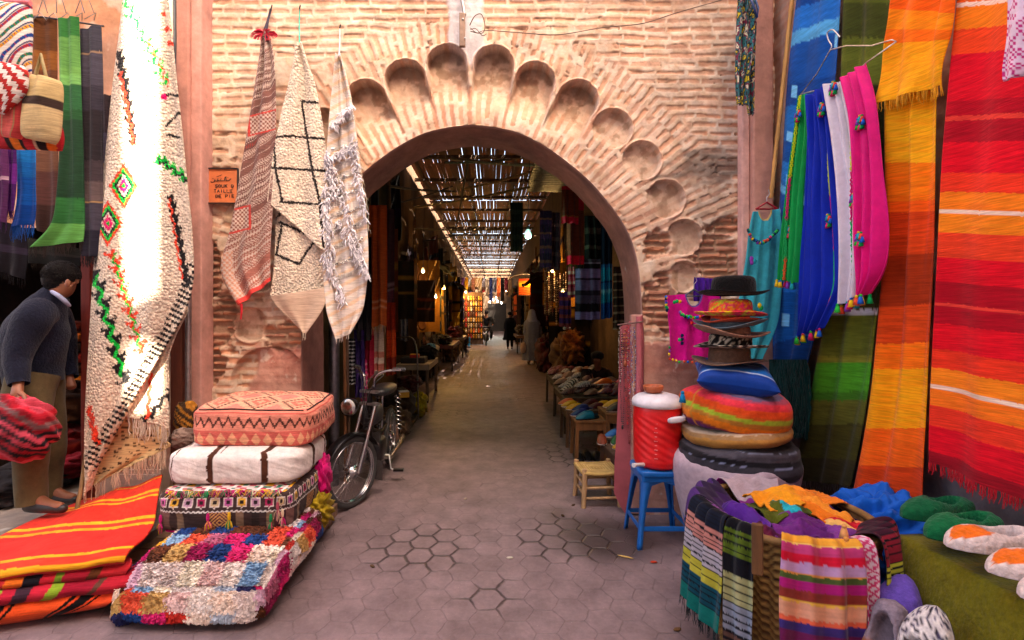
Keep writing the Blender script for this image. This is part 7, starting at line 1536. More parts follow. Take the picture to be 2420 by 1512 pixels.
bundle('bag', 'black shopping bag slumped at the back of the white table', 'bag', (-1.2, 9.3, .78), (.17, .2, .14), ('0e0c0e', '16141a'), 31, nz=.6)
bundle('bag', 'pale blue plastic bag on top of the black one', 'bag', (-1.15, 9.35, .90), (.09, .1, .06), ('5a8ab0', '7aa0b8'), 32, nz=.7)
bundle('bag', 'crumpled white paper bag on the white market table', 'bag', (-1.08, 9.45, .86), (.08, .1, .06), ('c8b8a0', 'b8a890'), 33, nz=.5)
mb = MB(); mb.tube(crom([P(940, 800, 7.3), P(955, 797, 7.2), P(975, 800, 7.1), P(985, 830, 7.0), P(987, 900, 6.95), P(989, 992, 6.95)], np.linspace(0, 1, 24)), .012, (.25, .22, .2)); tag(mb.build('bent_rail', M('metal')), 'thin bent iron rail standing beside the white table', 'rail')
# goods on the ground by the moped
g = 'sacks and boxes piled behind the moped'
bundle('sack', 'brown hessian sack nearest behind the moped', 'sack', (-1.18, 5.8, .20), (.20, .30, .20), ('4a3420', '3c2a1a', '54402a'), 41, nz=.5, group=g)
bundle('sack', 'dark brown sack lying on the long kerb board', 'sack', (-1.25, 6.5, .28), (.22, .35, .24), ('30221a', '3a2a1e'), 42, nz=.5, group=g)
bundle('sack', 'crumpled mustard plastic sack beside the bent rail', 'sack', (-1.05, 7.2, .18), (.10, .2, .18), ('a08a18', '8a7414'), 43, nz=.7, group=g)
bundle('sack', 'maroon cloth bundle on top of the sacks', 'sack', (-1.2, 7.1, .50), (.18, .3, .12), ('4a1418', '38100f'), 44, nz=.6, group=g)
boxy('carton', 'pinkish cardboard carton beside the moped pedal', 'carton', (-1.10, 5.28, .08), (.17, .2, .2), 'a87868', g)
boxy('carton', 'small yellow and white carton on the sacks', 'carton', (-1.13, 6.3, .44), (.13, .1, .07), 'd8a020', g, .4, lid='d8d4d0')
mb = MB(); mb.box((-1.2, 6.4, .05), (.32, 2.6, .06), hexc('30241c')); tag(mb.build('kerb_board', M('wood'), bevel=.01), 'long dark board along the ground behind the moped', 'board')
# drain pipe and leaning poles in the gateway
mb = MB(); mb.tube([(-1.385, 4.30, 0), (-1.385, 4.30, 1.3), (-1.37, 4.30, 3.0)], .045, (.20, .20, .23), n=18); tag(mb.build('drain_pipe', M('metal')), 'thick grey drain pipe just inside the left jamb', 'pipe')
for k, (x, c, lab) in enumerate(((-1.30, '7a4a28', 'brown pole leaning beside the drain pipe'), (-1.275, '4a3020', 'darker pole leaning beside the drain pipe'))):
    mb = MB(); mb.tube([(x, 4.35 + .05 * k, 0), (x - .02, 4.4, 1.0), (x - .05, 4.45, 2.0)], .014, hexc(c)); tag(mb.build('leaning_pole', M('wood')), lab, 'pole', 'poles leaning beside the drain pipe')
# wall of slippers deep on the left
rk = thing('slipper_rack', 'tall wooden rack of hanging slippers on the left under amber bulbs', 'rack', (-1.0, 24, 0))
mb = MB(); mb.box((-1.05, 24.4, 1.35), (1.35, .05, 2.6), hexc('4a2c12')); mb.build('back_board', M('wood'), rk)
for z in np.arange(.35, 2.5, .27): mb = MB(); mb.box((-1.05, 24.33, z), (1.35, .1, .02), hexc('5a3818')); mb.build('shelf', M('wood'), rk)
SCOL = [('yellow', 'd09018'), ('red', 'a81c18'), ('cream', 'c8b090'), ('orange', 'c85a18'), ('brown', '5a3018'), ('gold', 'b08020')]
base = {}
for r_ in range(8):
    for c_ in range(10):
        nm, h = SCOL[int(rnd(r_, c_, 5) * 5.99)]; loc = (-1.62 + c_ * .128, 24.26, .36 + r_ * .27)
        if nm not in base:
            mb = MB(); mb.blob((0, 0, .1), (.045, .03, .11), hexc(h), e=.9, nu=8, nv=10); mb.blob((0, -.02, .14), (.03, .02, .04), hexc(h) * .25, nu=6, nv=8); o = mb.build('display_slipper', M('leather')); tag(o, '%s slipper, %s from the left on the %s shelf of the far rack' % (nm, ORD[c_], ORD[r_]), 'slipper', '%s slippers on the far rack' % nm); base[nm] = o; o.location = loc
        else: c = base[nm].copy(); COL.objects.link(c); c.location = loc; c['label'] = '%s slipper, %s from the left on the %s shelf of the far rack' % (nm, ORD[c_], ORD[r_])
# bead strings on the right
g = 'bead strings hanging on the right of the alley'
for k in range(12):
    x = 1288 + k * 4.5; y0 = 640 + 12 * random.random(); y1 = y0 + 70 + 60 * random.random(); Y = 9.5 + (k % 3) * .6; mb = MB(); c = [hexc(h) for h in (('6a4a30', '8a6a50', 'a88868'), ('7a2420', '3a1814'), ('b0a090', '5a4038'))[k % 3]]
    a = P(x, y0, Y); b = P(x, y1, Y); n = int((a[2] - b[2]) / .045)
    for q in range(n): mb.blob(a + (b - a) * q / n, (.02, .02, .02), random.choice(c), nu=5, nv=6)
    mb.tube([a, b], .004, (.1, .06, .04), n=4); nm = ('pale brown', 'dark red', 'grey and brown')[k % 3]; tag(mb.build('bead_string', M('plastic')), '%s string of big beads, %s from the left in its row' % (nm, (ORD + ['eleventh', 'twelfth'])[k]), 'beads', g + ', ' + nm)
for k in range(4):
    mb = MB()
    for q in range(9): mb.blob(P(1334 + k * 4, 712 + q * 8, 7.2 + .1 * k), (.024, .024, .024), hexc(('c8b8a8', 'a87860', '905040', 'c0a890')[k]), nu=6, nv=8)
    tag(mb.build('bead_string', M('plastic')), ('chunky white', 'chunky tan', 'chunky rust', 'chunky cream')[k] + ' bead string beside the violet scarf', 'beads', 'chunky bead strings')
# sunset picture under its awning
pc = thing('picture', 'orange desert sunset picture hung under a white awning edge', 'picture', P(1248, 680, 17.4))
u = np.linspace(0, 1, 70); U, V = np.meshgrid(u, u, indexing='ij'); a = P(1226, 659, 17.4); b = P(1271, 697, 17.4)
c = bands(V, [(.12, 'd83818'), (.25, 'f08018'), (.4, 'f8b820'), (.5, 'f0a018'), (1.1, 'd85818')]); c[(V > .48 + .05 * np.sin(U * 9)) & (((V * 7 + .3 * np.sin(U * 8)) % 1) < .18)] = hexc('701c08')
for q in range(5): c[(np.abs(U - .35 - q * .1) < .02) & (np.abs(V - .42) < .025)] = hexc('200804')
c[np.hypot(U - .25, (V - .33) * .8) < .04] = hexc('200804')
mb = MB(); mb.grid(np.stack([a[0] + (b[0] - a[0]) * U, 17.4 + 0 * U, a[2] + (b[2] - a[2]) * V], -1), c); mb.build('canvas', M('cloth'), pc, solid=.02)
mb = MB(); 
for (x0, y0, x1, y1) in ((1225, 658, 1272, 658), (1225, 698, 1272, 698), (1225, 658, 1225, 698), (1272, 658, 1272, 698)): mb.bar(P(x0, y0, 17.38), P(x1, y1, 17.38), .03, .03, hexc('5a3418'))
mb.build('frame', M('wood'), pc)
mb = MB(); mb.grid(np.array([[P(1206 + 70 * s + 0, 655 - 8 * math.sin(PI * s) + 6 * t_, 17.2 + 2 * t_) for t_ in (0, .5, 1)] for s in np.linspace(0, 1, 14)]), hexc('b0a49a')); tag(mb.build('awning', M('cloth'), solid=.01), 'small whitish awning above the sunset picture', 'awning')
boxy('chest', 'teal blue painted chest below the rack of slippers', 'chest', (-1.28, 22.9, 0), (.62, .5, .46), '1c7a98')
# more awnings and heaps
for k, (side, y, z, lab) in enumerate(((-1, 12, 2.95, 'dark cloth awning on the left past the gate'), (1, 10.5, 2.9, 'black plastic awning on the right beyond the hanging scarves'), (-1, 19, 2.9, 'sagging brown awning above the amber lamp'), (1, 14.5, 2.8, 'crumpled dark awning on the right before the picture'), (-1, 28, 2.8, 'green grey awning over the far stalls on the left'), (1, 24, 2.8, 'dull awning on the far right'))):
    u = np.linspace(0, 1, 24); U, V = np.meshgrid(u, u, indexing='ij'); x0 = side * 1.7; x1 = side * 1.05
    mb = MB(); mb.grid(np.stack([x0 + (x1 - x0) * U, y + 2.2 * V, z - .25 * U - .12 * np.sin(PI * V) * U + .14 * (fbm(U * 4 + k, V * 5, 3, k) - .5)], -1), hexc(('20160e', '0e0c0e', '3a2414', '14100e', '2c2c1c', '241c16')[k])); tag(mb.build('awning', M('cloth'), solid=.01), lab, 'awning', 'awnings along the alley')
g = 'heaps of goods on the tables of the alley'
hp = [('1c1210', '3a2018'), ('4a2c18', '6a4a28'), ('381018', '581c20'), ('60481c', '3c2c14')]
for k, (x, y, z, sx, sy, sz, lab) in enumerate(((-1.35, 13.8, .8, .22, .6, .14, 'low heap of dark goods on the red brown table'), (1.68, 16.2, .85, .18, .8, .2, 'heap of brown goods beside the woman in grey'), (-1.35, 18, .85, .3, .9, .22, 'dark heap on the deep left table'), (1.3, 21, .85, .25, 1.2, .2, 'rusty heap on the long right table'), (-1.45, 11.5, .5, .2, .7, .45, 'tall dark heap on the ground past the white table'), (1.6, 10.5, .55, .25, .9, .5, 'large dark heap on the right past the shoe stall'), (1.55, 9.2, .9, .2, .3, .28, 'orange brown leather bags hung low past the shoe stall'), (-1.4, 30, .7, .4, 1.5, .5, 'heap of pots at the far left'), (1.3, 30, .7, .35, 1.5, .5, 'heap of baskets at the far right'), (-1.3, 16.2, .35, .28, .6, .33, 'brown sacks on the ground between two left tables'), (1.45, 12.6, .5, .25, .9, .5, 'dark bundles piled on the right before the picture'), (-1.3, 21.0, .4, .3, .6, .4, 'dark goods piled on the ground before the seated man'), (1.5, 18, .5, .25, .6, .5, 'dark goods piled under the picture'), (-1.35, 26.5, .6, .4, 1.2, .55, 'rusty goods past the rack of slippers'))):
    bundle('goods_heap', lab, 'goods', (x, y, z), (sx, sy, sz), ('7a3c14', '5a2c14', '8a5420') if k == 6 else hp[k % 4], 60 + k, nz=.9, group=g)
for k in range(9):
    x = 1138 + k * 9; hpx('%s cloth in the row hung across the far end of the alley' % ('red', 'cream', 'navy', 'grey', 'orange', 'black', 'maroon', 'tan', 'green')[k], x, x + 8.5, 655, 690 + 10 * (k % 3), 33.5 + (k % 2) * .5, S((3, ('8a2018', 'c0a890', '1c2040', '5a5a60', 'c05a28', '14100e', '501018', 'a88860', '2a4a34')[k]), (2, ('6a1814', 'a89078', '2a2c50', '707078', 'a84a20', '1c1614', '601824', '98784c', '3a5a40')[k])), 500 + k, group='cloths across the far end', nu=10, nv=16)
for k in range(7):
    x = 1090 + k * 8; hpx('%s rug hung above the rack of slippers' % ('violet', 'yellow', 'pale grey', 'pink', 'cream', 'beige', 'grey striped')[k], x, x + 9, 656, 684 + 14 * (k % 2), 25.5, S((3, ('4a2850', 'c89018', '8a8484', 'b07868', 'c8a888', 'b89c78', '7a7480')[k]), (1, '5a4438')), 520 + k, group='rugs above the rack of slippers', nu=10, nv=16)

# ================================================================== THE MOPED
mp = thing('moped', 'black moped with chrome fork and spoked wheel parked in the gateway', 'moped', (-1.08, 3.95, 0))
ch = (.55, .55, .56); bk_ = (.03, .028, .03)
WC = Vector((-1.085, 3.80, .278)); wy = math.radians(-28)      # the front wheel is turned towards the poufs
fw = Vector((math.sin(wy), -math.cos(wy), 0)); sd = Vector((math.cos(wy), math.sin(wy), 0)); zz = Vector((0, 0, 1))
def wheel(c, fwd, side, nsp, name, rr=.262):
    wr = MB(); t = np.arange(64) * 2 * PI / 64; ring = lambda R_: [tuple(c + fwd * (R_ * math.cos(a)) + zz * (R_ * math.sin(a))) for a in t]
    w = None; mb = MB(); mb.tube(ring(rr - .008), .026, (.035, .033, .033), n=12, closed=True); tyre = mb
    rim = MB(); rim.tube(ring(rr - .036), .011, ch, n=8, closed=True); rim.tube([tuple(Vector(p) + side * .016) for p in ring(rr - .034)], .006, ch, n=6, closed=True); rim.tube([tuple(Vector(p) - side * .016) for p in ring(rr - .034)], .006, ch, n=6, closed=True)
    tmp = bpy.data.objects
    tyre_o = tyre.build(name, M('rubber'), mp); r_o = rim.build('rim', M('chrome'), tyre_o)
    sp = MB()
    for k in range(nsp):
        a = k * 2 * PI / nsp; a2 = a + (.35 if k % 2 else -.35); s_ = .022 if k % 4 < 2 else -.022
        sp.tube([tuple(c + side * s_ + fwd * (.035 * math.cos(a2)) + zz * (.035 * math.sin(a2))), tuple(c + fwd * ((rr - .04) * math.cos(a)) + zz * ((rr - .04) * math.sin(a)))], .0018, (.7, .7, .7), n=4, cap=False)
    sp.build('spokes', M('chrome'), tyre_o)
    hb_ = MB(); R = Matrix((fwd, side.cross(fwd) * -1, side)).transposed(); hb_.lathe([(.001, -.045), (.02, -.045), (.02, -.03), (.05, -.028), (.05, .028), (.02, .03), (.02, .045), (.001, .045)], ch, o=tuple(c), n=20, R=R); hb_.build('hub', M('chrome'), tyre_o)
wheel(WC, fw, sd, 32, 'front_wheel')
RW = Vector((-1.02, 4.93, .278)); wheel(RW, Vector((.05, -1, 0)).normalized(), Vector((1, .05, 0)).normalized(), 20, 'rear_wheel')
HT = WC - fw * .20 + zz * .50                                     # steering head
for s_ in (-1, 1):
    mb = MB(); a = WC + sd * (s_ * .065); b = HT + sd * (s_ * .065); m_ = a.lerp(b, .45); mb.tube([a, m_], .021, ch, n=12); mb.tube([m_, b], .0145, (.7, .7, .7), n=12); mb.build('fork_leg', M('chrome'), mp)
mb = MB(); t = np.linspace(math.radians(-5), math.radians(150), 26); R0 = .305
pos = np.array([[tuple(WC + fw * (R0 * math.cos(a) + 0) + zz * (R0 * math.sin(a) - (.0)) + sd * w_ + (zz * -.012) * (abs(w_) / .045) ** 2) for w_ in (-.045, -.03, 0, .03, .045)] for a in t]); mb.grid(pos, bk_); mb.build('front_mudguard', M('metal'), mp, solid=.004)
mb = MB(); q = WC - fw * .30 + zz * -.02; mb.box(tuple(q + zz * -.05), (.10, .006, .16), (.06, .05, .05), R=Matrix.Rotation(wy, 4, 'Z')); mb.build('mud_flap', M('rubber'), mp)
mb = MB(); mb.tube([tuple(HT - zz * .05), tuple(HT + zz * .12)], .024, bk_, n=12); mb.bar(tuple(HT - sd * .085), tuple(HT + sd * .085), .05, .02, ch); mb.bar(tuple(HT - sd * .085 + zz * .1), tuple(HT + sd * .085 + zz * .1), .05, .02, ch); mb.build('steering_head', M('metal'), mp)
HL = P(823, 962, 3.66); Rh = Vector((-.25, -1, 0)).to_track_quat('Z', 'Y').to_matrix()
mb = MB(); mb.lathe([(.001, -.09), (.05, -.075), (.066, -.03), (.07, 0), (.066, .012)], (.25, .25, .26), o=HL, n=28, R=Rh); hl = mb.build('headlight', M('chrome'), mp)
mb = MB(); mb.lathe([(.064, .006), (.05, .016), (.02, .022), (.001, .023)], (.75, .75, .70), o=HL, n=28, R=Rh); mb.build('lens', M('chrome'), hl)
mb = MB(); c0 = HT + zz * .14; hbp = [c0 - sd * .07 - fw * .02, c0 - sd * .06 + zz * .07, c0 - sd * .12 + zz * .11 - fw * .03, c0 - sd * .24 + zz * .13 - fw * .10]
for s_ in (-1, 1):
    q = [c0 + sd * (s_ * .05), c0 + sd * (s_ * .06) + zz * .08, c0 + sd * (s_ * .14) + zz * .13 - fw * .03, c0 + sd * (s_ * .27) + zz * .14 - fw * .12]; mb.tube(crom([tuple(v) for v in q], np.linspace(0, 1, 16)), .011, ch, n=8)
mb.build('handlebar', M('chrome'), mp)
for s_ in (-1, 1):
    e = c0 + sd * (s_ * .27) + zz * .14 - fw * .12; g0 = e - (sd * (s_ * .09) - fw * .04); mb = MB(); mb.tube([g0, e], .017, bk_, n=10); mb.build('grip', M('rubber'), mp)
    mb = MB(); mb.tube([g0 + fw * .03, e + fw * .05 + zz * .01], .005, ch, n=6); mb.build('brake_lever', M('chrome'), mp)
mb = MB(); 
for k in range(4): mb.tube(crom([tuple(c0 + sd * (.1 * (k - 1.5)) + zz * .1), tuple(c0 + fw * .10 + sd * .03 * k + zz * (.10 - .04 * k)), tuple(HT + fw * .06 - zz * (.05 + .05 * k)), tuple(HT - fw * .1 - zz * .1)], np.linspace(0, 1, 12)), .0035, bk_, n=5)
mb.build('control_cables', M('rubber'), mp)
mb = MB(); mb.tube([tuple(HT), (-1.04, 4.25, .50), (-1.02, 4.5, .42), (-1.02, 4.7, .45)], .022, bk_); mb.tube([(-1.03, 4.35, .62), (-1.02, 4.6, .5), (-1.02, 4.9, .30)], .014, bk_); mb.tube([tuple(HT - zz * .04), (-1.03, 4.2, .25), (-1.02, 4.5, .22), tuple(RW)], .016, bk_); mb.build('frame', M('metal'), mp)
mb = MB(); mb.blob((-1.04, 4.25, .64), (.085, .19, .09), (.025, .025, .03), e=.7); mb.build('fuel_tank', M('paint'), mp)
mb = MB(); mb.blob((-1.02, 4.62, .80), (.11, .25, .045), (.02, .02, .022), e=.7, nz=.05); mb.build('seat', M('leather'), mp)
mb = MB(); mb.tube([(-1.02, 4.55, .45), (-1.02, 4.58, .77)], .014, ch); mb.build('seat_post', M('chrome'), mp)
mb = MB(); mb.blob((-1.03, 4.38, .30), (.08, .13, .11), (.07, .065, .065), e=.55, nz=.12); 
for k in range(6): mb.box((-1.03, 4.27 + k * .014, .42), (.10, .005, .09), (.22, .21, .2))
mb.build('engine', M('metal'), mp)
for s_ in (-1, 1):
    mb = MB(); t = np.linspace(0, 1, 90); x = -1.02 + s_ * .10; mb.tube(np.stack([x + .024 * np.cos(t * 50), 4.80 + .08 * t + .024 * np.sin(t * 50) * .5, .72 - .36 * t], -1), .006, ch, n=6); mb.tube([(x, 4.79, .78), (x, 4.89, .30)], .010, bk_); mb.build('shock_absorber', M('chrome'), mp)
mb = MB(); mb.tube([(-1.10, 4.40, .24), (-.92, 4.40, .24), (-.90, 4.38, .12), (-.86, 4.38, .11)], .008, ch); mb.box((-.83, 4.38, .11), (.09, .05, .02), bk_); mb.build('pedal', M('metal'), mp)
mb = MB(); mb.tube([(-.97, 4.32, .24), (-.95, 4.6, .16), (-.94, 5.0, .18), (-.94, 5.2, .2)], [.018, .02, .034, .03], ch, n=12); mb.build('exhaust', M('chrome'), mp)
mb = MB(); mb.blob((-1.10, 4.45, .60), (.05, .14, .12), (.05, .04, .035), e=.7, nz=.5, ns=3); mb.build('side_bag', M('cloth'), mp)
# ================================================================== PEOPLE
def skinned(name, J, E, mat, parent, sub=2, root=None, smooth=True):
    """J: name -> (x, y, z, r) ; E: bones"""
    me = bpy.data.meshes.new(name); bm = bmesh.new(); lay = bm.verts.layers.skin.verify(); vd = {}
    used = []
    for a, b in E:
        for k in (a, b):
            if k not in vd:
                v = bm.verts.new([float(t) for t in J[k][:3]]); r = J[k][3]; v[lay].radius = (r, r) if not isinstance(r, tuple) else r; vd[k] = v; used.append(k)
    vd[root or used[0]][lay].use_root = True
    for a, b in E: bm.edges.new((vd[a], vd[b]))
    bm.to_mesh(me); bm.free(); me.materials.append(mat)
    o = bpy.data.objects.new(name, me); COL.objects.link(o)
    m = o.modifiers.new('skin', 'SKIN'); m.use_smooth_shade = smooth; m.branch_smoothing = .6
    s = o.modifiers.new('sub', 'SUBSURF'); s.levels = sub; s.render_levels = sub
    if parent is not None: attach(o, parent)
    return o
def chain(s): s = s.split(); return list(zip(s[:-1], s[1:]))
SK = hexc('8a5438'); 
# ---- the man at the doorway, bent forward, in profile towards the right
def q(px, py, Y, r): a = P(px, py, Y); return (a[0], a[1], a[2], r)
J = dict(pel=q(78, 905, 3.12, .12), sp=q(80, 840, 3.13, .12), ch=q(100, 765, 3.15, .10), ne=q(128, 702, 3.17, .058), hb=q(146, 678, 3.19, .078), hm=q(154, 658, 3.2, .092), ht=q(150, 638, 3.2, .066), jaw=q(172, 682, 3.2, .040), nose=q(183, 664, 3.2, .016),
  shn=q(80, 756, 2.99, .045), eln=q(42, 838, 2.92, .036), wrn=q(44, 906, 2.87, .030), pan=q(38, 925, 2.84, .036),
  shf=q(128, 752, 3.30, .045), elf=q(150, 835, 3.40, .034), wrf=q(165, 900, 3.36, .028), paf=q(170, 920, 3.34, .034),
  hin=q(64, 915, 3.04, .092), knn=q(76, 1045, 3.0, .058), ann=q(70, 1168, 2.99, .040), ton=q(110, 1192, 2.97, .034), ten=q(150, 1198, 2.95, .026),
  hif=q(94, 915, 3.22, .092), knf=q(120, 1040, 3.26, .056), anf=q(112, 1150, 3.30, .040), tof=q(150, 1172, 3.30, .034), tef=q(180, 1176, 3.30, .026))
E = chain('pel sp ch ne hb hm ht') + chain('hb jaw') + chain('hm nose') + chain('ch shn eln wrn pan') + chain('ch shf elf wrf paf') + chain('pel hin knn ann ton ten') + chain('pel hif knf anf tof tef')
for k, (dx, dy, l) in enumerate(((-14, 12, 20), (-7, 17, 24), (1, 19, 24), (8, 16, 20))):
    J['f%da' % k] = q(38 + dx * .9, 925 + dy * .8, 2.82, .0095); J['f%db' % k] = q(38 + dx * 1.25, 925 + dy + l * .55, 2.80, .0088); J['f%dc' % k] = q(38 + dx * 1.2 + 4, 925 + dy + l, 2.83, .0075); E += chain('pan f%da f%db f%dc' % (k, k, k))
J['tha'] = q(56, 932, 2.82, .012); J['thb'] = q(62, 952, 2.80, .010); E += chain('pan tha thb')
man = thing('person', 'stooping man in a navy sweater and khaki trousers holding a red blanket', 'person', P(80, 1200, 3.1))
skinned('body', J, E, M('skin', SK), man, root='pel')
JS = {k: (v[0], v[1], v[2], v[3] * 1.0) for k, v in J.items()}
def grow(k, f=1.0, add=.0): return JS[k][:3] + (JS[k][3] * f + add,)
def limb(mb, pts, radii, col, nz=.08, n=28, seg=40, flat=1.0, ns=5, seed=0):
    t = np.linspace(0, 1, seg); p = crom(pts, t); r = crom(np.c_[np.array(radii, float), np.zeros(len(radii)), np.zeros(len(radii))], t)[:, 0] if False else np.interp(t, np.linspace(0, 1, len(radii)), radii)
    r = np.convolve(np.pad(r, 2, 'edge'), np.ones(5) / 5, 'valid'); T = np.gradient(p, axis=0); T /= np.linalg.norm(T, axis=1)[:, None]
    X = np.cross(T, (0, 1, .01)); X /= np.linalg.norm(X, axis=1)[:, None]; Yv = np.cross(T, X); a = np.arange(n) * 2 * PI / n
    rr = r[:, None] * (1 + nz * 2 * (fbm(np.cos(a)[None] * 1.5 + t[:, None] * 2 + seed, np.sin(a)[None] * 1.5 + t[:, None] * ns + seed, 4, seed) - .5))
    mb.grid(p[:, None] + rr[..., None] * (np.cos(a)[None, :, None] * X[:, None] + flat * np.sin(a)[None, :, None] * Yv[:, None]), col, wv=True); return mb
nav = hexc('1a1c2c'); kh = hexc('5c5036')
mb = MB(); limb(mb, [q(82, 905, 3.13, 0)[:3], q(78, 860, 3.13, 0)[:3], q(84, 800, 3.13, 0)[:3], q(104, 740, 3.15, 0)[:3], q(124, 706, 3.17, 0)[:3], q(134, 692, 3.18, 0)[:3]], [.135, .15, .16, .155, .11, .066], nav, .07, 40, 50, 1.15)
limb(mb, [q(104, 735, 3.05, 0)[:3], q(82, 752, 2.98, 0)[:3], q(58, 795, 2.95, 0)[:3], q(42, 845, 2.92, 0)[:3], q(42, 880, 2.89, 0)[:3], q(45, 908, 2.87, 0)[:3]], [.09, .10, .085, .075, .062, .048], nav, .09, 28, 50, seed=3)
limb(mb, [q(115, 735, 3.25, 0)[:3], q(132, 750, 3.33, 0)[:3], q(148, 800, 3.38, 0)[:3], q(156, 850, 3.4, 0)[:3], q(164, 892, 3.37, 0)[:3]], [.09, .09, .075, .065, .05], nav, .09, 28, 40, seed=5)
mb.build('sweater', M('felt'), man)
mb = MB(); limb(mb, [q(80, 885, 3.08, 0)[:3], q(66, 940, 3.04, 0)[:3], q(74, 1045, 3.0, 0)[:3], q(72, 1120, 3.0, 0)[:3], q(76, 1190, 2.99, 0)[:3]], [.135, .118, .092, .082, .08], kh, .10, 32, 60, seed=7)
limb(mb, [q(88, 885, 3.18, 0)[:3], q(98, 940, 3.22, 0)[:3], q(118, 1045, 3.26, 0)[:3], q(114, 1110, 3.3, 0)[:3], q(112, 1172, 3.3, 0)[:3]], [.135, .115, .09, .08, .076], kh, .10, 32, 60, seed=8)
mb.build('trousers', M('cloth'), man)
for nm, t in (('n', ((58, 1196, 2.99, .038), (90, 1194, 2.98, .044), (128, 1200, 2.96, .036), (158, 1203, 2.95, .026))), ('f', ((98, 1176, 3.3, .038), (128, 1174, 3.3, .044), (160, 1180, 3.3, .036), (186, 1182, 3.3, .026)))):
    skinned('shoe', {c: q(*v) for c, v in zip('abcd', t)}, chain('a b c d'), M('leather', (.02, .018, .02)), man, root='b')
skinned('collar', dict(a=q(120, 688, 3.12, .012), b=q(136, 697, 3.09, .015), c=q(154, 712, 3.11, .015), d=q(165, 724, 3.16, .012)), chain('a b c d'), M('cloth', hexc('a0a4c0')), man)
mb = MB(); mb.blob(P(146, 648, 3.2), (.095, .098, .088), (.012, .010, .010), nu=40, nv=50, nz=.22, ns=14); mb.blob(P(136, 664, 3.19), (.075, .085, .07), (.012, .010, .010), nu=30, nv=40, nz=.2, ns=14); 
for k in range(900):
    a_ = random.random() * 6.28; b_ = math.acos(1 - 1.25 * random.random()); d_ = np.array((math.sin(b_) * math.cos(a_), math.sin(b_) * math.sin(a_), math.cos(b_))); p_ = P(146, 650, 3.2) + d_ * (.094, .097, .09)
    mb.tube([p_, p_ + d_ * .010 + np.array((-.006, .002, -.006)) * random.random()], [.0035, .001], np.array((.014, .011, .010)) * (.6 + 1.2 * random.random()), n=3, cap=False)
mb.build('hair', M('felt'), man)
mb = MB(); mb.blob(P(160, 670, 3.09), (.016, .012, .028), SK, nu=8, nv=10); mb.build('ear', M('skin'), man)
def redbk(V):
    k = np.floor((V[..., 0] * .9 + V[..., 2] * 1.4 + .5 * fbm(V[..., 1] * 2 + 4, V[..., 0] * 2, 3, 6)) * 5); a = np.array([hexc(h) for h in ('a01828', '181418', 'b82030', '8a1824', '242024', 'b84050', '705050')]); return a[(rnd(k, 2, 7) * 99).astype(int) % 7]
mb = MB(); mb.blob(P(38, 1010, 2.84), (.235, .11, .19), None, e=.85, nu=60, nv=80, nz=.5, ns=2.2, seed=4, colfn=redbk); mb.blob(P(52, 958, 2.84), (.05, .05, .07), None, nu=16, nv=20, nz=.3, colfn=redbk); tag(mb.build('held_blanket', M('weave')), 'folded red and black blanket held in the stooping man\'s hand', 'blanket')
# goods inside the doorway
g = 'rugs heaped inside the dark doorway'
for k, (px, py, Y, d, cols, lab) in enumerate(((20, 1150, 3.5, (.30, .3, .13), ('1c181a', '4a4444', '2a2426'), 'grey black kilim rolls at the lower left of the doorway'), (150, 1050, 3.95, (.2, .3, .18), ('8a1c1c', '5a1414', 'a03020'), 'crimson rug heap behind the stooping man'), (170, 960, 4.1, (.2, .3, .22), ('2a1810', '4a2c18'), 'dark brown rug heap behind the stooping man'), (165, 1100, 3.8, (.16, .25, .1), ('601018', '881c28'), 'wine red folded rug low behind the man'), (20, 1080, 3.9, (.4, .3, .12), ('2c2018', '3c2c20'), 'brown rug heap behind the held blanket'))):
    bundle('rug_heap', lab, 'rug', P(px, py, Y), d, cols, 80 + k, nz=.6, group=g)
SHC = ['5a1c10', 'a05018', '2a1810', '8a2418', '3c2414', 'b8681c', '6a2030', '241410']
for k in range(9):
    p = P(175, 770 + k * 24, 4.3); mb = MB(); mb.blob(p, (.28, .3, .045), hexc(SHC[k % 8]), e=.45, nu=10, nv=24, nz=.05, seed=k); tag(mb.build('folded_rug', M('weave')), '%s folded rug, number %s from the top of the shelf behind the man' % (('rust', 'orange', 'brown', 'red', 'umber', 'amber', 'plum', 'black', 'dark rust')[k], ('first', 'second', 'third', 'fourth', 'fifth', 'sixth', 'seventh', 'eighth', 'ninth')[k]), 'rug', 'folded rugs on the shelf behind the man')

# ---- people in the alley
def std(x, y, h, face=0, stride=.12, arm=.08):
    """joints of a standing figure of height h at x, y, facing angle face (0 = away from the viewer)"""
    c, s = math.cos(face), math.sin(face); k = h / 1.7
    def j(sx, fy, z, r): return (x + (sx * c - fy * s) * k, y + (sx * s + fy * c) * k, z * k, r * k)
    return dict(pel=j(0, 0, .92, .12), sp=j(0, 0, 1.1, .115), ch=j(0, 0, 1.30, .13), ne=j(0, .01, 1.45, .05), hb=j(0, .02, 1.53, .07), hm=j(0, .02, 1.60, .088), ht=j(0, .02, 1.65, .06),
      sl=j(-.17, 0, 1.38, .06), el=j(-.23, -.02, 1.12, .042), wl=j(-.24, arm, .88, .030), pl=j(-.24, arm + .01, .80, .034), sr=j(.17, 0, 1.38, .06), er=j(.23, -.02, 1.12, .042), wr=j(.24, -arm, .88, .030), pr=j(.24, -arm, .80, .034),
      hl=j(-.09, 0, .86, .085), kl=j(-.09, stride * .6, .48, .055), al=j(-.09, stride * .4, .07, .04), tl=j(-.09, stride * .4 + .16, .035, .03), hr=j(.09, 0, .86, .085), kr=j(.09, -stride * .2, .48, .055), ar=j(.09, -stride, .08, .04), tr=j(.09, -stride + .15, .035, .03))
EB = chain('pel sp ch ne hb hm ht') + chain('ch sl el wl pl') + chain('ch sr er wr pr') + chain('pel hl kl al tl') + chain('pel hr kr ar tr')
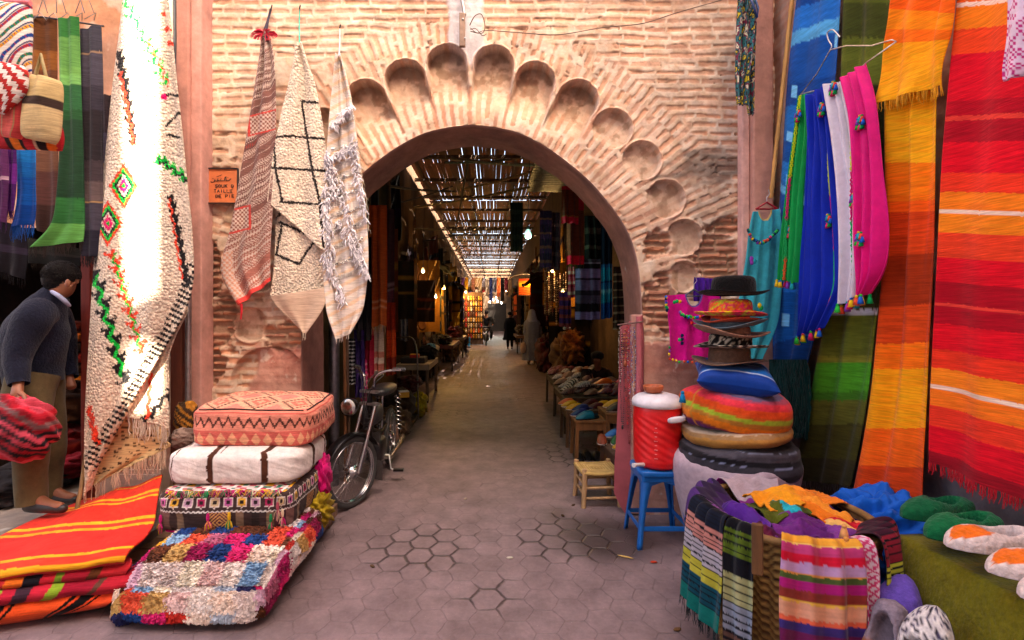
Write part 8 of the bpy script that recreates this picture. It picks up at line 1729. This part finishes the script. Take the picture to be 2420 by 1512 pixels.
def dress_up(root, J, top, bot, hair, shoe='120e0e', mt='cloth', coat=False):
    skinned('body', J, EB, M('skin', SK), root, sub=1, root='pel'); g_ = lambda k, a=.02: J[k][:3] + (J[k][3] + a,)
    skinned('jacket', {k: g_(k, .03) for k in ('pel', 'sp', 'ch', 'ne', 'sl', 'el', 'wl', 'sr', 'er', 'wr')}, chain('pel sp ch ne') + chain('ch sl el wl') + chain('ch sr er wr'), M(mt, hexc(top)), root, sub=1, root='pel')
    skinned('trousers', {k: g_(k, .022) for k in ('pel', 'hl', 'kl', 'al', 'hr', 'kr', 'ar')}, chain('pel hl kl al') + chain('pel hr kr ar'), M(mt, hexc(bot)), root, sub=1, root='pel')
    mb = MB(); h = J['hm']; mb.blob((h[0], h[1], h[2] + .03), (.10, .10, .09), hexc(hair), nu=12, nv=16, nz=.15); mb.build('hair', M('felt'), root)
    for s_ in 'lr':
        a = J['a' + s_]; t = J['t' + s_]; skinned('shoe', dict(a=(a[0], a[1], .04, .045), b=(t[0], t[1], .035, .035)), chain('a b'), M('leather', hexc(shoe)), root, sub=1)
def robe(root, x, y, h, w, col, hem=.06, name='robe', mat='cloth', top=.86, arms=True, J=None, flare=1.0):
    prof = [(w * .62 * flare, hem), (w * .60, h * .25), (w * .52, h * .45), (w * .50, h * .60), (w * .52, h * .72), (w * .44, h * .80), (w * .2, h * top)]; n = 60; t = np.linspace(0, 1, 40); pr = crom(prof, t); A, T = np.meshgrid(np.arange(n) * 2 * PI / n, t, indexing='ij')
    R_ = pr[:, 0][None] * (1 + .07 * np.sin(A * 9 + 2 * np.sin(T * 3)) * (1 - T)); mb = MB(); mb.grid(np.stack([x + R_ * np.cos(A), y + R_ * .72 * np.sin(A), pr[:, 1][None] + 0 * A], -1), hexc(col), wu=True); mb.build(name, M(mat), root)
    if arms and J: 
        for s_ in 'lr': skinned('sleeve', {k: J[k + s_][:3] + (r,) for k, r in (('s', .085), ('e', .075), ('w', .065))}, chain('s e w'), M(mat, hexc(col)), root, sub=1)
# woman in a long grey hooded robe carrying a white bag
wx_, wy_ = (1258 - CX) * 15 / F, 15.0; J = std(wx_, wy_, 1.66, .12, .06, .03); r_ = thing('person', 'woman in a long grey hooded robe walking away with a white bag', 'person', (wx_, wy_, 0))
skinned('body', J, EB, M('skin', SK), r_, sub=1, root='pel'); robe(r_, wx_, wy_, 1.66, .50, '76788e', .12, J=J)
mb = MB(); h = J['hm']; mb.lathe([(.19, -.26), (.15, -.12), (.125, 0), (.12, .06), (.07, .12), (.001, .15)], hexc('9092b0'), o=(h[0], h[1] - .02, h[2]), n=20); mb.build('hood', M('cloth'), r_)
for s_ in 'lr': t = J['t' + s_]; mb = MB(); mb.blob((t[0], t[1] - .08, .045), (.045, .12, .045), hexc('8a6a54')); mb.build('slipper', M('leather'), r_)
mb = MB(); b_ = P(1237, 822, 14.9); mb.blob(b_, (.10, .08, .17), hexc('b89c90'), nu=20, nv=24, nz=.5, ns=3); mb.tube([b_ + (-.03, 0, .12), b_ + (.0, 0, .28), b_ + (.03, 0, .12)], .008, hexc('b89c90')); tag(mb.build('plastic_bag', M('silk')), 'creased white plastic bag hanging from the robed woman\'s hand', 'bag')
# person in a black coat
x, y = (1205 - CX) * 21.6 / F, 21.6; J = std(x, y, 1.64, 0, .10, .03); r_ = thing('person', 'person in a knee length black coat walking away down the alley', 'person', (x, y, 0)); dress_up(r_, J, '0c0c0e', '0e0c0e', '0a0808'); robe(r_, x, y, 1.60, .50, '0c0c0e', .48, name='coat', arms=False)
x, y = (1223 - CX) * 25 / F, 25.0; J = std(x, y, 1.78, -.2, .2, .06); r_ = thing('person', 'taller person in dark maroon walking beside the black coat', 'person', (x, y, 0)); dress_up(r_, J, '241014', '14161c', '1a0c0a')
# motorcyclist riding towards the viewer
x, y = (1149 - CX) * 24.6 / F, 24.6
mc = thing('motorcycle', 'black motorcycle ridden towards the viewer in the alley', 'motorcycle', (x, y, 0))
for (yy_, nm) in ((y - .6, 'front_wheel'), (y + .6, 'rear_wheel')):
    mb = MB(); mb.tube([(x, yy_ + .27 * math.cos(a), .30 + .27 * math.sin(a)) for a in np.arange(28) * 2 * PI / 28], .045, (.03, .03, .03), n=8, closed=True); mb.build(nm, M('rubber'), mc)
mb = MB(); mb.tube([(x, y - .58, .3), (x, y - .35, .85)], .04, (.2, .2, .2)); mb.tube([(x - .34, y - .3, .98), (x, y - .38, .93), (x + .34, y - .3, .98)], .016, (.3, .3, .3)); mb.build('fork', M('metal'), mc)
mb = MB(); mb.lathe([(.001, -.08), (.07, -.05), (.085, .0), (.06, .02), (.001, .03)], (.6, .55, .45), o=(x, y - .48, .80), n=18, R=Vector((0, -1, 0)).to_track_quat('Z', 'Y').to_matrix()); mb.build('headlight', M('chrome'), mc)
mb = MB(); mb.blob((x, y - .1, .72), (.14, .28, .13), (.03, .02, .02), e=.7); mb.blob((x, y + .05, .38), (.15, .25, .18), (.05, .05, .05), e=.6); mb.build('tank', M('paint'), mc)
mb = MB(); mb.blob((x, y + .35, .78), (.13, .35, .06), (.02, .02, .02), e=.6); mb.build('seat', M('leather'), mc)
J = dict(pel=(x, y + .25, .88, .13), sp=(x, y + .2, 1.05, .13), ch=(x, y + .12, 1.30, .15), ne=(x, y + .08, 1.46, .055), hb=(x, y + .05, 1.54, .07), hm=(x, y + .04, 1.62, .09), ht=(x, y + .04, 1.68, .06), sl=(x - .19, y + .1, 1.38, .065), el=(x - .36, y - .05, 1.15, .05), wl=(x - .33, y - .25, 1.02, .035), pl=(x - .33, y - .31, 1.0, .034), sr=(x + .19, y + .1, 1.38, .065), er=(x + .36, y - .05, 1.15, .05), wr=(x + .33, y - .25, 1.02, .035), pr=(x + .33, y - .31, 1.0, .034),
  hl=(x - .11, y + .2, .84, .09), kl=(x - .27, y - .12, .68, .065), al=(x - .24, y + .08, .30, .045), tl=(x - .24, y - .06, .27, .04), hr=(x + .11, y + .2, .84, .09), kr=(x + .27, y - .12, .68, .065), ar=(x + .24, y + .08, .30, .045), tr=(x + .24, y - .06, .27, .04))
rd = thing('person', 'rider in a dark jacket sitting on the black motorcycle', 'person', (x, y + .25, .8))
skinned('body', J, EB, M('skin', SK), rd, sub=1, root='pel'); g_ = lambda k, a=.02: J[k][:3] + (J[k][3] + a,)
skinned('jacket', {k: g_(k, .04) for k in ('pel', 'sp', 'ch', 'ne', 'sl', 'el', 'wl', 'sr', 'er', 'wr')}, chain('pel sp ch ne') + chain('ch sl el wl') + chain('ch sr er wr'), M('cloth', hexc('100e12')), rd, sub=1, root='pel')
skinned('trousers', {k: g_(k, .025) for k in ('pel', 'hl', 'kl', 'al', 'hr', 'kr', 'ar')}, chain('pel hl kl al') + chain('pel hr kr ar'), M('cloth', hexc('16141a')), rd, sub=1, root='pel')
mb = MB(); mb.blob((x, y + .05, 1.65), (.11, .115, .10), (.03, .02, .02)); mb.build('cap', M('felt'), rd)
# seated man on the left, legs stretched into the alley
bx, by = (1062 - CX) * 22 / F, 22.0
bn = thing('bench', 'dark wooden chair under the seated man on the left', 'chair', (bx, by, 0)); mb = MB(); mb.box((bx, by, .50), (.45, .45, .04), (.08, .05, .03)); mb.build('seat', M('wood'), bn)
mb = MB(); mb.box((bx - .22, by, .85), (.04, .44, .5), (.08, .05, .03)); mb.build('backrest', M('wood'), bn)
for dx in (-.2, .2):
    for dy in (-.2, .2): mb = MB(); mb.box((bx + dx, by + dy, .24), (.04, .04, .48), (.08, .05, .03)); mb.build('leg', M('wood'), bn)
J = dict(pel=(bx - .05, by, .60, .12), sp=(bx - .08, by, .80, .12), ch=(bx - .06, by, 1.0, .13), ne=(bx - .02, by, 1.16, .05), hb=(bx + .01, by, 1.24, .07), hm=(bx + .02, by, 1.31, .088), ht=(bx + .02, by, 1.37, .06), sl=(bx - .06, by - .17, 1.08, .06), el=(bx + .05, by - .22, .85, .042), wl=(bx + .25, by - .12, .78, .03), pl=(bx + .31, by - .1, .78, .034), sr=(bx - .06, by + .17, 1.08, .06), er=(bx + .05, by + .22, .85, .042), wr=(bx + .25, by + .12, .78, .03), pr=(bx + .31, by + .1, .78, .034),
  hl=(bx, by - .1, .58, .085), kl=(bx + .42, by - .12, .50, .06), al=(bx + .78, by - .14, .09, .042), tl=(bx + .92, by - .15, .07, .035), hr=(bx, by + .1, .58, .085), kr=(bx + .40, by + .12, .52, .06), ar=(bx + .50, by + .12, .09, .042), tr=(bx + .64, by + .12, .05, .035))
sm = thing('person', 'man sitting on a chair at the left with his legs stretched into the alley', 'person', (bx, by, .5)); skinned('body', J, EB, M('skin', SK), sm, sub=1, root='pel')
skinned('jacket', {k: g_(k, .025) for k in ('pel', 'sp', 'ch', 'ne', 'sl', 'el', 'wl', 'sr', 'er', 'wr')}, chain('pel sp ch ne') + chain('ch sl el wl') + chain('ch sr er wr'), M('cloth', hexc('14100e')), sm, sub=1, root='pel')
skinned('trousers', {k: g_(k, .022) for k in ('pel', 'hl', 'kl', 'al', 'hr', 'kr', 'ar')}, chain('pel hl kl al') + chain('pel hr kr ar'), M('cloth', hexc('26242a')), sm, sub=1, root='pel')
mb = MB(); mb.blob((bx + .02, by, 1.36), (.11, .11, .07), (.03, .025, .02)); mb.blob((bx + .1, by, 1.33), (.08, .08, .015), (.03, .025, .02)); mb.build('cap', M('felt'), sm)
for s_ in 'lr': t = J['t' + s_]; mb = MB(); mb.blob((t[0] - .03, t[1], t[2]), (.12, .045, .04), (.06, .04, .03)); mb.build('shoe', M('leather'), sm)
# shoe seller sitting low behind the heap, only the head shows
x, y = (1412 - CX) * 7.4 / F, 7.4; z = EYE - (848 - CY) * 7.4 / F
J = dict(pel=(x + .05, y + .2, .25, .12), sp=(x + .04, y + .15, .42, .12), ch=(x + .02, y + .08, .60, .12), ne=(x, y + .02, z - .15, .05), hb=(x - .01, y - .01, z - .07, .07), hm=(x - .01, y, z + .01, .088), ht=(x, y, z + .06, .06), nose=(x - .03, y - .10, z - .03, .014), sl=(x - .15, y + .05, .62, .055), el=(x - .20, y - .05, .45, .04), wl=(x - .10, y - .2, .40, .03), pl=(x - .07, y - .25, .40, .033), sr=(x + .17, y + .05, .62, .055), er=(x + .22, y - .05, .45, .04), wr=(x + .12, y - .2, .40, .03), pr=(x + .09, y - .25, .40, .033), hl=(x - .08, y + .15, .22, .085), kl=(x - .25, y - .15, .28, .06), al=(x - .05, y - .25, .10, .04), tl=(x + .05, y - .3, .06, .035), hr=(x + .15, y + .15, .22, .085), kr=(x + .32, y - .15, .28, .06), ar=(x + .12, y - .25, .10, .04), tr=(x + .02, y - .32, .06, .035))
sh = thing('person', 'dark haired shoe seller crouching behind the heap of slippers, only the head in view', 'person', (x, y, .1)); skinned('body', J, EB + chain('hm nose'), M('skin', SK), sh, sub=1, root='pel')
skinned('shirt', {k: g_(k, .025) for k in ('pel', 'sp', 'ch', 'ne', 'sl', 'el', 'wl', 'sr', 'er', 'wr')}, chain('pel sp ch ne') + chain('ch sl el wl') + chain('ch sr er wr'), M('cloth', hexc('2a1c1c')), sh, sub=1, root='pel')
mb = MB(); mb.blob((x, y + .01, z + .045), (.10, .105, .075), (.015, .012, .01), nu=14, nv=18, nz=.1); mb.build('hair', M('felt'), sh)

# ---- litter on the paving
for k, (px, py, c, lab) in enumerate(((1205, 1320, 'b8b0a0', 'scrap of pale paper on the paving in front of the gate'), (1355, 1195, '4a3420', 'dry brown leaf on the paving by the wooden stool'), (1330, 1220, '3a2a1a', 'small dark leaf lying left of the wet patch'), (1478, 1318, 'c8a860', 'yellow straw on the wet paving'), (1600, 1490, '6a4a2c', 'dry leaf at the foot of the basket'), (1100, 1180, 'a89888', 'tiny pebble in the middle of the alley mouth'), (880, 1340, '5a4430', 'brown scrap on the paving beside the poufs'), (1545, 1330, 'b83a20', 'orange peel scrap beside the blue stool'))):
    Y = F * 1.5 / (py - CY); x = (px - CX) * Y / F; mb = MB(); mb.blob((x, Y, .006), (.022 if k != 3 else .05, .012 if k != 3 else .004, .005), hexc(c), nu=8, nv=12, nz=.6, ns=3, seed=k, R=Matrix.Rotation(k * .9, 4, 'Z')); tag(mb.build('litter', M('cloth')), lab, 'litter', 'litter on the paving')
